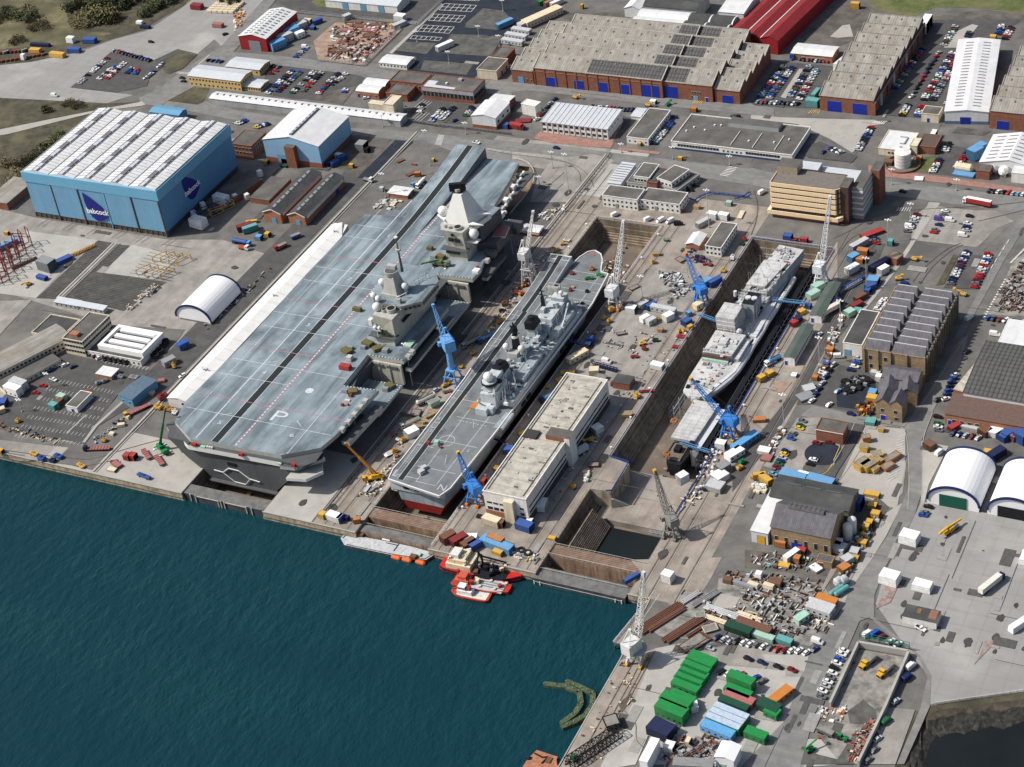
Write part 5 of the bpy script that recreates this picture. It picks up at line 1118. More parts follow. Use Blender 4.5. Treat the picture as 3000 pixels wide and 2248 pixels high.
for (x0,y0,x1,y1) in ((W_*.16,3,W_*1.0,5.4),(W_*.16,D_*1.05,W_*1.0,D_*1.05+2),(W_*.16,5.4,W_*.16+2,D_*1.05),(W_*1.0-2,5.4,W_*1.0,D_*1.05)): q.box(x0,y0,z,x1,y1,z+3,"fabric_white")
q.build('ring_roof', t); q = MB(); q.box(W_*.16+2,5.4,z,W_-2,D_*1.05,z+1.4,"dark_roof")
for k in range(3): q.box(W_*.26,8+k*D_*.27,z+1.4,W_*.9,8+k*D_*.27+D_*.14,z+2.6,"fabric_white")
split_build(q, 'rooflight', t)
for lab, a, b, c in (('left grey long site cabin at the end of the old slipway', (438,1062), (612,1105), (625,1065)), ('right grey long site cabin at the end of the old slipway', (618,1092), (835,1130), (842,1095))):
    B(lab, a, b, c, z=3, wall="tin_grey", roof='mono', rm="metal_pale", rise=.4, name='site_cabin', cat='cabin', win=[('f',5,1.2,1,.9)])
B('long grey roofed range running off the left edge of the photo', (-200,1570), (-85,1672), (385,1190), z=6.5, wall="render_cream", roof='gy', rm="fibre_roof", rise=1.2, name='range_building', win=[('r',20,3.6,1.2,1.3),('r',20,1,1.2,1.3)])
B('low lean-to range beside the long grey roofed range', (-40,1720), (40,1780), (305,1400), z=3.2, wall="render_cream", rm="felt_roof", rise=0, name='range_building', win=[('r',12,1.2,1,1)])
B('dark brown long shed by the lower left corner of the huge blue shed', (-120,240), (60,262), (225,60), z=5, wall="brick", rm="fibre_roof", rise=0, roof='flat', name='shed', cat='shed')
cr(0,1000)
B('blue grey workshop with metal roof beside the carrier quay road', (960,432), (1067,472), (1217,300), ref=(1067,472), base=(1067,497), z=5, wall="shed_blue_dark", roof='gx', rm=paint((.10,.15,.20)), rise=.5, name='workshop', cat='workshop', win=[('f',2,1.6,1.1,1.2)])
B('white roofed orange brick hut in the lower left car park', (772,262), (900,287), (947,220), base=(775,298), wall="brick_light", rm="metal_white", rise=0, name='hut', cat='hut', doors=[('r',.3,1.2,2.2),('r',.7,1.2,2.2)])
B('white hut with brown flat roof in the lower left car park', (532,522), (620,542), (742,420), base=(540,566), wall="render_white", rm="felt_roof", rise=.15, name='hut', cat='hut', doors=[('f',.55,1.3,2.2)])
# -- tan office tower
cr(2200,400)
t, W_, D_, z = B('tan banded six storey office tower by the right dock head', (160,372), (712,428), (745,300), ref=(712,428), base=(748,802), z=21.5, wall=paint((.035,.03,.028)), rm=paint((.17,.15,.135),.9), rise=.2, name='office_tower', cat='office tower')
for k in range(6):
    q = MB(); zz = z-1.9-k*3.35; e = 0 if k < 5 else 1.6; h_ = 2.3
    q.prism([(-.5-e,-.6-e),(W_-1.5+e,-.6-e),(W_+.5+e,1.6-e),(W_+.5+e,D_*.9+e),(W_+.2,D_*.9+e),(W_+.2,1.8-e),(W_-1.7,-.2-e),(-.2,-.2-e),(-.2,D_*.9),(-.5-e,D_*.9)], zz, zz+h_, "cream_band"); q.build('band', t)
for k in range(5):
    windows(t, 'f', 22, z-1.9-k*3.35-1.25, 1.1, 1.1, W_, D_, .02, .98); windows(t, 'r', 6, z-1.9-k*3.35-1.25, 1.1, 1.1, W_, D_, .1, .9)
q = MB(); q.box(-.1,-.1,0,W_*.99,D_,2.6,"brick"); q.build('plinth', t)
q = MB(); q.box(0,D_*.62,z,W_*.31,D_*1.2,z+4.6,paint((.34,.28,.21)),"felt_roof"); q.build('plant_room', t)
q = MB(); q.box(W_+.6,D_*.1,0,W_+5,D_*.75,z+1.4,paint((.09,.05,.04)),"felt_roof"); q.build('stair_tower', t)
q = MB(); q.box(W_+5.1,D_*.5,0,W_+11,D_*1.55,z-1.5,"tin_grey","felt_roof"); [q.box(W_+5.0,D_*.48,2.5+k*3.5,W_+11.1,D_*1.57,3.6+k*3.5,"render_white") for k in range(5)]; q.build('rear_wing', t)
q = MB(); q.box(W_+10,D_*1.56,0,W_+15,D_*2.2,z-.5,"brick","felt_roof"); q.build('stair_tower', t)
q = MB(); q.box(-1,D_*1.22,0,W_+8,D_*2.0,z-6,"tin_grey","metal_pale"); q.box(4,D_*1.4,z-6,W_*.5,D_*1.9,z-3,"tin_grey","metal_pale"); q.build('rear_block', t)
# -- right side
cr(2200,0)
t, W_, D_, z = B('white flat roofed boiler house with rooftop pipes beside the round tank', (1030,1202), (1275,1224), (1335,1075), base=(1035,1252), wall="render_cream", rm="metal_white", rise=.3, name='boiler_house', win=[('f',5,1.4,1.2,1.2,.3,.9)])
q = MB(); q.path([(W_*.5,D_*.7,z+.4),(W_*.75,D_*.7,z+.4),(W_*.75,D_*.35,z+.4),(W_*.6,D_*.35,z+.4)],.7,"tin_grey"); q.cyl(W_*.7,D_*.15,z,z+1,.7,"tin_grey",8); q.build('roof_pipe', t)
B('brown flat roofed annex right of the boiler house', (1350,1182), (1492,1197), (1562,1100), ref=(1492,1197), base=(1492,1256), wall="brick", rm=paint((.10,.075,.06),.9), rise=.2, name='annex')
B('small cream block between boiler house and brown annex', (1285,1180), (1345,1186), (1385,1125), z=5.5, wall="render_cream", rm="render_cream", rise=.2, name='block')
p = K((1230,1338), 0); t = thing('storage_tank', 'white cylindrical tank standing in a round dark bund', 'tank', p)
q = MB(); q.cyl(0,0,0,8.6,4.6,"render_white",28); q.cyl(0,0,8.6,9.2,4.6,"render_white",28,1.0); q.build('tank_shell', t)
q = MB(); q.ring([[(R*math.cos(k*math.pi/18),R*math.sin(k*math.pi/18),zz) for k in range(36)] for R, zz in ((10,0),(10,1.4),(9.4,1.4),(9.4,.1))], "brick", cap=False); q.build('bund_wall', t)
q = MB(); [q.ring([[(4.62*math.cos(k*math.pi/14),4.62*math.sin(k*math.pi/14),zz+d_) for k in range(28)] for d_ in (0,.25)], "tin_grey", cap=False) for zz in (2,4,6)]; split_build(q, 'hoop', t)
t, W_, D_, z = B('white gabled hall with slot rooflights cut by the right edge of the photo', (1852,1312), (2330,1345), (2420,1120), base=(1858,1345), wall="metal_white", roof='gy', rm="metal_white", rise=3.4, name='hall', cat='hall', lights=(4,7,5,.7,"vent_grey",.06), z=6)
B('brick plant house with silver flues in front of the gabled white hall', (1822,1382), (1930,1395), (1962,1345), base=(1825,1450), wall="brick", rm="felt_roof", rise=.2, name='plant_house')
B('white block at the right edge in front of the gabled hall', (2110,1400), (2300,1420), (2330,1330), base=(2112,1478), wall="render_white", rm="metal_white", rise=.1, name='block')
# -- stone mill with slate sawtooth roofs
cr(2200,900)
zS = 13.5
t, W_, D_, z = B('old stone mill with purple slate sawtooth roofs', (905,338), (1418,415), (1640,-92), z=zS, wall="stone", rm="felt_roof", rise=.2, name='stone_mill', cat='mill')
q = MB(); nbay = 9; bd = D_/nbay; wv = MB()
for col, (x0, x1) in enumerate(((.6,W_*.42),(W_*.46,W_-.6))):
    for k in range(nbay):
        y0, y1 = k*bd+.2, (k+1)*bd-.2; ym = y0+(y1-y0)*.78; in_ = 1.2 if k else .4
        q.face([(x0,y0,z+.2),(x1,y0,z+.2),(x1-in_,ym,z+3.3),(x0+in_,ym,z+3.3)], "slate_roof")
        q.face([(x0+in_,ym,z+3.3),(x1-in_,ym,z+3.3),(x1,y1,z+.2),(x0,y1,z+.2)], "slate_roof"); q.face([(x1,y0,z+.2),(x1,y1,z+.2),(x1-in_,ym,z+3.3)], "slate_roof"); q.face([(x0,y1,z+.2),(x0,y0,z+.2),(x0+in_,ym,z+3.3)], "slate_roof")
        wv.bar((x0+in_,ym,z+3.4),(x1-in_,ym,z+3.4),.38,"metal_pale")
split_build(q, 'roof_bay', t); split_build(wv, 'ridge', t)
q = MB(); [q.box(W_-.02,D_*k/18,0,W_+1.0,D_*k/18+1.1,z+1.2,"stone_dark") for k in range(19)]; [q.box(W_*f-.5,-.8,0,W_*f+.5,.02,z+.8,"stone") for f in (.02,.24,.44,.7,.98)]; split_build(q, 'buttress', t)  # right buttresses in darker stone, shade put into the colour
q = MB(); q.box(W_+.01,1.2,0,W_+.12,D_-1,z-.3,"stone_dark"); q.build('shaded_side_wall', t)  # dark stone sheet over the right wall, its shade painted in
windows(t,'f',3,8.2,2.2,1.6,W_,D_,.06,.42); windows(t,'f',2,3.2,2.2,1.6,W_,D_,.06,.34); windows(t,'r',17,3,5,1.4,W_,D_,.03,.97)
t, W_, D_, z = B('slate roofed stone link between the mill and the twin gabled lodge', (1062,560), (1352,590), (1392,492), z=9, wall="stone", roof='gx', rm="slate_roof", rise=2, name='stone_building', win=[('f',2,6.8,1.4,1.6,.05,.7)])
B('rear twin gables of the stone lodge', (1035,690), (1345,700), (1375,610), z=7.5, wall="stone", roof='gy', rm="slate_roof", rise=3, nb=2, name='stone_building', wd=(0,10))
B('front twin gabled stone lodge with blue door facing the cross road', (1010,765), (1222,802), (1290,690), base=(1005,905), wall="stone", roof='gy', rm="slate_roof", rise=2.8, nb=2, name='stone_building', win=[('f',2,5.2,1.6,1.6),('f',1,1.4,1.6,1.8,.6,.95)], doors=[('f',.28,2.4,3)], wd=(0,9))
B('black flat roofed store on the left flank of the stone mill', (745,288), (900,308), (1035,38), base=(750,382), wall="render_white", rm="dark_roof", rise=.2, name='store', doors=[('f',.25,3,3,"metal_blue")])
for lab, a, b, c, ba in (('nearer green roofed pale cabin beside the right dock', (265,398), (352,412), (524,150), (265,466)),):
    B(lab, a, b, c, ba, wall="render_white", roof='gy', rm="green_roof", rise=.6, name='dock_office', cat='cabin', win=[('r',14,2.2,1.2,1.1)], doors=[('f',.2,1.2,2.4)])
cr(2200,400)
B('farther green roofed pale cabin beside the right dock', (478,1442), (566,1462), (726,1192), ref=(566,1462), base=(566,1522), wall="render_white", roof='gy', rm="green_roof", rise=.6, name='dock_office', cat='cabin', win=[('r',14,2.2,1.2,1.1)], doors=[('f',.2,1.2,2.4)])
B('grey brown flat store roof beside the white boxes of the dock road', (1100,972), (1180,1000), (1215,950), z=4, wall="brick", rm=paint((.20,.19,.14),.9), rise=.1, name='store')
cr(2200,900)
B('square brick substation with flat roof and white rim', (525,985), (742,1025), (772,935), base=(525,1080), wall="brick", rm="felt_roof", rise=.35, name='substation', fascia=(.5,"render_white"))
t, W_, D_, z = B('large dark ribbed roof factory cut by the right edge of the photo', (1720,690), (2330,800), (2560,380), z=9, wall="metal_white", roof='gx', rm="fibre_dark", rise=1.6, nb=1, name='factory', cat='factory', win=[('f',22,3.6,1.0,2.0)])
B('pale weathered lean-to along the left side of the large factory', (1640,665), (1725,690), (1880,320), z=6, wall="brick", rm="old_white_roof", rise=0, name='factory', cat='factory')
B('long brick office with brown roof in front of the large factory', (1572,862), (2330,965), (2400,810), base=(1575,945), wall="brick_light", rm="brown_roof" if 0 else paint((.13,.085,.07),.9), roof='mono', rise=1.0, name='office_building', cat='office', win=[('f',11,1.6,1.6,1.9,.06,.98)], doors=[('f',.05,1.4,2.6),('f',.21,1.2,2.4),('f',.58,1.2,2.4)])
B('white snow bright roof shed at the right edge above the large factory', (2000,292), (2330,330), (2460,140), z=5, wall="render_white", rm="metal_white", rise=.1, name='shed', cat='shed')
cr(2200,1300)
barrel('nearer left white barrel shelter with navy rim and closed green door', (1425,480), (1848,560), (1990,235), 2.6, 8.6, nv, (.24,.76,6.6,"door_green"))
barrel('right white barrel shelter with navy rim and open green door, cut by the edge', (1912,570), (2335,650), (2480,325), 2.6, 8.6, nv, (.2,.8,6.0,"soot_black"))
# -- pump house
t, W_, D_, z = B('stone pump house with dark slate roof and tall arched windows', (160,668), (632,785), (722,560), base=(150,815), wall="stone", roof='gx', rm="slate_roof", rise=5.5, name='pump_house', cat='pump house', win=[('f',6,2.4,3.2,1.5)], doors=[('f',.42,4.2,3.6)])
q = MB(); q.box(W_*.2,D_*.42,z+5.1,W_*.8,D_*.58,z+6.2,"vent_grey","fibre_dark"); q.build('ridge_vent', t)
B('long dark slate rear range of the stone pump house', (150,420), (800,520), (890,415), z=9, wall="stone_dark", roof='gx', rm="dark_roof", rise=2.5, name='pump_house', cat='pump house', lights=(3,1,7,.9,"skylight",.12), wd=(0,15))
B('bright white lean-to on the left side of the pump house', (0,700), (135,725), (260,415), base=(0,795), wall="metal_white", roof='mono', rm="metal_white", rise=1.5, name='lean_to', cat='shed', doors=[('f',.6,3.4,4.4,paint(YEL))])
B('small stone hut with dark roof at the pump house corner', (530,945), (650,975), (670,920), z=3.4, wall="stone", rm="felt_roof", rise=.2, name='hut', cat='hut', doors=[('f',.25,2.4,2.6,paint(DRED))])
for lab, p in (('nearer of two upright white tanks beside the pump house', (785,765)), ('farther of two upright white tanks beside the pump house, rusty top', (820,715))):
    q = K(p, 0); t = thing('storage_tank', lab, 'tank', q); m_ = MB(); m_.cyl(0,0,0,7,2.1,"render_white",16); m_.sph(0,0,7,2.1,"render_white",16,6,.6); m_.build('tank_shell', t); m_ = MB(); [m_.bar((2.2*math.cos(a),2.2*math.sin(a),0),(1.9*math.cos(a),1.9*math.sin(a),7),.25,"tin_grey") for a in (0,2,4)]; split_build(m_, 'leg', t)
cr(2200,1648)
t, W_, D_, z = B('plain white house block with dark roof and two rusty patches on the pale apron', (1225,432), (1492,512), (1542,420), base=(1225,488), wall="render_white", rm="dark_roof", rise=0, name='store')
q = MB(); q.box(W_*.35,D_*.45,z+.13,W_*.47,D_*.85,z+.25,paint((.22,.11,.07),.9)); q.box(W_*.72,D_*.2,z+.13,W_*.95,D_*.95,z+.25,paint((.24,.12,.08),.9)); split_build(q, 'rusty_patch', t)
cr(1500,1648)
B('tall white gabled cabin at the bottom edge beside the scrap rows', (1645,1568), (1795,1600), (1862,1482), ref=(1795,1600), base=(1802,1655), wall="fabric_white", roof='gy', rm="fabric_white", rise=1.0, name='hut', cat='hut', doors=[('f',.4,2,3,paint(MINT))], z=6.5)
B('white slab sided box at the bottom edge left of the scrap rows', (1030,1602), (1092,1622), (1182,1432), z=7, wall="fabric_white", rm="fabric_white", rise=0, name='hut', cat='hut')
B('grey roof cut by the bottom edge between two white cabins', (1300,1640), (1620,1660), (1560,1590), z=5, wall="tin_grey", rm=paint((.22,.225,.225),.8), rise=0, name='shed', cat='shed')
cr(900,1300)
# -- the long white office with undercroft
t, W_, D_, z = B('long white dockside office with weathered pale roof between the middle and right docks', (1422,386), (1772,456), (2472,-506), ref=(1772,456), base=(1806,642), wall="render_white", rm="old_white_roof", rise=.5, name='dockside_office', cat='office')
q = MB(); q.box(-.05,-.08,0,W_+.08,D_+.05,3.3,"brick_light"); q.build('plinth', t)
q = MB(); q.box(W_*.5,-2.4,0,W_*.72,-.1,z-1.5,"render_cream"); q.box(W_-.3,D_*.46,0,W_+2.4,D_*.53,z+2.6,"render_white","felt_roof"); q.box(W_*.55,D_*.46,z+.1,W_-.3,D_*.53,z+2.6,"brick","felt_roof"); q.box(1,D_*.44,z+.1,W_*.35,D_*.50,z+1.2,paint((.05,.045,.04))); split_build(q, 'stair_tower', t)
for zz, h_ in ((3.9,1.6),(7.4,1.1)):
    windows(t, 'f', 3, zz, h_, 2.4, W_, D_, .04, .48); windows(t, 'f', 1, zz, h_, 2.0, W_, D_, .78, .96)
q = MB()
for zz, h_ in ((4.2,1.4),(7.5,.9)):
    for y0, y1 in ((.02,.45),(.55,.98)): q.box(W_-.02,D_*y0,zz,W_+.09,D_*y1,zz+h_,"dark_glass")
split_build(q, 'window_strip', t)
for k in range(30): 
    pass
q = MB(); q.box(W_+.0,1,0,W_+.16,D_-1,3.4,paint((.06,.05,.05))); q.build('undercroft', t)
q = MB(); random.seed(5)
for i in range(46): x, y = random.uniform(2,W_-3), random.uniform(3,D_-4); q.box(x,y,z+.13,x+random.uniform(.8,2.6),y+random.uniform(.5,1.4),z+.45,random.choice(["felt_roof","old_white_roof","fibre_roof","tin_grey"]))
for k in range(2): q.box(1.5+k*(W_-4),2,z+.13,1.9+k*(W_-4),D_-2,z+.4,"felt_roof")
split_build(q, 'roof_vent', t)
B('dark open shelter against the far end of the long dockside office', (2470,-500), (2550,-480), (2560,-530), z=4, wall="brick", rm="dark_roof", rise=0, name='shelter', cat='shelter', wd=(9,7))
# ================================================================ roads, yards, grass
cr(0,0)
patch("hillside_grass", "rough_grass", KS("-700,-300 1720,-300 1700,30 1480,40 1180,230 900,290 640,360 300,395 0,405 -700,420"), E1)
patch("scrub", "dark_scrub", KS("-700,405 0,400 640,350 930,265 1110,190 1180,240 900,320 560,430 250,505 0,530 -700,560"), E2)
patch("scrub", "dark_scrub", KS("520,30 900,-60 1300,-120 1600,-100 1500,40 1180,225 900,270 700,255 560,210"), E2)
patch("slab_yard", "slab_concrete", KS("-700,545 0,530 250,505 640,425 930,320 1180,255 1400,280 1740,320 1600,440 1440,400 1240,492 930,395 570,712 1080,772 870,838 0,795 -700,770"), E2)
patch("slab_yard", "slab_concrete", KS("1180,255 1480,60 1720,-140 2250,-200 2190,0 1790,375 1740,325 1400,285"), E1)
patch("car_park", "dark_asphalt", KS("930,395 1240,492 1440,400 1600,440 1300,560 1210,640 1190,700 940,752 570,712"), E3)
patch("rough_ground", "dark_scrub", KS("1300,500 1470,420 1600,445 1480,560 1370,600 1330,590"), E4)
patch("road", "road_asphalt", KS("2190,-60 2330,-120 1960,350 1690,640 1340,830 1310,870 1180,850 1120,800 1290,720 1500,560 1790,380"), E4)
patch("rough_grass_strip", "dark_scrub", KS("-700,770 0,795 840,842 1130,826 870,890 430,960 60,1040 0,1050 -700,1150"), E2)
patch("track", "concrete", KS("-700,1180 0,1052 400,970 860,880 1130,830 1190,790 1240,830 1150,860 800,905 420,1000 60,1090 0,1098 -700,1230"), E3)
patch("rough_grass_strip", "dark_scrub", KS("-700,1240 0,1100 420,1005 800,905 780,930 170,1385 60,1500 -150,1560 -700,1800"), E2)
patch("yard", "asphalt", KS("1310,835 1690,640 2211,700 2211,960 1330,832"), E2)
patch("rough_ground", "dark_scrub", KS("1380,770 1500,700 1700,720 1650,830 1600,850 1310,815"), E3)
line(_q := MB(), K((1700,445)), K((1560,570)), .4, E5, "line_white")
for i in range(8): line(_q, K((1430+i*14,600+i*1)), K((1450+i*14,585+i*1)), .5, E5, "line_white")
struct(_q.build('road_marking'))
cr(700,0)
patch("road", "road_asphalt", KS("-660,690 -250,830 0,900 640,985 900,1040 1300,1062 1500,1072 2211,1170 2211,1330 1900,1290 1500,1145 1250,1130 900,1090 0,985 -420,900 -760,850"), E2)
patch("road", "road_asphalt", KS("-250,480 -60,420 260,450 640,490 1100,560 1360,600 1560,615 2000,700 2211,760 2211,860 1990,740 1520,640 1200,645 1000,615 300,530 -300,560"), E3)
patch("grass_verge", "grass", KS("590,20 640,-40 760,-60 860,75 640,60"), E3)
patch("lot", "lot_asphalt", KS("1650,-10 1740,-160 2640,-200 2560,30 2330,150 2211,270 1900,640 1560,600 1360,575 1440,470 1240,430"), E2)
for a in ("1840,190 1980,70 2140,90 2200,150 2100,245 1830,225","1330,340 1600,350 1520,440 1260,410","1720,280 2140,290 2040,460 1610,430","1500,490 1900,520 1840,610 1470,570"):
    patch("lot_patch", "worn_asphalt", KS(a), E3)
patch("depot_yard", "dark_asphalt", KS("330,20 700,-60 1650,-10 1440,170 1240,160 440,100"), E2)
patch("forecourt", "concrete", KS("860,60 1310,90 1200,105 830,75"), E3)
patch("steel_yard", "brown_ground", KS("780,185 1260,190 1360,200 1010,535 860,520 640,480 600,330"), E2)
patch("yard", "asphalt", KS("440,110 780,180 600,340 640,480 520,490 300,470 380,330 530,190"), E2)
patch("kerb_path", "concrete", KS("1640,30 1655,40 1240,440 1215,430"), E4)
patch("car_park", "dark_asphalt", KS("230,520 900,590 1040,640 840,780 680,820 180,770"), E2)
patch("rubble_patch", "earth", KS("560,780 960,700 840,850 620,810"), E3)
patch("car_park", "dark_asphalt", KS("1480,790 1900,850 1830,1000 1760,1010 1380,960"), E2)
_q = MB()
for (x0,y0,x1,y1,n) in ((1620,85,1880,100,7),(1535,170,1790,185,7),(1450,258,1700,275,7),(1385,318,1620,335,7),(1720,0,1940,12,7)):
    dx, dy = (45,-52) if y0 > 10 else (30,-30)
    if y0 == 318: dx, dy = 25,-26
    for r in range(3 if y0 != 318 else 2):
        f = r/(2 if y0 != 318 else 1); line(_q, K((x0+dx*f,y0+dy*f)), K((x1+dx*f,y1+dy*f)), .35, E5, "line_white")
    for i in range(n): f = i/(n-1); line(_q, K((x0+(x1-x0)*f,y0+(y1-y0)*f)), K((x0+dx+(x1-x0)*f,y0+dy+(y1-y0)*f)), .35, E5, "line_white")
for i in range(9): line(_q, K((1590+i*3,1170-i*9)), K((1640+i*3,1178-i*9)), .5, E5, "line_white")
for k in range(4):
    for a, b in (((1400,890),(1500,810)),((1390,980),(1480,900))): line(_q, K((a[0]+k*22,a[1]+k*6)), K((b[0]+k*22,b[1]+k*6)), .25, E5, "line_white")
struct(_q.build('parking_lines'))
patch("fresh_asphalt", "lot_asphalt", KS("1265,1138 1412,1150 1095,1452 958,1445"), E4)
patch("yard", "asphalt", KS("1420,1150 1500,1145 1780,1165 1600,1400 1100,1500 1080,1460"), E2)
patch("rough_yard", "earth", KS("880,1100 1240,1130 960,1440 830,1380 690,1310"), E2)
cr(1400,0)
patch("works_road", "road_asphalt", KS("-150,690 80,650 270,665 2115,840 2211,830 2400,880 2400,980 2211,930 1400,850 900,790 400,735 80,770"), E2)
patch("yard", "earth", KS("560,110 1180,100 1240,150 1220,210 740,170 640,120"), E2)
patch("paved_court", "red_paving", KS("450,1125 505,1065 1035,1150 1140,1005 1175,1010 1080,1200 1000,1200 600,1160"), E3)
patch("paved_strip", "red_paving", KS("1140,1195 1480,1235 1470,1255 1130,1215"), E3)
patch("dark_court", "dark_asphalt", KS("1140,930 1240,960 1200,1110 1200,1180 1090,1150 1180,1000"), E3)
patch("road", "road_asphalt", KS("-60,1110 0,1125 640,1180 1100,1240 2211,1370 2500,1420 2500,1560 2211,1500 1800,1440 1090,1330 590,1255 70,1205 -60,1190"), E2)
patch("yard", "yard_concrete", KS("940,1250 1100,1300 900,1520 760,1640 420,1640 480,1460 600,1290"), E2)
patch("dock_road", "dark_asphalt", KS("1000,1580 1620,1645 1560,1690 980,1620"), E3)
_q = MB()
for i in range(7): line(_q, K((1960+i*12,1420-i*11)), K((2030+i*12,1432-i*11)), .55, E5, "line_white")
for i in range(5): line(_q, K((1740+i*16,845)), K((1770+i*16,815)), .5, E5, "line_yellow")
struct(_q.build('road_marking'))
cr(2200,0)
patch("grass_field", "grass", KS("940,0 900,-200 3000,-200 3000,260 2211,110 1900,70 1500,60 1330,130 1150,130 1000,60"), E1)
patch("earth_bank", "earth", KS("400,300 700,60 920,20 1000,70 1370,150 1900,80 2211,120 2211,180 1400,180 940,150 830,330 700,380 500,350"), E2)
patch("pale_earth", "concrete", KS("640,300 740,210 800,200 830,300 700,310"), E3)
patch("car_park", "dark_asphalt", KS("230,500 680,540 500,880 40,860 0,840"), E2)
patch("car_park", "dark_asphalt", KS("1380,160 2211,160 1900,330 1570,900 1400,960 1000,930 1060,860 1400,420"), E2)
patch("gravel_strip", "concrete", KS("1640,270 1790,200 1840,210 1700,390 1560,390"), E3)
patch("gravel_strip", "concrete", KS("390,560 430,560 280,800 240,790"), E3)
patch("forecourt", "concrete", KS("0,935 260,955 1000,975 1090,1010 980,1020 880,1190 820,1240 640,1130 380,1010 0,965"), E3)
patch("yard", "asphalt", KS("550,910 980,950 960,975 690,960 520,960"), E2)
patch("car_park", "dark_asphalt", KS("380,1210 560,1150 860,1270 820,1320 460,1280"), E4)
patch("grass_patch", "grass", KS("1280,1340 1400,1280 1520,1260 1430,1400 1300,1390"), E3)
patch("car_park", "dark_asphalt", KS("1560,1180 1900,1210 1800,1440 1440,1410"), E2)
patch("paved_strip", "red_paving", KS("950,1340 1130,1380 1800,1470 2300,1540 2300,1580 1700,1500 950,1420"), E3)
patch("grid_paving", "worn_asphalt", KS("1670,1030 1950,1065 1880,1100 1630,1080"), E3)
patch("road", "road_asphalt", KS("0,1360 160,1400 960,1450 2400,1620 2400,1760 1900,1690 960,1560 160,1500 0,1480"), E2)
_q = MB()
for i in range(5): line(_q, K((465+i*18,925)), K((490+i*18,900)), .5, E5, "line_yellow")
for i in range(6): line(_q, K((980+i*18,1010)), K((1010+i*18,985)), .5, E5, "line_white")
for (x, y) in ((1020,1880),(1180,1590)): pass
struct(_q.build('road_marking'))
cr(0,500)
patch("yard", "yard_concrete", KS("-50,300 280,380 1360,560 1800,560 2230,700 1650,1350 1500,1500 870,1240 -50,960"), E1)
patch("slab_yard", "pale_concrete", KS("-100,900 215,490 795,565 620,700 290,1035 -100,985"), E2)
patch("slipway", "dark_timber", KS("795,568 925,590 450,1042 295,1035"), E3)
patch("slipway", "dark_timber", KS("955,600 1050,610 830,830 1250,890 1350,905 1000,1140 840,1100 620,1070 510,1040"), E3)
patch("slab", "pale_concrete", KS("1068,605 1460,690 1260,885 830,832"), E4)
_q = MB()
for dx in (0,28): 
    line(_q, K((915+dx,592)), K((460+dx,1035)), 1.2, E5, "pale_concrete"); line(_q, K((890+dx*3,595)), K((440+dx*3,1030)), .5, E5, "rail_steel")
for k in range(6): line(_q, K((300+k*200,455+k*32)), K((390+k*200,395+k*32)), .3, E5, "rail_steel"); line(_q, K((340+k*200,460+k*32)), K((430+k*200,400+k*32)), .3, E5, "rail_steel")
for k in range(9): line(_q, K((1230-k*22,640+k*24)), K((1440-k*5,700+k*25)), .3, E5, "dark_timber")
struct(_q.build('slipway_rail'))
patch("yard", "asphalt", KS("380,1200 880,1250 1500,1290 1420,1400 1150,1640 870,1640 480,1500"), E3)
patch("quay_track", "yard_concrete", KS("-80,1060 260,1050 0,1330 -80,1400"), E3)
cr(0,1000)
patch("car_park", "dark_asphalt", KS("300,140 540,100 700,140 1240,240 960,430 650,830 -50,690 -50,540"), E4)
patch("quay_road", "asphalt", KS("-60,690 640,835 1000,560 1200,400 1290,470 900,840 700,880 -60,790"), E3)
_q = MB()
for r in range(7):
    a, b = (420+r*-50, 330+r*75), (900+r*-40, 430+r*70)
    for i in range(18):
        f = i/17; x, y = a[0]+(b[0]-a[0])*f, a[1]+(b[1]-a[1])*f
        line(_q, K((x,y)), K((x+24,y-26)), .18, E5+.03, "line_white")
for i in range(12): line(_q, K((850+i*30,185+i*5)), K((875+i*30,160+i*5)), .22, E5+.03, "line_white")
line(_q, K((175,310)), K((335,170)), .6, E5+.03, "concrete"); line(_q, K((540,750)), K((700,600)), .8, E5+.03, "concrete")
struct(_q.build('parking_lines'))
patch("ramp", "dark_asphalt", KS("980,490 1050,540 800,690 690,835 650,835 690,770"), E5+.04)
patch("ramp_strip", "concrete", KS("985,490 1003,500 790,690 690,825 668,825 760,695"), E5+.07)
_q = MB()
for x0, x1 in ((-.8,.3),(1.2,1.7)): line(_q, (x0,1), (x0+.3,345), x1-x0, E5, "pale_concrete")
line(_q, (0,1), (.2,345), .5, E5+.03, "rail_steel")
for x in (126.6,): line(_q, (x,8), (x,346), .9, E5, "pale_concrete"); line(_q, (x+1.6,8), (x+1.6,346), .5, E5, "pale_concrete"); line(_q, (x+.8,8), (x+.8,346), .35, E5+.03, "rail_steel")
for x, y1 in ((133,330),(137.5,330),(145,300),(193,282),(198,282),(232,282),(237,282),(290,300),(295,290),(307,250)): line(_q, (x,1), (x,y1), .3, E5, "rail_steel"); line(_q, (x+.9,1), (x+.9,y1), .12, E5, "concrete")
struct(_q.build('crane_rail'))
_q = MB(); cr(0,1000)
for pth in ("-60,870 240,915 640,960 760,960 1000,880 1300,800","-60,925 500,995 700,1020 950,960","0,900 200,930"):
    P = smooth(KS(pth)); [line(_q, a, b, .35, E5, "rail_steel") for a, b in zip(P, P[1:])]
cr(1400,0)
for pth in ("560,1290 780,1330 900,1420 940,1520","500,1640 640,1540 690,1490","600,1290 720,1310 830,1400 830,1470","460,1620 560,1520 700,1400"): 
    P = smooth(KS(pth)); [line(_q, a, b, .3, E5, "rail_steel") for a, b in zip(P, P[1:])]
cr(2200,400)
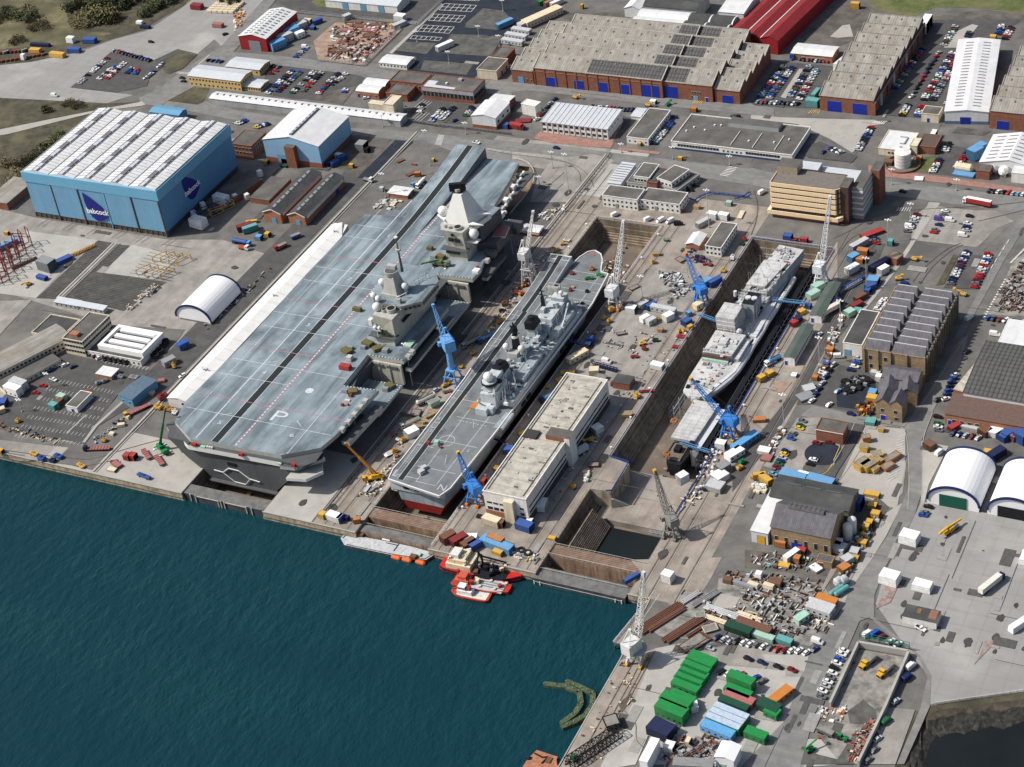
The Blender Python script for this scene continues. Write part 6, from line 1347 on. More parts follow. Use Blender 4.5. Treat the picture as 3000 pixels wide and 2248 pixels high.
for pth in ("0,800 40,700 60,560 20,440","660,830 820,760 1000,640 1230,600 2000,560 2300,520","1310,1180 1400,1060 1600,900 1700,870","1380,1180 1470,1050 1640,910 1720,880","700,960 800,830 880,790","1840,690 2211,600"): 
    P = smooth(KS(pth)); [line(_q, a, b, .35, E5, "rail_steel") for a, b in zip(P, P[1:])]
struct(_q.build('curved_rail'))
# right hand side
cr(2200,400)
patch("yard", "asphalt", KS("700,820 1200,500 1500,520 2300,640 2300,760 2130,690 1550,1240 1110,1260 880,1420 700,1400"), E1)
patch("pale_road", "concrete", KS("1440,535 1535,540 1340,840 1200,1060 900,1440 880,1420 1100,1150 1290,860"), E3)
patch("yard", "yard_concrete", KS("1300,660 1440,560 1800,600 1980,600 2130,690 2000,740 1830,900 1300,840"), E2)
patch("verge", "dark_scrub", KS("1640,960 1680,970 1560,1200 1500,1210"), E4)
patch("car_park", "dark_asphalt", KS("1690,950 1990,980 1830,1240 1560,1230"), E3)
patch("road", "road_asphalt", KS("1990,980 2180,640 2330,640 2160,830 2050,1010 1700,1640 1640,1640 1830,1290"), E2)
patch("scrap_yard", "mud", KS("2120,1010 2400,830 2400,1480 1880,1440 2050,1180"), E2)
patch("dock_road", "dark_asphalt", KS("905,880 1090,870 930,1240 880,1420 700,1640 520,1640 720,1280"), E2)
_q = MB()
for k in range(5): line(_q, K((2090-k*32,840+k*50)), K((2070-k*32,875+k*50)), .4, E5, "line_white")
for i in range(6): line(_q, K((1180+i*20,610)), K((1200+i*20,580)), .4, E5, "line_white")
for i in range(10): line(_q, K((1500-i*7,600+i*14)), K((1660-i*7,620+i*14)), .2, E5, "line_white")
for i in range(12): line(_q, K((2110+i*10,1020-i*10)), K((2102+i*10,1028-i*10)), 1.0, E5, "line_white")
for i in range(16): line(_q, K((2060-i*11,1160+i*20)), K((2056-i*11,1168+i*20)), 1.0, E5, "line_white")
struct(_q.build('road_marking'))
cr(2200,900)
patch("mill_yard", "dark_asphalt", KS("720,470 920,520 1060,580 1010,880 500,790 560,650"), E2)
patch("mill_yard", "lot_asphalt", KS("740,600 900,580 1010,620 1000,850 700,810 690,700"), E3)
patch("road", "road_asphalt", KS("1640,250 1700,250 1460,650 1300,880 1240,910 1010,910 500,800 400,880 480,900 900,950 1210,975 1260,1010 1270,1200 1290,1360 1270,1640 1330,1640 1370,1340 1380,1090 1480,830 1700,440 1760,240"), E2)
patch("dock_road", "dark_asphalt", KS("380,640 640,120 700,140 460,620 260,930 120,1160 -150,1500 -150,1300"), E2)
patch("forecourt", "yard_concrete", KS("380,900 560,900 780,950 720,1130 660,1330 540,1370 220,1330 100,1290 250,1090"), E3)
patch("side_road", "dark_asphalt", KS("790,940 920,960 880,1060 700,1340 650,1440 520,1440 640,1360 770,1110"), E4)
patch("yard", "concrete", KS("930,960 1250,990 1250,1300 1180,1640 700,1460 740,1360 870,1080"), E2)
patch("forecourt", "concrete", KS("1380,1090 1600,1130 1440,1440 1400,1600 1370,1640 1390,1350"), E3)
q = K((586,1190)); patch("round_pit", "lot_asphalt", [Vector((q.x+8.6*math.cos(k*math.pi/16), q.y+8.6*math.sin(k*math.pi/16))) for k in range(32)], E5+.03)
q = K((560,1320)); patch("worn_round", "worn_asphalt", [Vector((q.x+8*math.cos(k*math.pi/16), q.y+6*math.sin(k*math.pi/16))) for k in range(32)], E4+.01)
patch("brown_patch", "brown_ground", KS("190,600 330,610 260,700 160,680"), E4)
patch("pallet_rack_ground", "earth", KS("400,680 480,640 540,660 480,790 370,790"), E4)
patch("office_yard", "asphalt", KS("1440,1080 1560,940 2330,1080 2330,1230 1500,1130"), E3)
_q = MB()
for pth in ("1225,975 1330,880 1480,650 1700,300 1760,230","1380,1640 1390,1350 1380,1090 1470,860","1270,1640 1285,1360 1260,1010 1210,975","1000,915 1220,935 1250,890","700,1430 830,1250 920,1090 930,960","650,1300 780,1080 840,940"):
    P = smooth(KS(pth)); [line(_q, a, b, .3, E5, "concrete") for a, b in zip(P, P[1:])]
for i in range(16): line(_q, K((1100+i*6,1420-i*24)), K((1190+i*4,1370-i*22)), .25, E5, "line_white")
P = smooth(KS("470,1370 540,1375 620,1340 660,1270 720,1130")); [line(_q, a, b, .3, E5+.02, "line_yellow") for a, b in zip(P, P[1:])]
struct(_q.build('kerb_line'))
cr(2200,1300)
patch("apron", "slab_concrete", KS("1380,470 2330,640 2600,520 2600,1950 2230,2010 1800,2058 1500,2103 1400,2135 1440,2070 1460,1900 1300,1720 1010,1300 1080,1060 1260,720"), E3)
patch("road", "road_asphalt", KS("1270,80 1290,230 1270,380 1100,760 800,1190 690,1440 500,1640 400,1900 280,2240 -100,2640 420,2640 430,2500 520,2180 700,1850 880,1440 960,1410 1130,1560 1350,1720 1430,1900 1370,2150 1180,2600 1240,2600 1450,2130 1460,1880 1370,1720 1000,1410 1000,1230 1080,1020 1320,600 1390,380 1380,60"), E4)
patch("verge", "concrete", KS("1100,560 1230,480 1090,760 930,1010 740,1330 600,1500 680,1300 850,900"), E3)
patch("pump_yard", "earth", KS("-50,860 640,930 720,900 850,760 640,1080 600,1180 -50,1030"), E2)
patch("pump_road", "asphalt", KS("-200,1000 650,1080 620,1110 -200,1060"), E3)
patch("path", "apron_concrete", KS("690,930 900,680 930,690 640,1110 560,1240 540,1240"), E4)
patch("scrap_yard", "mud", KS("-260,1060 580,1130 670,1290 660,1500 480,1640 0,1560 -300,1480"), E2)
patch("dark_patch", "worn_asphalt", KS("460,560 900,620 900,700 760,900 640,1000 640,780"), E2)
patch("scrap_bund", "earth", KS("1020,430 1120,520 950,800 760,1050 720,1250 640,1240 640,1110 860,720 900,560"), E4+.01)
patch("road_verge", "yard_concrete", KS("1000,100 1260,150 1230,400 1100,560 1020,430"), E2)
cr(2200,1648)
patch("car_row_ground", "pale_concrete", KS("90,750 470,760 430,890 320,850 120,800"), E5)
patch("skip_yard", "mud", KS("880,710 1270,780 1100,1180 860,1640 700,1600 560,1430 640,1170 830,780"), E5+.02)
patch("pale_yard", "pale_concrete", KS("-700,900 60,840 450,900 330,1200 250,1440 560,1430 700,1300 830,1400 700,1640 -100,1700 -700,1700"), E2)
patch("wet_patch", "worn_asphalt", KS("400,1640 440,1500 540,1560 700,1600 860,1350 830,1640"), E5+.03)
patch("wet_patch", "worn_asphalt", KS("780,1210 910,1120 1010,1200 1020,1270 900,1320 800,1310"), E5+.03)
for a in ("1080,190 1200,180 1130,330 1010,380 1060,280","1900,640 2080,620 2080,660 1960,670 1800,840 1860,740","1500,650 1525,650 1520,680 1475,675"): patch("stained_slab", "red_stain", KS(a), E5)
patch("back_road", "yard_concrete", KS("1110,1180 1330,1200 1170,1640 930,1640 1060,1300"), E5)
cr(1500,1648)
patch("wharf", "apron_concrete", KS("880,795 1160,700 1240,690 1000,1100 700,1700 380,1680 650,1180"), E2)
patch("wharf_road", "pale_concrete", KS("1160,700 1460,640 1420,780 1180,1230 1000,1640 700,1690 1010,1080"), E3)
patch("apron", "apron_concrete", KS("960,-20 1700,-40 1600,150 1480,330 1290,360 1170,230"), E1)
patch("scrap_yard", "mud", KS("1330,240 1640,250 2211,480 2211,580 1560,430 1540,640 1200,600 1120,540 1280,360"), E2)
patch("hardstand", "concrete", KS("1690,255 1850,290 1790,390 1620,360"), E4)
patch("car_park", "yard_concrete", KS("1560,640 2211,700 2900,830 2700,960 1640,880 1450,700"), E2)
patch("cabin_yard", "pale_concrete", KS("1450,750 1640,830 2211,880 2300,1640 1040,1640 1180,1230"), E2)
patch("wharf_stain", "earth", KS("860,1150 970,1060 950,1140 890,1220"), E4)
_q = MB()
for x0, x1 in (((990,800),(520,1640)),((1060,780),(600,1640)),((1100,780),(640,1640)),((1160,720),(900,1200))): line(_q, K(x0), K(x1), .3, E5, "rail_steel")
P = smooth(KS("900,1200 1010,1290 1000,1440 1060,1500")); [line(_q, a, b, .3, E5, "rail_steel") for a, b in zip(P, P[1:])]
struct(_q.build('crane_rail'))
# -- bank and dark pool, lower right
b = MB(); inner = [Vector((v.x+ (4 if i < 2 else 5), v.y-5)) for i, v in enumerate(pond)]
pd = [v for v in pond]; n_ = 7
rock = []
import mathutils
def off(i, d):
    c = Vector((520,-140)); v = pd[i]; return v + (c-v).normalized()*d
random.seed(11)
rings = []
for k, (d_, z_) in enumerate(((0,.02),(3,-.2),(6,-.7),(9,-1.4),(12,-2.2),(16,-3.4))):
    pts = []
    for i in range(len(pd)-3):
        a, c = off(i, d_), off(min(i+1,len(pd)-4), d_)
        for j in range(6):
            p = a.lerp(c, j/6); jt = .9 if k > 1 else .1; pts.append((p.x+random.uniform(-jt,jt), p.y+random.uniform(-jt,jt), z_+(random.uniform(-.55,.55) if k > 1 else 0)))
    rings.append(pts)
for k, (r0, r1) in enumerate(zip(rings, rings[1:])):
    for i in range(len(r0)-1): b.face([r0[i], r1[i], r1[i+1], r0[i+1]][::-1], "weed_bank" if k in (1,) else "rock" if k else "dark_scrub")
struct(b.build('rocky_bank'))
b = MB(); b.face([(380,-300,-2.7),(620,-300,-2.7),(620,0,-2.7),(380,0,-2.7)], "pond_water"); struct(b.build('pool_water'))

# patched repairs, oil stains and joints on the yards
mat("patch_dark", (.085,.083,.08), .9, .2, .5); mat("patch_pale", (.27,.262,.245), .9, .15, .5); mat("oil_stain", (.06,.057,.053), .7, .3, .8)
random.seed(31)
for nm_, m_, n_ in (('repair_patch',"patch_dark",120),('repair_patch',"patch_pale",90),('oil_stain',"oil_stain",130),('ground_joint',"patch_dark",60)):
    b = MB()
    for i in range(n_):
        x0, y0, x1, y1 = random.choice(((-150,0,-26,330),(290,0,415,330),(290,0,415,330),(-40,335,400,455),(302,-90,395,0),(102,5,146,340),(192,5,238,280),(372,8,460,75)))
        x, y = random.uniform(x0,x1), random.uniform(y0,y1); z = E5+.03+i*.0006
        if nm_ == 'oil_stain':
            r = random.uniform(.5,2.2); k = random.uniform(.5,2.4); b.face([(x+r*math.cos(a)*random.uniform(.7,1.2),y+r*k*math.sin(a)*random.uniform(.7,1.2),z) for a in [j*.628 for j in range(10)]], m_)
        elif nm_ == 'ground_joint':
            L = random.uniform(8,40); w_ = .22; b.face([(x,y,z),(x+w_,y,z),(x+w_,y+L,z),(x,y+L,z)] if i%2 else [(x,y,z),(x+L,y,z),(x+L,y+w_,z),(x,y+w_,z)], m_)
        else:
            w_, h_ = random.uniform(.8,5), random.uniform(1.5,11); w_, h_ = (w_, h_) if i%3 else (h_, w_); b.face([(x,y,z),(x+w_,y,z),(x+w_,y+h_,z),(x,y+h_,z)], m_)
    struct(b.build(nm_))
# ================================================================ vehicles
ORD = ['first','second','third','fourth','fifth','sixth','seventh','eighth','ninth','tenth','eleventh','twelfth','thirteenth','fourteenth','fifteenth','sixteenth','seventeenth','eighteenth','nineteenth','twentieth']
def scr(p):
    v = Vector((p[0],p[1],0))-CAM; return (v.dot(RT)/v.dot(FW), v.dot(DN)/v.dot(FW))
def finalize(items):
    """items: (object, label); repeats of one label are told apart by their order in the photo"""
    by = {}
    for o, l in items: by.setdefault(l, []).append(o)
    for l, os_ in by.items():
        if len(os_) == 1: os_[0]['label'] = l; continue
        xs = [scr(o.location) for o in os_]
        hor = max(x for x, y in xs)-min(x for x, y in xs) > max(y for x, y in xs)-min(y for x, y in xs)
        os_ = sorted(os_, key=lambda o: scr(o.location)[0 if hor else 1])
        n = len(os_)
        for i, o in enumerate(os_):
            o['label'] = f"{l}, {ORD[i] if i < 20 else 'number '+str(i+1)} from {'left' if hor else 'top'}"
            o['group'] = l
CARC = {'white':(.72,.72,.71),'silver':(.42,.44,.46),'black':(.012,.012,.015),'navy':(.012,.025,.10),'blue':(.02,.08,.34),'red':(.40,.02,.02),'dark red':(.16,.012,.018),'grey':(.13,.14,.15),'green':(.02,.12,.05),'yellow':(.65,.45,.03),'pale blue':(.18,.36,.50),'purple':(.10,.06,.24)}
CODE = dict(w='white',s='silver',k='black',n='navy',b='blue',r='red',d='dark red',g='grey',e='green',y='yellow',p='pale blue',u='purple')
RND = 'wwwwwsssssskkkkkggnnnnbbbrrrddgpe'
_cm = {}
mat("tyre", (.015,.015,.015), .9, .2, .5)
mat("car_glass", (.015,.02,.025), .08, .05, .5, spec=.8)
def loft(mb, secs, m): mb.ring([[(x, y*hw, z) for y, z in ((-1,z0),(-1.0,z0+(z1-z0)*.6),(-.9,z1),(.9,z1),(1.0,z0+(z1-z0)*.6),(1,z0))] for x, hw, z0, z1 in secs], m)
def carparts(kind, col):
    k = (kind, col)
    if k in _cm: return _cm[k]
    pm = paint(CARC.get(col, (.3,.3,.3)) if isinstance(col, str) else col, .3)
    b, g, wh = MB(), MB(), MB()
    if kind == 'van':
        loft(b, [(-2.6,.95,.3,2.2),(-2.4,.98,.3,2.3),(1.0,.98,.3,2.3),(1.7,.96,.3,1.5),(2.5,.9,.3,1.05),(2.65,.8,.35,.8)], pm)
        g.prism([(1.05,-.85),(1.72,-.85),(1.72,.85),(1.05,.85)],1.52,2.15,"car_glass",poly2=[(.98,-.8),(1.12,-.8),(1.12,.8),(.98,.8)]); W = (-1.7,1.65)
    elif kind == 'pickup':
        loft(b, [(-2.5,.88,.35,.95),(-.3,.9,.35,.95),(-.25,.88,.35,1.65),(.7,.86,.35,1.65),(1.3,.9,.35,1.0),(2.4,.85,.35,.9)], pm)
        g.box(-2.3,-.7,.7,-.5,.7,.99,"tyre"); g.box(-.28,-.87,1.05,.95,.87,1.5,"car_glass"); W = (-1.5,1.5)
    else:
        q = .25 if kind == 'hatch' else 0
        loft(b, [(-2.15,.78,.3,.8),(-2.0,.86,.25,.92),(-1.2,.88,.25,.95),(1.0,.88,.25,.92),(1.9,.84,.25,.78),(2.15,.72,.3,.62)], pm)
        loft(b, [(-1.75-q,.76,.9,.95),(-1.2-q*2,.68,.9,1.45),(.2,.68,.9,1.46),(.95,.74,.9,.94)], pm)
        g.prism([(-1.85-q,-.70),(-1.2-q*2,-.70),(-1.2-q*2,.70),(-1.85-q,.70)],.97,1.4,"car_glass",poly2=[(-1.3-q*2,-.66),(-1.2-q*2,-.66),(-1.2-q*2,.66),(-1.3-q*2,.66)])
        g.prism([(.2,-.72),(1.02,-.72),(1.02,.72),(.2,.72)],.96,1.42,"car_glass",poly2=[(.2,-.66),(.3,-.66),(.3,.66),(.2,.66)])
        g.box(-1.2,-.75,1.0,.3,.75,1.33,"car_glass"); W = (-1.35,1.35)
    for x in W:
        for y in (-.86,.86): wh.ring([[(x+.32*math.cos(a*math.pi/4),y+s,.32+.32*math.sin(a*math.pi/4)) for a in range(8)] for s in (-.1,.1)],"tyre")
    al = MB()
    for q in (b, g, wh): al.add(q.v, q.f, q.mats[0]) if len(q.mats) == 1 else [al.face([q.v[i] for i in f], q.mats[mi_]) for f, mi_ in zip(q.f, q.m)]
    w1 = MB(); w1.ring([[(.32*math.cos(a*math.pi/4),s,.32*math.sin(a*math.pi/4)) for a in range(8)] for s in (-.1,.1)],"tyre")
    _cm[k] = (b.mesh('body'), g.mesh('windows'), w1.mesh('wheel'), W, al)
    return _cm[k]
CARS = []
def car(p, col, head=0, place='', kind=None, z=.36):
    q = K(p, 0); col = CODE.get(col, col); kind = kind or random.choice(['hatch','saloon','saloon'])
    CARS.append((q.x, q.y, RAD(head), col, kind, place, z))
def row(place, p0, p1, head=0, cols=None, step=2.7, gap=.06, kind=None, n=None):
    a, b = K(p0), K(p1); L = (b-a).length; n = len(cols) if cols else n or max(2, int(L/step)+1)
    for i in range(n):
        f = i/max(1,n-1); c = cols[i] if cols else random.choice(RND)
        if not cols and random.random() < gap: continue
        if c == '.': continue
        car((p0[0]+(p1[0]-p0[0])*f+random.uniform(-2,2), p0[1]+(p1[1]-p0[1])*f+random.uniform(-2,2)), c, head+random.uniform(-4,4)+(180 if random.random() < .35 else 0), place, kind)
random.seed(21)
cr(0,0)
P_ = 'in the slab yard car park'
row(P_,(930,418),(1215,497),75,'sgrnnkdnnnbk'); row(P_,(872,482),(645,680),5); row(P_,(1010,520),(870,640),0,'wswkwrwr'); row(P_,(930,548),(805,645),0,'bswksgw'); row(P_,(1072,560),(1030,600),0,'snbn'); row(P_,(1112,572),(1095,606),0,'rrbb'); row(P_,(1310,525),(1295,545),60,'sw'); row(P_,(1245,590),(1185,640),60,'bwsw'); row('behind the yellow office',(1690,498),(1795,508),70,'knbn'); row('beside the yellow office',(1480,640),(1490,670),0,'kk'); car((1225,348),'k',0,'alone on the pale slab yard'); car((445,785),'w',0,'at the lower edge of the slab yard','van'); car((1825,285),'k',60,'on the road by the red shed')
cr(700,0)
P_ = 'in the lot beside the yellow office'
row(P_,(430,583),(235,760),0); row(P_,(495,592),(300,765),0); row(P_,(608,592),(435,760),0); row(P_,(668,600),(520,745),0); row(P_,(800,606),(645,762),0,'nksgwkrebrw'); row(P_,(832,640),(745,690),0,'wskn'); row(P_,(262,605),(300,580),0,'dr'); row(P_,(275,545),(325,550),70,'kkg'); row(P_,(865,735),(855,752),0,'wb'); row(P_,(865,608),(870,612),0,'w')
P_ = 'in the lot below the glazed dark office'
row(P_,(1655,892),(1560,985),0,'kkswswwbs'); row(P_,(1735,880),(1640,975),0,'knkswsws'); row(P_,(1890,880),(1840,945),0,'knsse'); row(P_,(1490,858),(1465,912),0,'ksw'); car((1750,985),'n',70,P_)
P_ = 'in the small lot behind the pale blue hangar'
row(P_,(-10,1010),(55,985),0,'wsnb'); row(P_,(140,1040),(235,1012),0,'ysnwbk'); car((1030,802),'w',30,'beside the small brick workshop'); car((540,392),'w',0,'beside the steel yard','van'); row('beside the steel yard',(530,408),(460,470),0,'bsgb'); car((1925,1165),'w',-10,'on the road at the ski jump end','pickup')
cr(1400,0)
row('behind the white two storey office',(925,872),(1250,900),70,'kgwgwrrgknkn'); row('in the row right of the long low office',(1568,1000),(1425,1172),0,'nbbknswwswspk'); car((1592,957),'n',0,'at the back of the long low office'); row('beside the small white tower block',(622,812),(480,975),60,'nsksrw'); car((372,1052),'n',0,'beside the gabled workshop on brick'); car((637,1207),'n',-5,'on the main road near the round dock head'); car((1765,975),'w',60,'on the roof edge road of the canteen','van'); row('behind the wide white canteen',(2070,950),(2100,952),0,'g.k')
cr(2200,0)
P_ = 'in the lot right of the great brick works'
row(P_,(262,552),(75,795),0); row(P_,(335,557),(150,800),0); row(P_,(470,548),(318,785),0); row(P_,(525,578),(395,810),0,step=3.6); row(P_,(62,835),(378,850),70,'prkswnkkwk'); row('in front of the brown messroom',(340,482),(632,507),70,'b.kkrkwnro'.replace('o','r'))
P_ = 'along the right wall of the eight bay works'
row(P_,(1395,392),(1170,720),0); row('in the thin line left of the big car park',(1520,437),(1300,790),62,step=4.9); 
P_ = 'in the big double row car park'
row(P_,(1632,440),(1400,815),0); row(P_,(1692,460),(1470,820),0); P_ = 'along the left side of the long white shed'; row(P_,(1838,430),(1590,850),0); row('in the lot behind the long white shed',(1655,222),(1560,372),0); row('in the lot behind the long white shed',(1772,272),(1715,372),0); row('in the lot behind the long white shed',(1820,340),(1800,372),0,'ws'); row('in the top right corner car park',(2032,220),(1990,300),0); row('in the top right corner car park',(2110,232),(2055,320),0); row('at the foot of the big car park',(1272,860),(1222,942),0,'kswswyk'); row('left of the cream hut',(1385,868),(1345,945),0,'rdswb'); row('in the single row on the pale forecourt',(972,1040),(870,1220),0,'rkwsnbkkksgws'); row('in the small dark lot behind the tan tower',(640,1212),(730,1245),50,'ukwnws'); car((587,1242),'n',80,'in the small dark lot behind the tan tower')
P_ = 'in the lot right of the boiler house'
row(P_,(1600,1172),(1572,1228),0,'kksw'); row(P_,(1525,1302),(1472,1396),0,'nkdwsgww'); row(P_,(1755,1240),(1668,1362),0,'ekrdrwss'); row('beside the tan office tower',(1005,1942),(1012,1978),0,'ngr'); car((90,1570),'w',65,'left of the tan office tower','van')
cr(2200,400)
row('along the road by the brick paved strip',(1930,450),(2205,478),70,'kkwkrspw'); car((1228,455),'k',0,'driving on the main road'); P_ = 'in the open lot right of the tan tower'
row(P_,(1345,640),(1268,778),0,'dwsnwg'); row(P_,(1572,614),(1558,642),0,'wg'); row(P_,(1522,726),(1478,786),0,'n.gr'); row(P_,(1770,656),(1742,770),0,'k.wns'); car((1522,682),'u',0,P_,'van'); car((1612,690),'w',0,P_,'van'); car((1715,812),'w',0,P_,'van'); car((1285,742),'w',0,P_,'van')
row('in the left column above the stone mill',(1748,945),(1618,1200),0,'nwnsndnswwkng'); row('in the right column above the stone mill',(1922,962),(1808,1225),0,'rwbwrwsrrdgr'); car((1255,1215),'n',-10,'alone on the yard above the stone mill','van'); row('in the white cluster beside the stone mill',(1085,1332),(1028,1408),0,'wwwwsw'); car((1768,1482),'w',65,'driving up the road beside the stone mill','van'); row('along the scrap yard fence',(1925,1482),(2205,1515),60,'bkdwkns'); car((1975,1615),'w',0,'beside the bright white shed','van'); car((552,1612),'w',65,'driving on the dark road beside the right dock')
cr(2200,900)
P_ = 'in the yard left of the stone mill'
row(P_,(868,425),(842,492),0,'sbw'); row(P_,(812,520),(812,560),0,'n'); car((705,690),'p',70,P_); car((635,800),'w',70,P_); car((712,412),'w',20,P_,'van'); row('parked along the dock road kerb',(665,478),(495,768),68,'sknsnnwb'[:7],kind='hatch'); car((812,875),'n',-5,'on the cross road below the stone mill')
P_ = 'in the forecourt left of the round dark pit'
row(P_,(418,930),(395,990),-8,'g.ey'); row(P_,(330,1040),(325,1072),-5,'gb'); row(P_,(285,1175),(178,1362),-12,'nysnedgr'[:7]+'p'); row(P_,(508,1246),(482,1282),-8,'wk'); row('against the square brick substation',(535,1110),(640,1108),0,'d.d')
row('along the lean-to of the large factory',(1650,560),(1580,752),40,'wbnkbnw'); car((1512,760),'k',60,'on the road beside the large factory'); car((1750,372),'k',60,'on the road beside the large factory'); P_ = 'beside the long brick office'
row(P_,(1512,897),(1520,1008),0,'k.ewg'); row('in the row before the long brick office',(1637,1035),(1840,1068),70,'nnsds'); car((1527,1190),'w',68,'beside the left barrel shelter','van')
cr(2200,1300); row('in front of the left barrel shelter',(1435,520),(1395,592),0,'k.gb')
cr(1500,1648); P_ = 'in the front row behind the green cabins'
for x, y, c in ((1665,618,'n'),(1722,632,'w'),(1768,650,'w'),(1822,650,'k'),(1880,658,'w'),(1932,672,'w'),(1985,676,'g'),(2040,690,'w'),(2095,702,'g'),(2150,716,'r'),(2212,722,'d'),(2267,722,'w'),(2325,725,'w'),(2386,740,'w'),(2455,715,'n')): car((x,y),c,66,P_)
car((1605,706),'s',-8,'alone in front of the front parking row')
for x, y, c in ((1915,790,'k'),(2025,820,'n'),(2155,855,'k'),(2270,880,'d')): car((x,y),c,-12,'in the loose line below the front row')
for x, y, c in ((1692,897,'k'),(1756,912,'w'),(1806,912,'b'),(1856,920,'r'),(1975,945,'b'),(2032,972,'g')): car((x,y),c,62,'beside the low green site office')
cr(2200,1648); car((540,655),'w',-8,'at the end of the front parking row','van')
for x, y, c in ((755,725,'w'),(735,752,'w'),(715,795,'b'),(695,825,'w'),(675,865,'k'),(662,905,'w'),(642,940,'g'),(625,975,'w'),(606,1010,'s'),(580,1050,'w'),(572,1095,'g')): car((x,y),c,-8,'in the column left of the walled skip yard')
for x, y, c, k in ((948,592,'w','van'),(1010,590,'b','van'),(1060,612,'d',None),(1135,650,'w',None),(1190,672,'w',None)): car((x,y),c,60,'behind the green fence of the walled yard',k)
for x, y, c, k in ((1295,855,'w','van'),(1265,945,'n','van'),(1175,1135,'s',None),(1030,1440,'s',None),(1005,1530,'g',None),(955,1612,'g',None)): car((x,y),c,66,'outside the right wall of the skip yard',k)
car((1095,1300),'e',66,'outside the right wall of the skip yard','van'); car((1375,546),'w',-20,'beside the plain white house block','pickup')
cr(0,1000); P_ = 'in the lower left car park'
for x, y, c in ((400,185,'w'),(436,190,'b'),(495,197,'w'),(532,202,'w'),(598,216,'n'),(420,246,'n'),(352,370,'r'),(292,427,'r')): car((x,y),c,62 if y < 300 else 15,P_)
car((435,320),'w',-12,P_,'pickup'); row('in front of the white ring roof building',(715,102),(810,142),60,'wkdw'); row('at the near end of the white covered walkway',(1480,290),(1490,300),60,'w')
cr(1400,400); row('at the head of the middle dock',(1112,645),(1380,682),62,'w.w',kind='van'); row('at the head of the middle dock',(1480,692),(1558,700),62,'ww',kind='van'); row('right of the cabin offices',(1758,405),(1720,442),0,'kk'); car((1648,612),'r',30,'beside the right cabin office'); car((1625,720),'k',20,'at the right corner of the middle dock head','van')
cr(1400,900); car((1045,452),'w',-10,'on the pale yard between the docks','van'); cr(700,900); car((1600,680),'s',62,'beside the dockside tanker lorries')
CARS.sort(key=lambda c: (Vector((c[0],c[1],0))-CAM).length)
items = []; proto = {}
KN = {'hatch':'car','saloon':'car','van':'van','pickup':'pickup truck'}
for i, (x, y, h, col, kind, place, z) in enumerate(CARS[:300]):
    bm_, gm, wm_, W, al = carparts(kind, col)
    near = i < 170
    if near:
        key = (kind, col)
        if key not in proto:
            t = thing('parked_'+('van' if kind == 'van' else 'car'), '', KN[kind], (x,y), h, z)
            obj('body', bm_, t); obj('windows', gm, t)
            for wx in W:
                for wy in (-.86,.86): obj('wheel', wm_, t, (wx,wy,.32))
            proto[key] = t
        else: t = copy_tree(proto[key], None, (x,y,z), h)
    else:
        key = ('far',kind,col)
        if key not in proto: proto[key] = al.mesh('parked_car')
        t = obj('parked_'+('van' if kind == 'van' else 'car'), proto[key], None, (x,y,z), h); t['category'] = KN[kind]
    items.append((t, f"{col} {KN[kind]} {place}"))
finalize(items)
st = MB()
for x, y, h, col, kind, place, z in CARS[300:]:
    al = carparts(kind, col)[4]; c, s = math.cos(h), math.sin(h); k = len(st.v)
    st.v += [(x+a*c-b_*s, y+a*s+b_*c, z+d_) for a, b_, d_ in al.v]
    mm_ = [st.mi(q) for q in al.mats]; st.f += [tuple(k+q for q in f) for f in al.f]; st.m += [mm_[q] for q in al.m]
o = st.build('parked_cars'); o['kind'] = 'stuff'; o['label'] = 'rows of parked cars in the farther car parks'; o['category'] = 'cars'
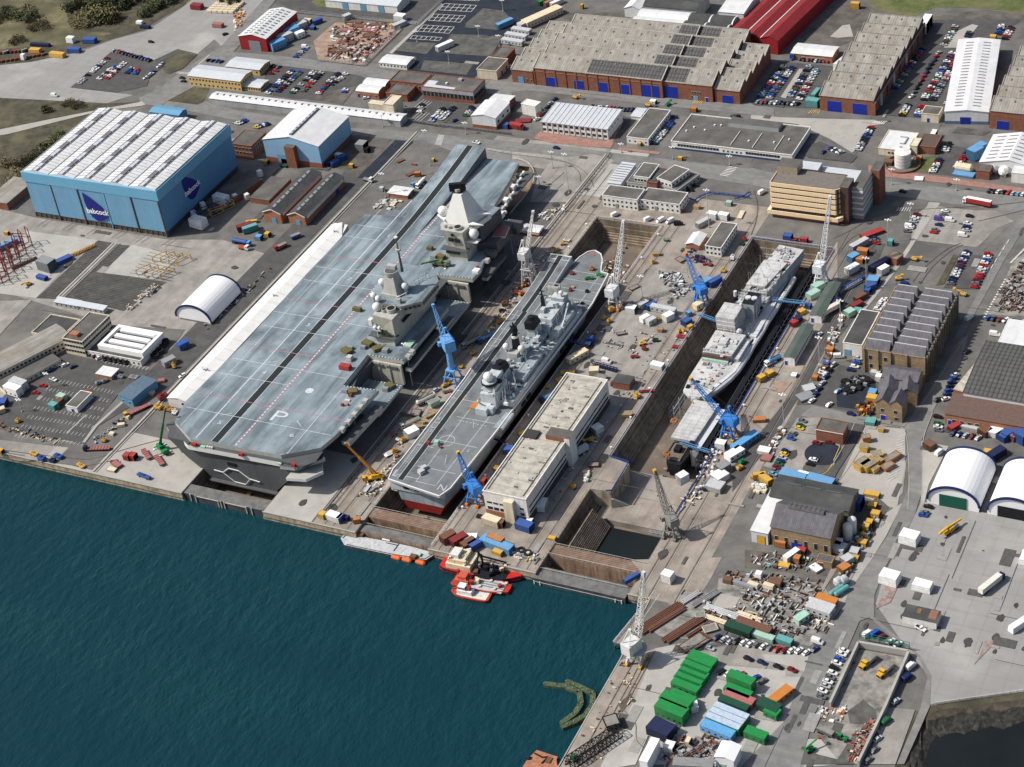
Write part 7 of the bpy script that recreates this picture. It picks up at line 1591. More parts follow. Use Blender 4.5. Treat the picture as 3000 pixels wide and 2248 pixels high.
# ---- lorries and plant
def wheels(t, xs, r=.5, w_=1.1):
    q = MB(); q.ring([[(r*math.cos(a*math.pi/5),s,r*math.sin(a*math.pi/5)) for a in range(10)] for s in (-.17,.17)],"tyre"); me = q.mesh('wheel')
    for x in xs:
        for y in (-w_,w_): obj('wheel', me, t, (x,y,r))
def lorry(label, p, head, L, cab, body, kind='box', cabc=None, z=.36, cat='lorry', H=2.6):
    t = thing('lorry' if kind != 'tank' else 'tanker_lorry', label, cat, K(p), RAD(head), z)
    h = L/2; q = MB(); c = paint(cab or GREY, .4)
    if cab:
        q.prism([(h-2.1,-1.2),(h-.05,-1.2),(h-.05,1.2),(h-2.1,1.2)],.5,2.9,c,poly2=[(h-2.0,-1.1),(h-.3,-1.1),(h-.3,1.1),(h-2.0,1.1)]); q.box(h-.2,-1.05,1.7,h,1.05,2.4,"car_glass"); q.box(h-1.6,-1.22,1.7,h-.5,1.22,2.4,"car_glass"); q.build('cab', t)
    q = MB(); e = h-2.3 if cab else h; m_ = paint(body, .5)
    if kind == 'box': q.box(-h,-1.25,1.1,e,1.25,1.1+H,m_,paint(WHITE) if body == RED else m_)
    elif kind == 'flat': q.box(-h,-1.25,.95,e,1.25,1.3,m_); [q.box(-h+i*1.6,-1.25,1.3,-h+i*1.6+.3,1.25,1.5,m_) for i in range(int((e+h)/1.6))]
    elif kind == 'tip': q.box(-h,-1.25,1.0,e,1.25,2.3,m_,"mud")
    elif kind == 'tank':
        q.ring([[(x,r*math.cos(a*math.pi/7),2.1+r*math.sin(a*math.pi/7)) for a in range(14)] for x, r in ((-h,.7),(-h+.3,1.15),(e-.3,1.15),(e,.7))], m_); q.box(-h,-.5,.8,e,.5,1.1,"tyre"); q.box(-h+1,-.3,3.2,e-1,.3,3.4,paint(DGREY))
    elif kind == 'mix':
        q.ring([[(x,r*math.cos(a*math.pi/6),2.2+dz+r*math.sin(a*math.pi/6)) for a in range(12)] for x, r, dz in ((-h,.5,.9),(-h+1.5,1.1,.5),(e-1.2,1.2,0),(e,.7,-.1))], paint(WHITE))
    q.build('body' if kind != 'tank' else 'tank', t)
    q = MB(); q.box(-h,-.5,.6,h-.3,.5,.95,"tyre"); q.build('chassis', t)
    wheels(t, [-h+1,-h+2.3]+([-h+3.6] if L > 10 else [])+([h-1.2] if cab else [h-1.4])); return t
cr(2200,400); lorry('articulated lorry with white cab and red curtain trailer on the main road', (1830,556), 173, 16, WHITE, RED)
cr(2200,1300); lorry('long white box trailer with navy cab standing on the pale apron', (1950,1160), 66, 15, NAVY, (.66,.64,.58))
cr(0,1000); lorry('yellow cab low loader with red deck beside the carrier quay road', (1115,575), 240, 15, YEL, PINK, 'flat'); lorry('navy cab lorry pulling a red flat trailer near the quay', (790,885), 200, 14, NAVY, PINK, 'flat')
for i, p in enumerate(((1190,930),(1295,980))): lorry(['upper red flat trailer parked without cab near the carrier stern','lower red flat trailer parked without cab near the carrier stern'][i], p, -35, 9, None, PINK, 'flat')
cr(0,500); lorry('bright blue tank trailer lorry in the yard left of the carrier', (1960,600), -3, 13, LBLUE, BLUE, 'tank'); lorry('white cab lorry with orange back, next to the blue tank trailer', (1980,640), -5, 7, WHITE, (.5,.08,.03), 'flat')
cr(700,400); lorry('small red tanker lorry alone in the yard left of the carrier', (340,910), 240, 8, RED, (.35,.04,.03), 'tip'); lorry('white concrete mixer lorry on the ground beside the ski jump', (1480,400), 260, 9, WHITE, WHITE, 'mix'); lorry('white flatbed truck beside the black asphalt strip', (1050,365), -10, 7, WHITE, GREY, 'flat'); lorry('small pale blue plant truck beside the concrete mixer', (1428,405), 250, 5, LBLUE, LBLUE, 'tip'); lorry('blue skip truck in the yard left of the covered walkway', (462,825), 55, 6, None, BLUE, 'tip')
cr(700,900); lorry('grey tanker lorry, left of a pair on the middle dockside', (1888,305), 240, 12, (.3,.3,.29), (.27,.26,.23), 'tank'); lorry('bright blue tanker lorry, right of a pair on the middle dockside', (2000,275), 240, 10, BLUE, LBLUE, 'tank'); lorry('long white tanker trailer on the middle dockside', (1520,770), 60, 11, None, (.66,.65,.58), 'tank'); lorry('pale concrete pump lorry beside yellow skips on the middle dockside', (1390,960), 235, 11, (.6,.6,.55), (.5,.48,.42), 'tip')
cr(1400,900); lorry('bright blue tank wagon behind the long dockside office', (565,755), 240, 9, NAVY, LBLUE, 'tank'); lorry('blue grey wagon beside the long dockside office' if 0 else 'white site wagon beside the right flank of the dockside office', (848,1185), 62, 6.5, None, (.5,.52,.54), 'box')
cr(2200,900); lorry('bright blue tank with white cab beside the right dock fence', (180,455), 240, 10, WHITE, LBLUE, 'tank'); lorry('white box lorry between the two green roofed cabins', (640,50), 240, 12, None, (.66,.6,.52))
cr(2200,1648)
def dumper(label, p, head):
    t = thing('dump_truck', label, 'dump truck', K(p), RAD(head), .38); q = MB(); y = paint(YEL, .5)
    q.prism([(.6,-1.3),(3.9,-1.1),(3.9,1.1),(.6,1.3)],.8,2.0,y); q.box(3.4,-.9,1.0,3.95,.9,1.9,"tyre"); q.build('bonnet', t)
    q = MB(); q.box(.4,-1.2,2.0,1.9,1.2,3.1,y); q.box(.5,-1.22,2.3,1.95,1.22,2.9,"car_glass"); q.build('cab', t)
    q = MB(); q.prism([(-4.6,-1.5),(.2,-1.5),(.2,1.5),(-4.6,1.5)],1.3,2.9,paint((.34,.31,.26),.7),"mud"); q.build('tipping_body', t); wheels(t, [-3.4,-1.9,2.6], .75, 1.25)
dumper('left yellow dump truck inside the walled yard', (938,835), 248); dumper('right yellow dump truck inside the walled yard', (1078,905), 250)
t = thing('tractor', 'green tractor with yellow wheels near the bottom edge', 'tractor', K((740,1440)), RAD(-12), .4); q = MB(); q.box(-.2,-.5,.8,2.2,.5,1.7,paint(GREEN)); q.build('bonnet', t); q = MB(); q.box(-1.6,-.8,1.2,-.2,.8,2.7,paint(GREEN)); q.box(-1.5,-.83,1.7,-.15,.83,2.4,"car_glass"); q.build('cab', t); wheels(t, [-1.2], .85, 1.0); wheels(t, [1.7], .5, .8)
q = MB(); q.cyl(0,0,-.1,.1,.4,paint(YEL),8); 
lorry('dark tipping farm trailer behind the green tractor', (605,1392), -14, 7, None, (.1,.11,.12), 'tip')
t = thing('telehandler', 'green telehandler with raised red fork near the bottom edge', 'telehandler', K((480,1530)), RAD(55), .4); q = MB(); q.box(-2,-1,.6,1.6,1,1.5,paint(GREEN)); q.box(-1.2,-.9,1.5,.2,-.1,2.5,"car_glass"); q.build('body', t); q = MB(); q.bar((-1.8,.5,1.8),(4.5,.5,4.2),.5,paint(GREEN)); q.box(4.3,-.4,3.6,5.2,1.4,4.3,paint(RED)); q.build('boom', t); wheels(t, [-1.3,1.2], .6, 1.0)
cr(2200,1300)
t = thing('mobile_crane', 'yellow mobile crane with lowered boom on the pale apron', 'crane', K((1615,715)), RAD(64), .3); q = MB(); q.box(-4,-1.3,.7,4.5,1.3,1.6,paint(YEL)); q.build('chassis', t); q = MB(); q.box(-1.6,-1.2,1.6,1.4,1.2,2.8,paint((.5,.33,.05))); q.build('turret', t); q = MB(); q.bar((-2,.2,3.2),(7,.2,2.6),.8,paint(YEL)); q.bar((-7,.2,2.9),(-2,.2,3.2),.9,paint((.6,.38,.04))); q.build('boom', t); q = MB(); q.box(1.5,-1.25,1.6,2.8,-.1,2.7,paint(SKYB)); q.build('cab', t); wheels(t, [-3.2,-1.8,2,3.4], .6, 1.15)
def mobile(label, p, head, tip, ztip, col, boomc=None, outr=True, z=.36, name='mobile_crane', base=None, zb=0):
    P = K(p, zb) if base is None else base; t = thing(name, label, 'crane', P, RAD(head), zb+z); c = paint(col, .5); bc = paint(boomc or col, .5)
    q = MB(); q.box(-5,-1.3,.8,5,1.3,1.7,c); q.build('chassis', t); q = MB(); q.box(3.4,-1.25,1.7,5,1.25,2.9,c); q.box(4.2,-1.27,2.1,5.03,1.27,2.7,"car_glass"); q.build('cab', t)
    q = MB(); q.box(-3.2,-1.3,1.7,.6,1.3,3.2,c); q.build('turret', t)
    T = K(tip, ztip)-P; cs, sn = math.cos(RAD(head)), math.sin(RAD(head)); T = (T.x*cs+T.y*sn, -T.x*sn+T.y*cs, ztip-zb-z); o = Vector((-1.5,0,3.4)); T = Vector(T)
    q = MB(); q.bar(o, o.lerp(T,.55), 1.15, bc); q.bar(o.lerp(T,.5), T, .75, bc); q.bar(o+Vector((1.2,0,-.8)), o.lerp(T,.3), .4, "tyre"); q.box(T.x-.5,T.y-.5,T.z-.5,T.x+.5,T.y+.5,T.z+.4,bc); q.build('boom', t)
    if outr:
        q = MB(); [q.bar((x,-3,.9),(x,3,.9),.4,c) for x in (-4,3)]; [q.box(x-.5,y-.5,-.2,x+.5,y+.5,.15,paint(WHITE)) for x in (-4,3) for y in (-3,3)]; split_build(q, 'outrigger', t)
    wheels(t, [-4,-2.5,1.5,3], .6, 1.15); return t
cr(0,1000); mobile('green mobile crane with tall raised boom beside the carrier stern', (1320,890), -32, (1340,545), 24, GREEN)
cr(700,900); mobile('orange mobile crane with long lattice boom on the middle dockside', (1090,1400), 215, (862,1105), 22, YEL, (.62,.24,.03))
cr(700,400); mobile('khaki army crane with boom lowered standing on the carrier flight deck', (1640,1045), 8, (1480,1030), 21.5, (.13,.15,.075), (.10,.17,.08), True, 0, 'army_crane', None, 18.1)
# ================================================================ cranes, lamps, rails
def lattice(q, p, t, w0, w1, n, m, th=.16):
    p, t = Vector(p), Vector(t); d = (t-p).normalized(); a = d.cross(Vector((0,0,1))); a = a.normalized() if a.length > .01 else Vector((1,0,0)); b_ = d.cross(a)
    def c(k, f): ww = (w0+(w1-w0)*f)/2; return p.lerp(t, f)+a*ww*(1 if k in (0,3) else -1)+b_*ww*(1 if k < 2 else -1)
    for k in range(4): q.bar(c(k,0), c(k,1), th*1.5, m)
    for i in range(n):
        f0, f1 = i/n, (i+1)/n
        for k in range(4): q.bar(c(k,f0), c((k+1)%4,f1), th, m); q.bar(c(k,f1), c((k+1)%4,f1), th, m)
def portal_crane(label, base, tip, zt, col, hp=7, hc=0, span=5.5, hs=(7,4.5,4), foot=YEL, jw=1.8, tipc=None, leglat=False, jm=None):
    P = K(base); T = K(tip, zt)-P; a = math.atan2(T.y, T.x); R = T.length; t = thing('dockside_crane', label, 'crane', P, 0, .3); c = paint(col, .5, ); jc = paint(jm or col, .5); h = span/2; top = max(hp, hc)
    for sx in (-1,1):
        for sy in (-1,1):
            q = MB()
            if leglat: lattice(q, (sx*h,sy*h,1), (sx*1.6,sy*1.6,hp), .8, .6, 5, c, .14)
            else: q.bar((sx*h,sy*h,.8), (sx*h*.55,sy*h*.55,hp), .95, c, 4, .8)
            l_ = q.build('leg', t); q = MB(); q.box(sx*h-.6,sy*h-1.3,0,sx*h+.6,sy*h+1.3,1.1,paint(foot,.5)); q.build('bogie', l_)
    q = MB(); q.box(-h*.7,-h*.7,hp-.3,h*.7,h*.7,hp+.5,c); [q.bar((x*h,-h,2),(x*h,h,2),.5,c) for x in (-1,1)]; [q.bar((-h,y*h,hp*.62),(h,y*h,hp*.62),.4,c) for y in (-1,1)]
    if hc: q.cyl(0,0,hp+.5,hc,1.7,c,14,1.3); q.cyl(0,0,hc-1,hc,2.2,c,14)
    if leglat:
        for z_ in (hp*.33,hp*.66): [q.bar((sx*h*.8,-h*.8,z_),(sx*h*.8,h*.8,z_),.25,c) for sx in (-1,1)]; [q.bar((-h*.8,s_*h*.8,z_),(h*.8,s_*h*.8,z_),.25,c) for s_ in (-1,1)]
        for s_ in (-1,1): q.bar((s_*h,-h,1),(s_*h*.6,h*.6,hp*.8),.22,c); q.bar((s_*h,h,1),(s_*h*.6,-h*.6,hp*.8),.22,c); q.bar((-h,s_*h,1),(h*.6,s_*h*.6,hp*.8),.22,c); q.bar((h,s_*h,1),(-h*.6,s_*h*.6,hp*.8),.22,c)
    q.build('portal', t)
    L, W_, H = hs; s = thing('tmp','x y z w','x',(0,0)); bpy.data.objects.remove(s)
    q = MB(); q.cyl(0,0,top+.3,top+1,2.4,c,16); q.prism([(-L*.75,-W_/2),(L*.25,-W_/2),(L*.25,W_/2),(-L*.75,W_/2)],top+1,top+1+H,c); q.box(-L*.7,-W_/2-.1,top+1.2,-L*.45,W_/2+.1,top+H*.8,c); o = q.build('machinery_house', t, None, a)
    q = MB(); q.box(L*.1,W_/2,top+1.6,L*.36,W_/2+1.5,top+3.8,c); q.box(L*.2,W_/2+.05,top+2.6,L*.37,W_/2+1.52,top+3.5,"car_glass"); q.build('cab', o)
    q = MB(); ap = Vector((-L*.2,0,top+H+7)); [q.bar((x,y,top+1+H),ap+Vector((0,y*.2,0)),.32,jc) for x in (-L*.65,L*.2) for y in (-W_*.4,W_*.4)]; q.box(ap.x-.5,-.7,ap.z-.4,ap.x+.5,.7,ap.z+.4,jc); q.build('a_frame', o)
    q = MB(); pv = Vector((L*.25,0,top+2.2)); tp = Vector((R,0,zt-.3)); n = max(6,int((tp-pv).length/2.6)); lattice(q, pv, pv.lerp(tp,.25), jw*.6, jw*1.1, 3, jc); lattice(q, pv.lerp(tp,.25), tp, jw*1.1, jw*.45, n, jc); q.box(tp.x-.7,-.7,tp.z-.9,tp.x+.7,.7,tp.z+.6,paint(tipc,.5) if tipc else jc); o2 = q.build('jib', t, None, a)
    q = MB(); [q.bar(ap+Vector((0,y,0)), tp+Vector((0,y*.6,.3)), .09, "tyre") for y in (-.4,.4)]; q.bar(tp, (tp.x,0,max(4,zt-14)), .08, "tyre"); q.box(tp.x-.3,-.3,max(4,zt-14)-1,tp.x+.3,.3,max(4,zt-14),paint(YEL)); q.build('hoist_rope', o2)
    return t
CB = (.045,.20,.55)
cr(1400,900); portal_crane('blue dockside crane reaching over the small sheeted vessel', (2035,1050), (1725,580), 25, CB, 7.5, 0, 6, (7,4.4,3.6), YEL, 2.0, YEL)
cr(1400,400); portal_crane('blue dockside crane with orange jib end, left of the right dock', (1808,1360), (1685,950), 24, CB, 7.5, 0, 6, (7,4.4,3.6), YEL, 2.2, ORA)
portal_crane('tall white dockside crane on yellow wheels between middle and right docks', (1115,1385), (1178,690), 42, (.62,.63,.64), 8, 0, 5.5, (7,5,4.5), ORA, 2.4)
portal_crane('white lattice legged crane beside the smaller carrier port bow', (425,1200), (447,610), 37, (.62,.61,.58), 17.5, 0, 6.2, (7.5,4.2,4), ORA, 1.6, None, True)
cr(2200,400); portal_crane('tall white dockside crane in front of the tan office tower', (570,1195), (640,490), 43, (.64,.65,.66), 8, 0, 5.5, (7,5,4.5), (.3,.42,.32), 2.4)
cr(700,900); portal_crane('pale blue column crane on four legs between the two carriers', (1742,610), (1572,-15), 39, (.14,.34,.66), 8, 21, 7, (8,5.4,6), (.12,.22,.5), 2.0)
cr(900,1300); portal_crane('blue dockside crane at the smaller carrier stern by the dockside office', (1362,475), (1220,70), 23, CB, 7, 0, 5.5, (7.5,4.6,4.2), ORA, 2.4, YEL)
cr(1400,900); portal_crane('weathered grey dockside crane with yellow jib end at the flooded dock end', (1570,1850), (1432,1325), 30, (.22,.215,.20), 7, 0, 5.5, (6.5,4.4,4), (.2,.2,.18), 2.2, YEL)
cr(1500,1648); t = portal_crane('white and rust crane on the wharf edge beside the rusty pipes', (1010,805), (1066,85), 42, (.60,.60,.58), 6.5, 0, 6, (7.5,5,5.5), (.55,.35,.05), 2.2); q = MB(); q.cyl(0,0,7.2,7.7,5,paint((.34,.35,.35)),24); q.build('slewing_ring', t)
lm = {}
def lamp(base, top, lab, dbl=True):
    h = min(26, max(6, HZ(top, base))); P = K(base); t = thing('lamp_post', '', 'lamp post', P, 0, .2); k = round(h)
    if k not in lm:
        q = MB(); q.cyl(0,0,0,k,.22,paint(LGREY,.5),8,.12); q.cyl(0,0,0,.7,.5,"pale_concrete",8); p_ = q.mesh('pole'); q = MB(); q.box(-1.3,-.15,k-.1,1.3,.15,k+.15,paint(LGREY,.5)); [q.box(x-.5,-.35,k-.25,x+.5,.35,k+.1,paint(WHITE)) for x in (-1.3,1.3)]; q.box(-.3,-1.2,k-.2,.3,1.2,k+.1,paint(WHITE)); lm[k] = (p_, q.mesh('lamp_head'))
    obj('pole', lm[k][0], t); obj('lamp_head', lm[k][1], t); LP.append((t, lab))
LP = []
for c_, L_ in (((1400,400),(((740,465),(695,90),'grey lamp post on the road near the carrier bow'),((608,260),(600,130),'short grey mast near the round dock head'),((285,960),(255,680),'grey lamp post beside the white lattice crane'),((1873,740),(1853,430),'grey lamp post beside the white gabled hut'),((1337,1340),(1318,1140),'grey lamp post beside the middle dock cabins'),((500,400),(500,330),'thin lamp post near the round dock head'))),((700,900),(((1408,640),(1347,300),'tall lamp post in the pale base beside the carrier lift'),((955,1020),(905,820),'lamp post in shade beside the carrier quarter'))),((700,0),(((1550,1345),(1510,1065),'tall lamp post on a round base beside the ski jump'),((1190,1600),(1160,1400),'lamp post left of the carrier bow hut'),((1705,520),(1700,420),'lamp post on the blue black lot'),((2140,92),(2132,0),'lamp post on the blue black lot'),((1945,302),(1938,210),'lamp post on the blue black lot'),((1445,345),(1438,255),'lamp post on the blue black lot'),((2110,380),(2103,290),'lamp post on the blue black lot'),((1170,1030),(1165,940),'lamp post along the long white shed'),((1840,1090),(1832,990),'lamp post at the crossing by the gabled workshop'))),((700,400),(((785,845),(770,760),'lamp post on the white covered walkway edge'),((297,1365),(278,1275),'lamp post on the white covered walkway edge'))),((0,1000),(((1665,312),(1640,215),'lamp post on the white covered walkway edge'),((180,575),(140,480),'lamp post in the lower left car park'),((405,375),(380,260),'lamp post in the lower left car park'))),((2200,400),(((1112,860),(1105,680),'lamp post in the open lot right of the tan tower'),((1292,662),(1287,550),'lamp post in the open lot right of the tan tower'),((936,1225),(926,980),'lamp post on the dark road beside the right dock'),((727,1545),(720,1330),'lamp post on the dark road beside the right dock'),((1140,1500-1105),(1136,1380-1105),'lamp post on the main road by the paved strip'),((1664,440),(1660,352),'lamp post on the main road by the paved strip'))),((2200,900),(((268,985),(250,705),'tall lamp post on the dark road near the brick substation'),((556,465),(548,250),'tall lamp post on the dark road near the mill yard'))),((1400,0),(((1165,1240),(1160,1160),'lamp post before the white canteen'),((1580,1290),(1572,1200),'lamp post before the white canteen'),((2040,1340),(2035,1260),'lamp post before the white canteen')))):
    cr(*c_)
    for b_, t_, l_ in L_: lamp(b_, t_, l_)
finalize(LP)
def railing(label, pts, m, z=.3, h=1.2, sp=2.6, th=.16, panel=None, name='railing'):
    q = MB(); M_ = paint(m, .5) if isinstance(m, tuple) else m
    for a, b_ in zip(pts, pts[1:]):
        a, b_ = Vector((a[0],a[1])), Vector((b_[0],b_[1])); L = (b_-a).length; n = max(1,int(L/sp))
        for i in range(n+1): p = a.lerp(b_, i/n); q.bar((p.x,p.y,z),(p.x,p.y,z+h),th,M_)
        for zz in (z+h,z+h*.5): q.bar((a.x,a.y,zz),(b_.x,b_.y,zz),th*.9,M_)
        if panel: q.bar((a.x,a.y,z+h*.35),(b_.x,b_.y,z+h*.35),.16,panel); q.bar((a.x,a.y,z+h*.65),(b_.x,b_.y,z+h*.65),.16,panel)
    return tag(q.build(name), label, 'railing' if name == 'railing' else 'fence')
WR = (.66,.64,.60); BR = (.02,.06,.30)
railing('dark posted railing along the white pipes left of the smaller carrier', [(129.4,6),(129.6,346)], (.06,.055,.05), h=1.5, sp=3.4, th=.2)
railing('white railing along the left edge of the middle dock', [(149.3,20),(149.3,279.4)], WR); railing('white railing across the head of the middle dock', [(149.3,279.6),(188.8,279.6)], WR); railing('white railing along the right edge of the middle dock', [(188.9,2),(188.9,279)], WR)
pb = paint(BR,.5)
railing('blue screened railing along the left edge of the right dock', [(241.3,84),(241.3,279.6)], WR, panel=pb); railing('blue screened railing across the head of the right dock', [(241.3,279.9),(286.8,279.9)], WR, panel=pb); railing('blue screened railing along the right edge of the right dock', [(286.9,86),(286.9,279)], pb, panel=pb); railing('rusty white railing beside the flooded end of the right dock', [(241.3,2),(241.3,58)], (.42,.30,.20)); railing('blue screen round the top of the dock buttress', [(242,84),(252,82.4),(252.4,61),(250,60)], pb, panel=pb); railing('blue railing beside the sill of the right dock', [(286.9,50),(286.9,84)], pb, panel=pb)
railing('white railing round the curved head of the main dock', [(99.9,270)]+[(v.x,v.y) for v in arc(76.15,290,23.8,37.6,0,95,12)], WR); cr(1400,0); railing('white fence beside the main road at the carrier bow', KS("70,1222 200,1245 400,1270 590,1290"), WR, h=1.6)
cr(2200,400); railing('blue fence on the yard before the tan office tower', KS("-130,520 -60,500 -20,470 0,470"), pb, h=1.8, panel=pb, name='fence'); cr(1400,400); railing('blue fence running to the tan tower from the cabin offices', KS("1690,505 1760,530 1800,500 1880,470 1990,480 2200,505"), pb, h=1.8, panel=pb, name='fence')
cr(700,0)
gf = paint((.30,.31,.32),.6); railing('grey palisade fence behind the steel yard', KS("450,110 1000,165 1440,210 1660,10"), gf, h=2.6, panel=gf, name='fence'); railing('grey palisade fence round the near corner of the steel yard', KS("640,500 840,520 1010,540 1310,240"), gf, h=2.4, panel=gf, name='fence'); railing('dark fence along the back road by the crossing', KS("1380,990 1600,1030 1900,1060 2211,1100"), paint(DGREY), h=1.8, panel=paint(DGREY), name='fence')
cr(2200,1648); W_q = MB(); wl = KS("640,1185 870,690 1278,762 1090,1205 870,1660")
t = thing('yard_wall', 'grey concrete wall around the yard with two dump trucks', 'wall', wl[1], 0, .3); q = MB()
for a, b_ in zip(wl, wl[1:]): 
    d = (b_-a).normalized(); n_ = Vector((-d.y,d.x))*.5; q.prism([a-wl[1]-n_, b_-wl[1]-n_, b_-wl[1]+n_, a-wl[1]+n_], 0, 3.2, "pale_concrete")
q.build('wall', t); gp = paint((.01,.16,.11),.6); railing('green mesh fence on the far wall of the dump truck yard', KS("880,640 1285,722"), gp, z=1.5, h=3.6, sp=4, panel=gp, name='fence')
railing('white handrail along the top of the dark pool bank', KS("1500,1155 1810,1110 2211,1050"), WR)
cr(1500,1648); pj = KS("820,635 935,645 1205,240 1160,222"); t = thing('jetty', 'grey piled jetty with white handrails beside the wharf crane', 'jetty', pj[0]); q = MB(); q.prism([(p.x-pj[0].x,p.y-pj[0].y) for p in pj], -2.4, -1.2, "caisson_deck", "yard_concrete"); q.build('deck', t); q = MB()
for i in range(9): p = pj[0].lerp(pj[3], i/8)-pj[0]; p2 = pj[1].lerp(pj[2], i/8)-pj[0]; q.cyl(p.x+.5,p.y,-12,-2.3,.4,"weed_timber",8); q.cyl(p2.x-.5,p2.y,-12,-2.3,.4,"weed_timber",8)
split_build(q, 'pile', t); railing('white handrail on the outer side of the piled jetty', [pj[0],pj[3]], WR, z=-1.2); railing('white handrail on the inner side of the piled jetty', [pj[1],pj[2]], WR, z=-1.2)
q = MB(); line(q, (0,0), (1,0), .1, 0, "line_white")
# ================================================================ containers, cabins, plant, stores
NC = dict(w=('white',WHITE),c=('cream',CREAM),y=('yellow',YEL),o=('orange',(.46,.17,.035)),r=('red',RED),d=('dark red',DRED),b=('blue',BLUE),l=('bright blue',LBLUE),n=('navy',NAVY),g=('grey',GREY),a=('pale grey',LGREY),k=('black',BLACK),t=('turquoise',TEAL),m=('mint green',MINT),e=('green',(.014,.20,.05)),h=('dark green',(.012,.06,.035)),u=('rusty',RUST),p=('pink',PINK),v=('olive',OLIVE),s=('brown',BROWN))
IT = []; _bx = {}
def boxmesh(kind, L, W_, H, c):
    k = (kind, round(L,1), round(W_,1), round(H,1), c)
    if k in _bx: return _bx[k]
    g_ = sum(NC[c][1])/3; p = paint(tuple(v*.86+g_*.14 for v in NC[c][1]), .55); dk = paint(tuple(v*.55 for v in NC[c][1]), .6); h, w = L/2, W_/2; q = MB()
    if kind == 'container':
        q.box(-h,-w,0,h,w,H,p); n = max(3,int(L/.6))
        for i in range(n): x = -h+L*(i+.5)/n; q.box(x-.1,-w-.05,.2,x+.1,-w,H-.2,dk); q.box(x-.1,w,.2,x+.1,w+.05,H-.2,dk)
        for x in (-h,h-.16): q.box(x,-w-.06,0,x+.16,w+.06,H+.04,dk)
        q.box(h,-.06,.1,h+.06,.06,H-.1,dk)
    elif kind == 'cabin':
        q.box(-h,-w,.2,h,w,H,p); q.box(-h-.1,-w-.1,H,h+.1,w+.1,H+.15,paint(tuple(min(.8,v*1.05) for v in NC[c][1]),.6)); n = max(1,int(L/2.6))
        for i in range(n): x = -h+L*(i+.5)/n; q.box(x-.5,-w-.04,1.1,x+.5,-w,2.0,"dark_glass")
        q.box(h,-.5,.2,h+.05,.5,2.1,dk)
    elif kind == 'skip':
        q.prism([(-h*.8,-w*.9),(h*.8,-w*.9),(h*.8,w*.9),(-h*.8,w*.9)],0,H,p,dk,poly2=[(-h,-w),(h,-w),(h,w),(-h,w)]); q.box(-h*.85,-w*.85,H-.02,h*.85,w*.85,H+.03,"mud")
        for y in (-w,w): q.bar((-h,y,H),(h,y,H),.2,p)
        for x in (-h,h): q.bar((x,-w,H),(x,w,H),.2,p)
    elif kind == 'tank':
        q.ring([[(x,r*math.cos(a*math.pi/6),w+.2+r*math.sin(a*math.pi/6)) for a in range(12)] for x, r in ((-h,w*.6),(-h+w*.4,w),(h-w*.4,w),(h,w*.6))], p); [q.box(x-.2,-w,0,x+.2,w,w*.5,dk) for x in (-h*.5,h*.5)]
    elif kind == 'generator':
        q.box(-h,-w,.3,h,w,H*.8,p); q.box(-h*.6,-w*.7,H*.8,h*.2,w*.7,H,dk); q.cyl(h*.6,0,H*.8,H*1.15,.18,dk,6); [q.cyl(x,y,0,.5,.3,"tyre",8) for x in (-h*.6,h*.6) for y in (-w,w)]
    elif kind == 'pallet_stack':
        for i in range(3): e = .08*i; q.box(-h+e,-w+e,H*i/3+.06,h-e,w-e,H*(i+1)/3,p)
    elif kind == 'frame':
        for x in (-h,h):
            q.bar((x,0,H),(x,-w,0),.3,p); q.bar((x,0,H),(x,w,0),.3,p)
        q.bar((-h,0,H),(h,0,H),.4,p)
    elif kind == 'stand':
        for x in (-h,0,h):
            for y in (-w,w): q.bar((x,y,0),(x,y,H),.35,p)
            q.bar((x,-w,H),(x,w,H),.35,p); q.bar((x,-w,H*.5),(x,w,H*.5),.3,p); q.bar((x,-w,0),(x,w,H*.5),.22,p)
        for y in (-w,w): q.bar((-h,y,H*.95),(h,y,H*.5),.3,p); q.bar((-h,y,.2),(h,y,.2),.3,p)
    elif kind == 'lift':
        q.box(-1.6,-1,.5,1.6,1,1.4,p); q.bar((-1,0,1.6),(h,.2,2.6),.45,p); q.box(h-.2,-.6,2.2,h+1,.8,3.1,p); [q.ring([[(x+.45*math.cos(a*math.pi/4),y+s,.45+.45*math.sin(a*math.pi/4)) for a in range(8)] for s in (-.15,.15)],"tyre") for x in (-1.2,1.2) for y in (-1,1)]
    elif kind == 'tyre':
        q.ring([[(R*math.cos(k_*math.pi/8),R*math.sin(k_*math.pi/8),z) for k_ in range(16)] for R, z in ((h,.1),(h,H),(h*.55,H),(h*.55,.1))],"tyre",cap=False); q.ring([[(R*math.cos(k_*math.pi/8),R*math.sin(k_*math.pi/8),z) for k_ in range(16)] for R, z in ((h*1.04,H*.45),(h*1.04,H*.55))],"vent_grey",cap=False)
    elif kind == 'pipe_bundle':
        for i in range(max(2,int(W_/.9))): q.bar((-h+(i%3)*.3,-w+.45+i*.9,.45),(h-(i%2)*.5,-w+.45+i*.9,.45),.8,p,8)
    elif kind == 'bollard':
        q.cyl(0,0,0,H*.8,.35,p,10); q.cyl(0,0,H*.8,H,.55,p,10)
    elif kind == 'beam':
        lattice(q,(-h,0,W_/2+.1),(h,0,W_/2+.1),W_,W_,int(L/2),p,.2)
    elif kind == 'gangway':
        q.box(-h,-w,H,h,w,H+.2,dk); [q.bar((-h,y,H+1.1),(h,y,H+1.1),.2,p) for y in (-w,w)]; [q.bar((-h+L*i/8,y,H),(-h+L*i/8,y,H+1.1),.15,p) for i in range(9) for y in (-w,w)]
    _bx[k] = q.mesh(kind); return _bx[k]
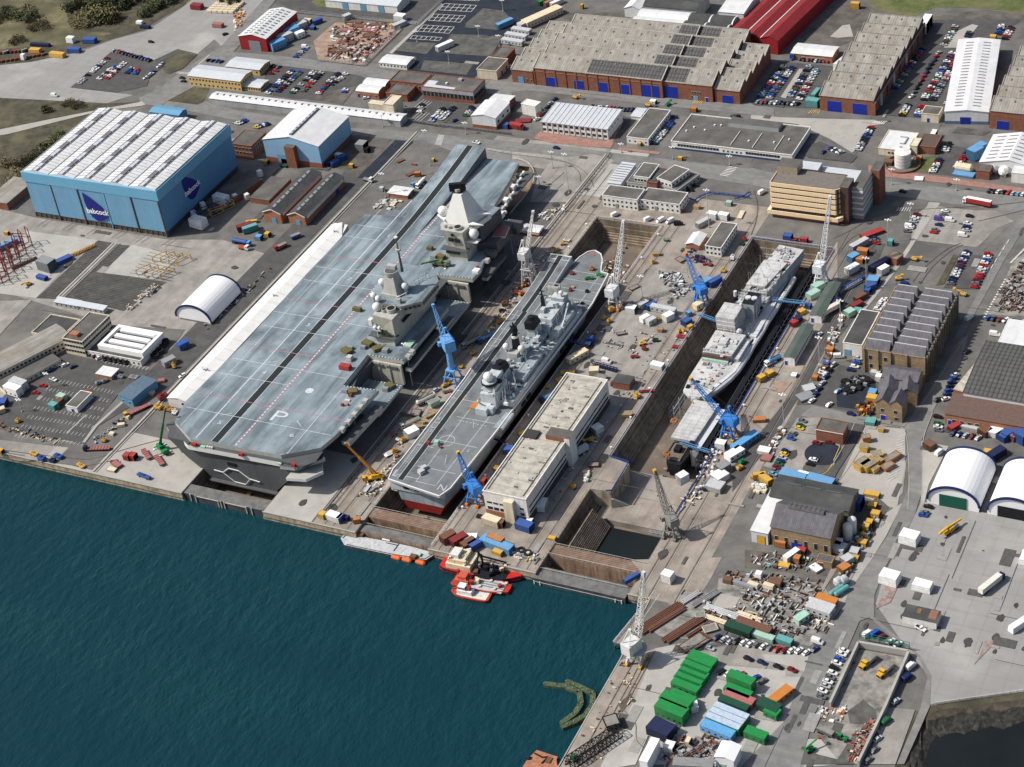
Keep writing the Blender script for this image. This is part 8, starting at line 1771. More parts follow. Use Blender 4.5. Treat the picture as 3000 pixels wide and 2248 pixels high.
def put(kind, place, items, z=.36, zp=0):
    for it in items.split(';'):
        f = it.split(','); x, y, L, W_, H = map(float, f[:5]); c = f[5]; rot = float(f[6]) if len(f) > 6 else 0
        P = K((x,y), zp); o = obj(kind, boxmesh(kind, L, W_, H, c), None, (P.x,P.y,zp+z if zp == 0 else zp), RAD(rot)); tag(o, '', kind.replace('_',' '))
        IT.append((o, f"{NC[c][0]} {kind.replace('_',' ')} {place}"))
cr(1400,400)
put('container','on the yard between the middle and right docks','1340,1385,6,3,3,a,62;1405,1395,6,2.6,3,b,62;1545,1485,5.5,4,3.4,w,60;1245,1425,5.5,4,3.4,w,0;1920,1200,8,3.2,3.2,b,62;1855,1205,6,3.2,3.4,l,62;1690,1525,4.5,4,3,b,62;1710,1450,2.5,2.5,2.2,l,60;1720,1560,3,2,2,y,60')
put('cabin','on the yard between the middle and right docks','1505,1425,14,3.2,3,a,-4;1355,1500,5,3,3,w,62;1405,1520,5,3,3,a,62;1800,1390,7,3.4,3.4,c,62')
put('container','near the head of the right dock','1900,662,6,3.4,3.4,w,-6;1992,670,6,3.4,3.4,w,-6;2035,560,3.4,2.4,2.4,m;2130,640,3,8,.4,c,5;1825,720,9,3,3,a,62')
put('skip','on the dockside between the middle and right docks','1445,965,4,2.4,1.6,y,20;1410,1030,1.6,2.6,2.4,y,60;1525,850,2.4,1.6,1.2,e;1640,1005,4,5,.5,d,60;1775,585,3.4,2.6,1.8,y;1265,1230,6,3,.4,s,60;1360,1330,5,3,.6,u')
put('generator','on the dockside between the middle and right docks','1020,1485,2,1.4,2.2,y,60;1065,1510,2,1.4,2.2,y,60;1990,1100,2.6,2,2,y;2065,1000,2,2,3,w;2140,880,3,2,1.6,h;2160,845,2,2,2,r;1635,1590,2.2,1.6,2,y,60;1672,1590,2.2,1.6,2,y,60;1650,1632,5,2,1.4,r;940,1600,2,1.6,1.4,o;1080,1420,3.4,2.2,2.8,y,60')
put('generator','on the left dockside of the smaller carrier','630,935,5,1.4,1.4,y,62;690,880,3,1.5,1.2,y,30;355,1285,3,2,2,o,60;180,1505,3,1.6,2,y,62;220,1370,3,2.4,2.4,s,20;300,1350,3,1.4,1.4,a,30;195,1420,3,1.6,1.4,n,30;120,1560,2,1,1,w;720,850,4,2,1,c;320,1275,2,2,1.6,r;150,1460,2,2,1.4,c;385,1215,1.6,1.6,2,o')
cr(700,900)
put('generator','on the left dockside of the smaller carrier','1895,385,2.6,1.6,2,y,62;1800,495,2,1.6,1.6,y;1680,640,5,1.4,1.6,y,60;1690,690,5,2,.5,s,40;2115,130,3,1.6,2,y,62;1335,1090,3,1.6,2.2,y,60;1260,1180,3,1.6,2.2,y,60;1280,1212,2,1.6,1.4,o;1255,1040,3,2,1.8,p,60;1290,1085,2,1.4,1.4,w;1230,1190,7,3,.9,w,60')
put('skip','on the left dockside of the smaller carrier','1570,860,5,2.4,1.2,y,-10;1540,890,5,2,1,y,55;1450,980,5,2.4,1.4,y,20;1480,945,4,2,1.2,y,20;1585,800,6,3,3,m,60;1435,870,5,5,1,u,10;1105,1470,5,1.4,.8,a,60;1060,1500,4,1.4,.8,a,60;1065,1360,2,2,1.4,y')
put('container','on the left dockside of the smaller carrier','1405,1040,6.5,5,3.4,w,58')
cr(1400,900)
put('cabin','beside the middle dock right edge','810,425,12,3.4,3.2,c,62;2165,1115,16,3.6,3,l,66;2080,1215,9,4.5,3,w,62')
put('container','on the dockside right of the smaller carrier','915,285,4.4,3.6,3,b,20;895,320,3,2.6,2,l;945,540,5,4,3,c,20;1455,495,7,3.6,2.6,w,-6;250,1175,4.6,3.6,2.6,b,20;970,1010,5,4.4,3,w,62;1105,640,3,2,2,d')
put('container','right of the narrow sheeted vessel','1970,1140,5,3.6,3.4,w;1660,1420,5,4,4.6,w,60;1960,1395,7,6,3,w,62;1925,1470,8,6,2.6,a,-6;1990,1330,6,4,3.6,g,62')
put('generator','beside the right dock','2140,1270,3,2,2.2,e,60;2120,1315,3,2,2,y,60;770,1465,1.6,3.4,2.6,y,60;1285,735,1.8,3.2,2.6,y,60;1175,590,4,2,2,y;665,605,3.4,2.4,2.2,y,60;730,545,7,2,2,y,20;1440,280,3,1.8,1.6,h,20;1345,340,2,1.6,1.6,r;1370,690,8,1.6,.9,d,20;1590,940,3,2.4,2,o;1530,1210,3,2,2.4,o;350,1030,3,1.8,2,y,60;150,1315,2,2,1.6,y;570,660,1.4,1.4,2.4,y;1455,110,2,2,2,y;1600,330,3,2,1,r;1270,410,4,2,1,d,20;1355,350,2,1.4,1.2,d')
put('skip','beside the right dock','1205,885,5,3,1.8,y,20;940,1285,5,3.4,.8,d,20;1160,225,5,2,.8,s,30;1480,200,3,2.4,1.8,o;1000,580,6,3,1.4,g')
put('lift','beside the long dockside office','920,1085,8,1,1,y,240;1330,310,3,1,1,y,40')
put('beam','on the pale yard between the docks','1030,500,14,1.6,1,n,-8;1460,1850,9,1.2,1,g')
put('gangway','between dockside and ship','785,330,11,1.4,3,b,-12;1880,140,13,1.4,3,l,-16;165,1120,10,1.4,3,n,-10;1760,1165,16,1.4,1.4,l,-10')
cr(2200,400); put('gangway','between dockside and ship','310,1385,17,1.6,3,l,4')
cr(0,1000)
put('generator','on the quay left of the huge carrier','280,922,5,2,1.6,y,-10;345,965,4,2.6,2.6,b,-10;432,978,3,2.4,2,n;478,945,5,2.4,2,b,-8;660,1018,5,2,1.4,y,-15;1170,1105,8,1.8,1.8,b,-8;150,660,2,2,2.4,y;850,815,2,2,2,y;1325,470,5,3,3.4,d,60;1285,545,4,3,2,y;1420,590,2.4,2.4,1.4,w;1400,570,4,2,1.4,c;1370,560,4,3,2,o;1415,220,1.6,1.6,3.6,y')
put('container','on the quay left of the huge carrier','1040,955,3.4,3.4,3,r;1085,955,3.4,3.4,3,r;950,1010,6,3,1.2,p,-20;910,1050,5,2.6,1,c;930,985,4,1.4,1,d,20;5,905,4,2.4,2,y')
put('pallet_stack','along the carrier quay road','985,690,4,2.4,1.4,c,30;910,760,3,2.4,1.2,c,0;1225,430,3.4,3,1.6,c,0;1310,330,4,3,1.2,p,30;1040,630,2,2,1.6,c')
put('container','in the lower left car park','440,545,5,3.4,3,t,-8;492,515,3,4,3,u,-8;505,475,5,3.4,3,m,-8;20,520,6,5,3,b,20;10,580,5,3,2.6,c,50')
put('cabin','in the lower left car park','120,430,10,4.4,5,w,-8;165,385,10,4.4,5,a,-8;1490,55,6,3.6,3.4,b,62;1375,190,7,4,3.4,g,62')
put('generator','beside the orange brick hut','800,350,3,2,2,g,60;850,335,3,2,2,g,60;985,300,3,2,2,g;1085,300,5,3,1,g;690,420,6,5,.5,u,60')
cr(0,500)
put('tyre','in the row before the ring roof building','860,1535,3.6,1,2.6,k;903,1542,3.6,1,2.6,k;945,1550,3.6,1,2.6,k;985,1558,3.6,1,2.6,k;1026,1565,3.6,1,2.6,k')
put('tyre','in the cluster right of the ring roof building','1250,1478,4,1,2,k;1290,1450,4,1,2,k;1325,1428,4,1,2,k;1345,1400,4,1,2,k;1285,1405,4,1,2,k;1250,1440,4,1,2,k;1215,1460,4,1,2,k;1300,1480,4,1,2,k;1225,1500,4,1,2,k;1265,1515,4,1,2,k')
put('frame','on the pale slab by the slipway','1300,720,9,3,3.4,y,62;1365,722,9,3,3.4,y,62;1430,735,9,3,3.4,y,62;1495,748,9,3,3.4,y,62;1168,825,9,3,3.4,y,62;1233,838,9,3,3.4,y,62;1298,848,9,3,3.4,y,62;1362,858,9,3,3.4,y,62')
put('stand','at the left edge of the photo','195,620,9,5,11,d,62;150,690,9,5,11,d,62;100,760,9,5,11,d,62;50,830,9,5,11,d,62;10,900,9,5,11,d,62;-30,720,9,5,11,d,62')
put('container','in the left yard near the slipway','60,620,14,3.4,3,l,62;510,745,11,4,2.4,b,62;390,800,10,6.5,6.4,g,-8;345,880,7,3,2,b,-8;60,520,3,2,2,y')
put('lift','in the left yard near the slipway','235,930,7,1,1,y,245;1240,985,6,1,1,g,100')
put('pallet_stack','wrapped white beside the huge blue shed','1615,455,10,6,5.6,w,-8;1800,262,10,5,5,w,-8;1910,240,3,3,3.6,w,60;2005,235,3,3,3.6,w,60;1650,310,3,3,4,w,60;1575,380,3,3,4,w,60;2110,50,3,3,4,w,60')
put('stand','beside the huge blue shed','1720,340,20,8,4,n,62;1800,330,16,3,4,y,62')
put('container','in the yard before the twin brick sheds','1985,478,9,3.4,3.4,d,50;2030,492,9,3.4,3.4,t,50;2100,560,4,3,2.6,l;2140,520,6,4,1.4,k;2170,535,3,3,2.4,y;2040,425,7,2,1.4,y,30')
put('beam','along the slipway','670,660,16,1.2,1,y,62;200,760,16,1,1,s,62')
cr(0,0)
put('pallet_stack','along the hillside edge','290,425,9,4,2.6,y,5;470,462,12,4,3,y,0;605,425,10,4,3,b,8;730,345,10,5,3,b,8;580,345,6,4,4,w,0;330,375,16,3,2,n,5;195,485,3,3,4,w;1600,72,9,5,3.4,d,0;1770,220,8,4,2.6,p,0;1135,195,5,3,2,w;1180,230,8,3,2,n')
for y in range(5): put('pallet_stack','in the block store by the hillside road', ';'.join(f"{1700+i*44+y*20},{100-y*18+i*2},4.4,3,1.6,c,0" for i in range(5)))
put('pallet_stack','in the timber rows at the hillside foot', ';'.join(f"{-10+i*30},{440-i*3},4.6,1.8,1.6,{'usgkd'[i%5]},60" for i in range(9))+';'+';'.join(f"{0+i*36},{510-i*6},4.6,1.6,1.4,{'udsu'[i%4]},60" for i in range(11)))
cr(700,0)
put('cabin','beside the red walled shed','318,392,11,6,5.4,l,62;375,340,11,6,5.4,a,62;428,290,11,6,5.4,l,62;490,240,11,6,4.6,a,62;500,305,6,4,4,w,62')
put('container','beside the steel yard','640,192,7,3,3,b,60;560,190,6,3,3,c;1310,165,8,5,4,w,-4;880,165,6,4,4,a,62;1300,220,10,4,3,a,62;1240,220,3,3,2,y;600,240,4,3,2,b')
for i, a in enumerate(("880,350,14,5,3,u,5","820,410,14,6,3,s,5","860,300,12,4,2.6,u,5","780,430,10,4,2.4,u,40","1070,290,10,6,3,s,10","1060,250,12,5,3,p,5","880,250,12,4,3,p,5","1130,210,12,4,3,u,5","980,215,14,5,3,u,0","930,180,14,4,2.6,s,0")): put('pipe_bundle','in the brown steel yard', a)
put('container','by the blue black lot','1670,395,13,3.6,3.6,w,62;2155,215,13,3.6,3.6,l,62;2475,30,10,3,3,e,62;2525,38,10,3,3,p,62;2575,42,10,3,3,w,62')
put('cabin','left of the sawtooth brick works','2220,360,16,4,3,a,-6;2250,315,16,4,3,a,-6;2290,270,14,4,3,a,-6;2340,215,14,5,4,a,62;2460,165,30,7,4.5,c,62')
put('container','in front of the pale blue hangar','780,1342,6,3.4,3,b,60;835,1300,6,3.4,3,b,60;822,1285,6,3,3,w,-6;225,1330,3.4,3,2.4,y;370,1350,5,3,1,h;720,1345,4,3,2.4,n;755,1280,3,2,2,y;915,1360,3,2,2.4,y;1000,1215,6,6,5,g,0;1040,1235,3,3,3,k')
put('container','on the ground left of the ski jump','1160,1548,3,2.4,2.4,a;1450,1430,4,2,2.6,o,20;1395,1415,6,3,.6,u,60;1575,1310,2,2,1.8,y;1420,1340,3,1,.6,r;1310,1310,5,2,.5,u,60')
put('container','beside the gabled workshop on brick','2170,1040,3.4,3.4,3,b;2245,1040,9,3.4,3,r,-5;2290,1050,4,2.6,2,d;2300,985,10,5,.6,d,20')
cr(1400,0); put('lift','on the works road','790,800,6,1,1,y,-10;1380,865,4,1,1,y,0;1540,858,4,1,1,e,60'); put('container','on the works road','1420,840,4,3,2,w;1750,905,4,2.6,2.4,o;845,72,2,2,3,y;1640,1300,3,2,2,y;1312,1180,2,2,1.6,y')
cr(2200,0); put('container','by the eight bay brick works','500,860,8,4.6,4.4,t,-4;525,790,3,9,4,t,-4;845,70,6,3,4,y,0;340,480,3,3,3.4,b;1960,320,4,3,2.4,y;1415,240,5,14,7,w,0'); put('tank','by the gabled hall at the right edge','1725,1390,10,4.6,4,c,-4;1975,1400,5,5,4,a,60;2050,1420,6,5,4,w,60;2085,1405,6,5,4,a,60'); put('container','by the gabled hall at the right edge','1725,1420,12,5,1,l,-4;1815,1280,8,6,6,l,62;1860,1220,6,5,4,l,62;1470,1140,3,11,4,w,0;1115,1330,5,4,2,s;1365,1305,3,2.4,2.6,o;1360,1455,5,4,.6,w,10')
cr(2200,400)
put('container','along the dark road right of the right dock','980,800,13,4,1.6,r,50;875,900,12,3.4,3.4,a,62;905,955,6,3.6,3,o,0;830,1005,6,4,3.4,l,62;885,1018,4,4,2.6,o;820,1100,8,3.4,3.6,w,62;1040,1065,13,3.4,3.4,n,62;1072,1108,6,3.4,3.6,w,62;990,1190,6,5,3,l,0;970,1240,6,3,3,b,50;945,1272,3,3,2.6,b;885,1320,7,3,2.4,u,60;855,1385,7,3,2.4,d,60;800,1450,5,4,3,m,60;860,1430,4,4,2,t;680,1370,6,4.4,3.4,n,62;1130,880,3,3,3,t')
put('container','at the head and edge of the right dock','302,840,4.6,3.6,3.4,b;432,855,4,2.4,2.4,r;505,1300,7,4,3,m,62;545,1235,7,4,3,m,62;562,1200,3,3,2.4,h;465,1390,3,3,2,b;380,1500,4,3,2.4,n,60;350,1530,4,3,2.4,r,60;410,1435,4,3,2,y,60;350,855,3,2,1.6,d;200,845,16,1,.4,p')
put('lift','in the open lot right of the tan tower','1325,1005,7,1,1,y,-12;1195,1165,3,1,1,y,20;1720,1290,9,1,1,y,170'); put('beam','on the dark road right of the right dock','805,1230,16,1.2,1,g,62;825,1200,16,1.2,1,b,62')
cr(2200,900)
put('skip','in the concrete yard above the pump house','905,1305,8,5,3.6,y,62;955,1310,8,5,3.6,y,62;1020,1220,5,4,2.4,y,30;1025,1275,4,4,2.6,y,62;995,1332,4,4,2.6,y,62;1140,1240,9,3.4,2,o,62;1105,1310,6,3.4,2,o,62;920,1165,4,3.4,3,y;935,1090,4,3,3,o,30;1055,1008,3,2.4,2,y')
put('container','in the mill yard','640,365,4,3,2.4,o;520,588,3,2.4,2,o;980,765,5,3.6,3,y;985,722,4,4,3,l;470,670,6,5,1.4,a,40;440,735,8,6,1.2,g,50;1035,595,3,3,3,w;1010,550,5,3,2,a;70,925,6,3,1.6,o,20;85,595,4,3,2.6,y,60;155,555,4,3,2.2,y,60;350,560,3,3,1,w;610,480,3,2,2,b;110,1180,6,4,2,w;130,1230,5,5,1,p;970,945,5,4,2,t')
put('container','in the row before the long brick office','1895,1030,5,5,3,u,62;1980,1040,6,5,3,w,-6;2045,1070,5,5,3,b,62;2095,1045,9,4,3.4,b,62;2130,1068,5,4,3,p,62;2195,1085,6,6,5,b,62;1665,975,9,3,2,r,60;1770,985,9,3,1.4,a,-6;2290,1100,6,6,5,b,62')
put('container','behind the pump house','345,1395,13,5,3,l,-6;562,1432,13,5,3,l,-6;120,1420,7,3,3,y,-30;70,1390,6,2,3,y,30;40,1385,4,3,1.4,y'); put('tank','behind the pump house','430,1380,6,3,3,w,-6'); put('container','beside the left barrel shelter','1985,1215,9,4,3.4,n,60;1925,1200,5,3,2.4,y,0;1445,1145,4,5,3,s,60')
cr(2200,1300)
put('pallet_stack','wrapped in white on the pale apron','1285,795,8,6,4.4,w,-6;1125,1120,8,6,4.4,w,-6;1390,1180,8,5,3.4,w,-4;2165,1495,3,9,3,w,-30;2220,950,4,7,3,w'); put('cabin','in the scrap yard below the pump house','565,1365,11,6,3.4,a,-8;615,1300,9,4,3,o,-8;410,1440,6,3.4,3,m,62;700,835,4,4,3,w,0;705,870,7,5,3,a,-8'); put('tank','in the equipment row by the curving road','695,1210,8,2.4,2,t,62;735,1215,8,2.4,2,t,62;710,1150,4,4,3,a,60;750,1140,4,4,3,a,60;330,930,3,2,2,w'); put('container','in the equipment row by the curving road','980,425,7,3,1.6,y,0;985,520,4,3,2,y;1010,600,4,3,3,y;960,670,3,3,3,y;935,700,3,3,3,y;905,820,4,3,2,y;840,905,4,4,3,a;840,940,4,3,2,y;780,965,5,4,3,a,60;755,1030,5,4,2.6,o,60;880,520,3,6,5,b,0')
put('container','in the yard before the pump house','375,960,3,3,3,o;410,885,4,3,2,r;245,830,5,3,3,o;330,935,3,8,3.4,w,-25;525,1020,4,5,1,w,60;270,995,5,3,1,y;600,1290,2,2,3,c')
cr(900,1300)
put('container','on the quay above the red boats','1145,785,7,4,3.6,u,62;1230,805,8,4,3.4,d,62;1310,835,7,4,3,u,62;1362,842,6,4,3,b,62;1540,845,17,4.4,3.4,l,-10;1535,815,8,3,4,o,-10;1330,785,6,4,2.4,w,20;1550,895,5,3,2,y,-10;1985,775,4,2,1,y;1760,905,9,4,.8,g;1400,600,3,2,1,k'); put('container','on the quay left of the brown gate','228,615,8,4,3,w,-8;275,630,2,4,3,b,-8;130,598,3.4,3,2.6,y,-8;407,640,3.4,2.4,2.4,o,30;300,610,6,2,2,n,-8'); put('container','at the foot of the long dockside office','1500,650,9,4,3.4,c,-8;1575,670,3,3,3,u,0;1765,692,8,4.4,3.4,b,-8;1805,655,3,3,2.6,w;1910,520,4,7,3,w,10;1435,325,2,3,2.4,r;490,385,2,5,1.4,a,0'); put('tyre','on the quay above the red boats','1735,880,4,1,1.4,k;1790,905,4,1,1.4,k')
cr(1500,1648)
put('pipe_bundle','on the wharf beside the white crane','1200,455,24,6,1,u,62;1250,470,20,3,1,u,62;1400,540,22,5,1,u,62;1345,560,18,3,1,s,62;1505,555,12,2,1,u,62;1450,500,24,2,1,s,62'); put('skip','on the wharf beside the white crane','1465,660,13,5,.7,u,62;1500,670,12,4,.6,s,62;1605,545,6,4,.8,c,40;810,1325,6,6,3,k,40;1525,440,4,3,1,m,30'); put('beam','lying on the wharf','665,1530,26,4,1,k,62')
for i, (x, y, L, W_, H, c, r) in enumerate(((1540,830,12,6,3.2,'e',-10),(1495,893,12,4.6,3.2,'e',-10),(1475,940,12,4.6,3.2,'e',-10),(1440,985,12,4.6,3.2,'e',-10),(1415,1035,12,4.6,3.2,'e',-10),(1385,1130,11,4,3.2,'e',-10),(1335,1190,13,5,5.4,'e',-10),(1300,1255,13,5.4,5.4,'e',-10))): put('cabin','in the long green cabin row by the wharf road', f"{x},{y},{L},{W_},{H},{c},{r}")
put('cabin','in the second column right of the green cabin row','1860,1010,11.5,4,5.4,e,-10;1835,1085,11.5,4,3.2,e,-10;1845,1135,13,4,3.2,p,-10;1805,1175,13,4,3,h,-10;1750,1300,15,9.4,3.6,e,-10;1980,1430,9,4,3.4,e,-8;2085,1200,9,5,3.2,h,-12;2110,1245,6,4,3,e,-12;1670,1395,14,4,3.4,l,-10;2175,1110,11,4,3,o,66'); put('container','beside the green cabins','1215,1390,10,7,4.4,n,-12;1470,1195,4,4,3,w,30;1265,150,5,4,4.4,w,-8;970,145,8,2,2,b,60;500,1600,2,2,2,e;1430,1480,2,3,3,c;1280,1520,4,4,3,w;1840,565,12,4,3,h,-8;1960,540,16,4,2.4,u,-8;2020,610,12,3,2,m,-8;2210,655,7,3,2.4,t,-8')
P = K((1750,1300),0); q = MB(); [q.box(-7.6,-4.7+i*3.2,3.6,7.6,-1.9+i*3.2,3.95,paint((.42,.50,.62))) for i in range(3)]; o = split_build(q, 'tmp', None); 
for x in o: x.parent = [i for i in IT if (i[0].location.xy-P).length < .5][0][0]; x.name = 'roof_panel'; x.location.z = .2
put('pipe_bundle','along the scrap yard road','1700,405,16,4,1,a,-8;1800,430,12,3,1,g,-8;1560,300,14,3,1,g,62;1450,290,10,3,1,a,62;1610,290,10,2,1,g,62;1920,445,12,3,1,c,-8;1650,470,16,3,1,c,-8'); put('pallet_stack','in the timber store of the scrap yard','1955,200,5,2.4,2,c,-8;2080,210,5,2.4,2,c,-8;1845,185,14,2,1.4,g,-8;2130,180,6,4,2,s;2000,120,3,3,2.4,w;1750,160,4,3,2,s')
put('stand','in the rows at the bottom edge','1510,1560,16,3,2,s,62;1620,1560,14,4,2,g,62;1440,1510,10,4,1.6,g,62')
# carrier deck stores
cr(700,900)
put('pallet_stack','on the carrier flight deck',"875,365,6,4,1.8,v,-25;1045,303,6,4,1.8,v,-15;1125,345,5,4,1.8,v,50;925,695,5,4,1.8,v,30;905,338,3,2,1.6,g;1010,335,3,2,1.6,g;1190,360,3.4,3,1.8,g;865,685,3.4,3,1.8,g;838,798,1.4,1.4,1.4,r;880,795,1.2,1.2,1.2,o;908,725,1.4,1.4,1.6,r;880,757,3,1.4,.5,c;845,495,3.4,3.2,2.4,r;882,502,3.4,3.2,2.4,r;900,428,3,3,2.4,a;960,28,5,2.4,2,v",0,18.1)
put('pallet_stack','on the aft lift platform of the carrier','1225,648,5,3.4,1.8,v,-20;1190,675,3.4,2.4,1.8,g',0,8.1)
cr(700,400); put('pallet_stack','on the carrier flight deck near the forward island','1490,1130,6,4,2,v,-15;1465,1160,3.4,3,1.6,g;1640,985,5,3,2,v,-15;1580,985,3.4,3,2,g;1548,915,3.4,2.4,2,v',0,18.1)
cr(700,900); put('pallet_stack','on the smaller carrier flight deck','1480,1345,3,3,2,a,60;1500,1310,3,2.4,1.6,a,60;1535,1110,1.6,1.6,1.6,r;1605,1115,2.4,2.4,2.4,m;1915,800,5,5,.3,o,0;1635,1140,1.2,1.2,1,r',0,9.1)
cr(1400,400); put('generator','on the smaller carrier foredeck','765,1115,2,1.6,1.6,r;750,1250,1.4,1.4,1.8,r;770,1225,1.6,1.2,1,c;925,1080,2,2,2,o;905,1155,5,1.6,1.4,e,20;990,1130,4,1.6,1.4,e,-20;885,1260,1.6,1.6,1.4,k;845,1355,1.6,1.4,1,k;800,1350,2,1.4,.7,c',0,9.1)
cr(0,0)
bl = []; BM = boxmesh('bollard',1,1,1.1,'w')
for x, ys in ((147.4,range(30,280,24)),(190.6,range(30,280,24)),(239.6,range(90,280,24)),(288.4,range(90,280,24))):
    for y in ys: o = obj('bollard', BM, None, (x,y,.3)); tag(o,'','bollard'); bl.append((o, f"white bollard along the {'left' if x in (147.4,239.6) else 'right'} edge of the {'middle' if x < 200 else 'right'} dock"))
finalize(IT+bl)
# loose stores no one could count
def stuff(name, label, poly, n, cols, smin=.5, smax=2.4, hmax=1.4, long=0, z=.36):
    P = KS(poly); q = MB(); xs = [p.x for p in P]; ys = [p.y for p in P]; k = 0; ps = [paint(NC[c][1],.7) for c in cols]
    def inside(x, y):
        r = False
        for a, b in zip(P, P[1:]+P[:1]):
            if (a.y > y) != (b.y > y) and x < (b.x-a.x)*(y-a.y)/(b.y-a.y)+a.x: r = not r
        return r
    while k < n:
        x, y = random.uniform(min(xs),max(xs)), random.uniform(min(ys),max(ys))
        if not inside(x, y): continue
        k += 1; s = random.uniform(smin,smax)
        if random.random() < long: q.cbox(x,y,z,s*3,.4,.4,random.choice(ps),rot=random.choice((-.1,-.1,1.5,1.5,1.45,random.random()*3)))
        else: q.cbox(x,y,z,s,s*random.uniform(.5,1),random.uniform(.3,hmax),random.choice(ps),rot=random.choice((-.1,0,1.5,-.05,random.random()*3)))
    o = q.build(name); o['kind'] = 'stuff'; o['label'] = label; o['category'] = 'scrap'
random.seed(77)
cr(700,0); stuff('scrap','rusty steel scrap and stores covering the brown yard',"760,190 1260,195 1300,230 1010,520 720,470",260,'ussgasdkaw',.6,2.4,2,.55); stuff('scrap','loose drums beside the red shed',"-40,120 60,60 20,240 -40,260",40,'cwo')
cr(1500,1648); stuff('scrap','scrap metal, timber and pipes heaped in the works yard',"1360,240 1640,300 1560,430 2211,590 2600,560 2480,150 2100,100 1720,90 1900,300 1700,420",420,'usggksakgacgkw',.4,1.7,1.3,.6); stuff('scrap','loose stores around the bottom edge cabins',"1240,1400 1640,1420 1640,1640 1200,1640",110,'gskuakgs',.5,1.8,1.3,.55); stuff('scrap','small debris along the wharf',"880,800 1150,720 1000,1100 700,1640 420,1640",50,'sgcu',.3,1,.5,.3)
cr(2200,1300); stuff('scrap','assorted machine parts in the bund by the curving road',"1010,560 1060,580 880,900 720,1240 640,1230 760,980 900,700",170,'yagugtsk',.5,2,1.8,.4); stuff('scrap','stores and drums scattered before the pump house',"0,880 640,940 640,1030 0,1010",120,'agtuwsskg',.4,1.5,1.1,.45); stuff('rubble','white rubble bags left of the pump house',"0,320 130,350 120,410 20,400",50,'wcac',.8,1.8,1.2)
cr(2200,1648); stuff('scrap','timber and debris at the open end of the walled yard',"860,1360 1010,1260 1000,1400 860,1620 790,1600",110,'dsskpgc',.4,1.8,.7,.75); stuff('scrap','blocks and machines at the lower wall end',"510,1160 640,1190 760,1180 740,1300 560,1290",44,'wpcsag',.5,1.6,1,.4)
cr(2200,900); stuff('scrap','dark tyre and machinery heap in the mill yard',"740,600 900,570 1000,600 900,680 760,720",130,'kkkkgk',.8,2.2,1.8); stuff('scrap','stores beside the stone lodge',"850,800 1000,780 1000,880 860,860",40,'dsyku',.8,2.2,1.8,.3); stuff('scrap','loose stores lining the dark road',"540,560 640,240 720,60 780,60 700,260 600,560",90,'agswu',.6,2,1.4,.3); stuff('scrap','pallets and debris along the dock road edge',"100,1200 240,980 290,990 150,1250",50,'saw',.6,2,1)
cr(1400,400); stuff('loose_stores','metal frames and scrap on the yard between the docks',"1460,1110 1620,1110 1720,1260 1600,1320 1530,1200",110,'agwak',.5,2.2,1.4,.5); stuff('loose_stores','fittings along the left dockside of the smaller carrier',"250,1270 560,920 620,900 330,1330 80,1640 20,1640",110,'acsowg',.3,1.2,.9,.35); stuff('loose_stores','dark machinery and stores by the white gabled hut',"1660,920 1700,900 1920,1040 1880,1060 1740,1020",40,'kdgn',.8,2,1.4); stuff('loose_stores','debris in the head of the middle dock',"960,850 1340,920 1260,1050 1060,980",70,'ukws',.6,2.4,1.2,.3,-12); stuff('loose_stores','small fittings on the pale ground left of the white crane',"480,640 700,560 740,600 560,700",50,'wca',.4,1.4,.6,.3)
cr(1400,900); stuff('loose_stores','small fittings spread over the dockside beside the right dock',"1000,160 1700,260 1500,420 1300,700 1120,900 1000,1100 860,1200 700,1500 560,1650 640,1450 960,1000 1250,520 1380,400 1020,380",100,'acwsgga',.3,1.1,.7,.4); stuff('loose_stores','gear along the dockside right of the narrow vessel',"1880,1150 2000,1100 1860,1500 1740,1640 1640,1640",80,'awgcn',.5,1.8,1.4,.3); stuff('rubble','white stone heap on the right dock floor',"1380,1230 1470,1220 1480,1260 1400,1280",40,'wca',.8,1.8,1.4,0,-11.9); stuff('rubble','white stone heap on the dockside beside the office',"860,1340 900,1320 910,1400 870,1420",36,'wca',.7,1.6,1.2)
cr(900,1300); stuff('loose_stores','fittings on the left dockside by the carrier stern',"640,200 740,10 800,-140 860,-140 720,130 560,420 400,440",80,'awcsg',.3,1.2,.9,.35); stuff('loose_stores','gear along the quay above the boats',"1640,880 1840,900 1880,960 1660,930",40,'gwyc',.5,1.6,1.2,.3); stuff('loose_stores','gear lying in the bottom of the middle dock',"1120,480 1280,330 1260,470 1130,600",60,'kgsu',.6,2,1,.3,-12)
cr(0,500); stuff('loose_stores','rubble edging the slipway',"1000,1130 1220,940 1340,930 1060,1140",50,'sgac',.5,1.6,.8,.4); stuff('loose_stores','rubbish along the fence of the left yard',"1630,1260 2211,760 2211,810 1680,1290",60,'gksa',.4,1.4,.8,.4)
cr(0,1000); stuff('loose_stores','debris along the car park kerb',"0,680 470,800 460,830 0,720",50,'skgc',.4,1.8,.9,.3); stuff('loose_stores','drums along the ramp beside the quay road',"740,800 1000,620 1010,660 780,840",50,'gak',.3,1.2,.9)
cr(2200,400); stuff('scrap','stacked blocks in the fenced scrap yard',"1990,1420 2080,1160 2211,1010 2211,1430",200,'gsksa',.5,1.8,.9,.6)
cr(700,400); stuff('loose_stores','pits and fittings beside the carrier bow hut',"1060,600 1160,510 1330,520 1240,600",40,'agc',1,3,.6)
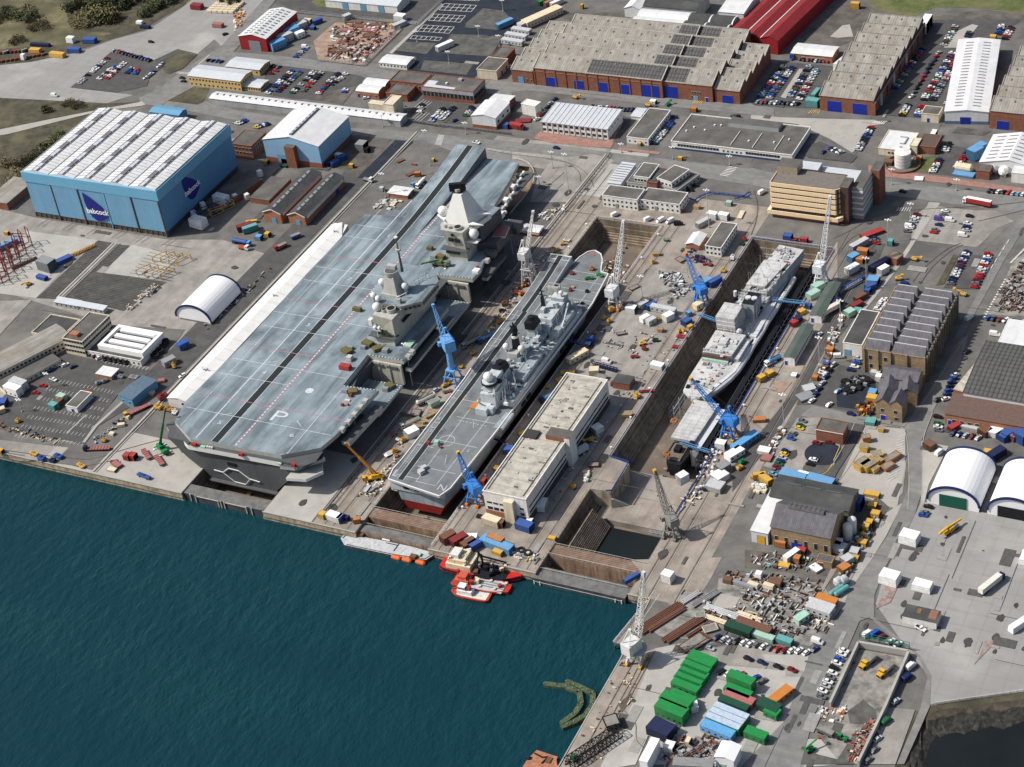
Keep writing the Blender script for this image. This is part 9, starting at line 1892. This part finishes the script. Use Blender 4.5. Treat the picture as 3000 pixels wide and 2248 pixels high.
# trees and bushes
cr(0,0)
mat("leaf_dark", (.07,.078,.035), .9, .4, .6); mat("leaf_olive", (.14,.125,.06), .9, .4, .6); mat("leaf_brown", (.17,.14,.075), .9, .4, .6); mat("bark", (.07,.055,.04), .9, .3, .8)
def bushmesh(m_, R, H, n):
    q = MB(); cs = [(R*.75*math.cos(a), R*.75*math.sin(a), H*random.uniform(.3,.75), R*random.uniform(.25,.45)) for a in [random.random()*6.3 for _ in range(9)]]+[(0,0,H*.8,R*.4)]
    for i in range(n):
        c_ = random.choice(cs); x, y, z = c_[0]+random.gauss(0,c_[3]*.6), c_[1]+random.gauss(0,c_[3]*.6), max(.4,c_[2]+random.gauss(0,c_[3]*.45)); s = random.uniform(.25,.75)
        d1 = Vector((random.uniform(-1,1),random.uniform(-1,1),random.uniform(-.6,.6))).normalized()*s; d2 = d1.orthogonal().normalized()*s*.7; c = Vector((x,y,z)); q.face([c-d1,c+d2,c+d1,c-d2], m_)
    return q.mesh('crown')
tm = MB(); tm.bar((0,0,0),(.3,.2,3),.5,"bark",6,.25); [tm.bar((.2,.1,1.6),(1.6*math.cos(a),1.6*math.sin(a),3.6),.22,"bark",5,.08) for a in (0,1.5,3,4.6)]; tm = tm.mesh('trunk')
V_ = [bushmesh("leaf_dark",5,6,900), bushmesh("leaf_olive",6,5.5,900), bushmesh("leaf_brown",6,4.5,800)]; TR = []
for i, (x, y, v, s) in enumerate(((600,70,0,1.5),(650,95,0,1.3),(700,60,0,1.2),(800,30,0,1.8),(860,70,0,1.8),(930,60,0,1.5),(770,90,0,1.3),(700,180,1,1.5),(760,160,1,1.7),(830,170,1,1.6),(890,170,1,1.3),(670,210,1,1.2),(60,120,0,1.2),(120,150,0,1.4),(190,110,2,1.3),(240,160,0,1.2),(30,170,2,1.2),(150,350,2,1.0),(320,240,2,1.3),(1250,60,0,1.4),(1180,120,0,1.2),(1330,30,0,1.4),(1000,60,0,1.3),(1080,30,0,1.3),(440,1180,2,1.1),(380,1220,0,1.1),(330,1290,2,1.3),(260,1330,2,1.2),(200,1370,0,1.1),(120,1440,2,1.2),(480,1130,0,1.0),(90,1330,2,1.0),(560,860,2,.8),(640,875,2,.8),(380,900,0,.8),(1900,40,0,.9),(1830,20,0,.9))):
    P = K((x,y)); nm = ('dark','olive','brownish')[v]; t = thing('bush' if v else 'tree','', 'bush' if v else 'tree', P, random.random()*6, 0); t.scale = (s,s,s*.9); obj('trunk', tm, t); obj('crown', V_[v], t); TR.append((t, f"{nm} scrubby {'bush' if v else 'tree'} {'on the hillside' if y < 400 else 'left of the huge blue shed'}"))
finalize(TR)
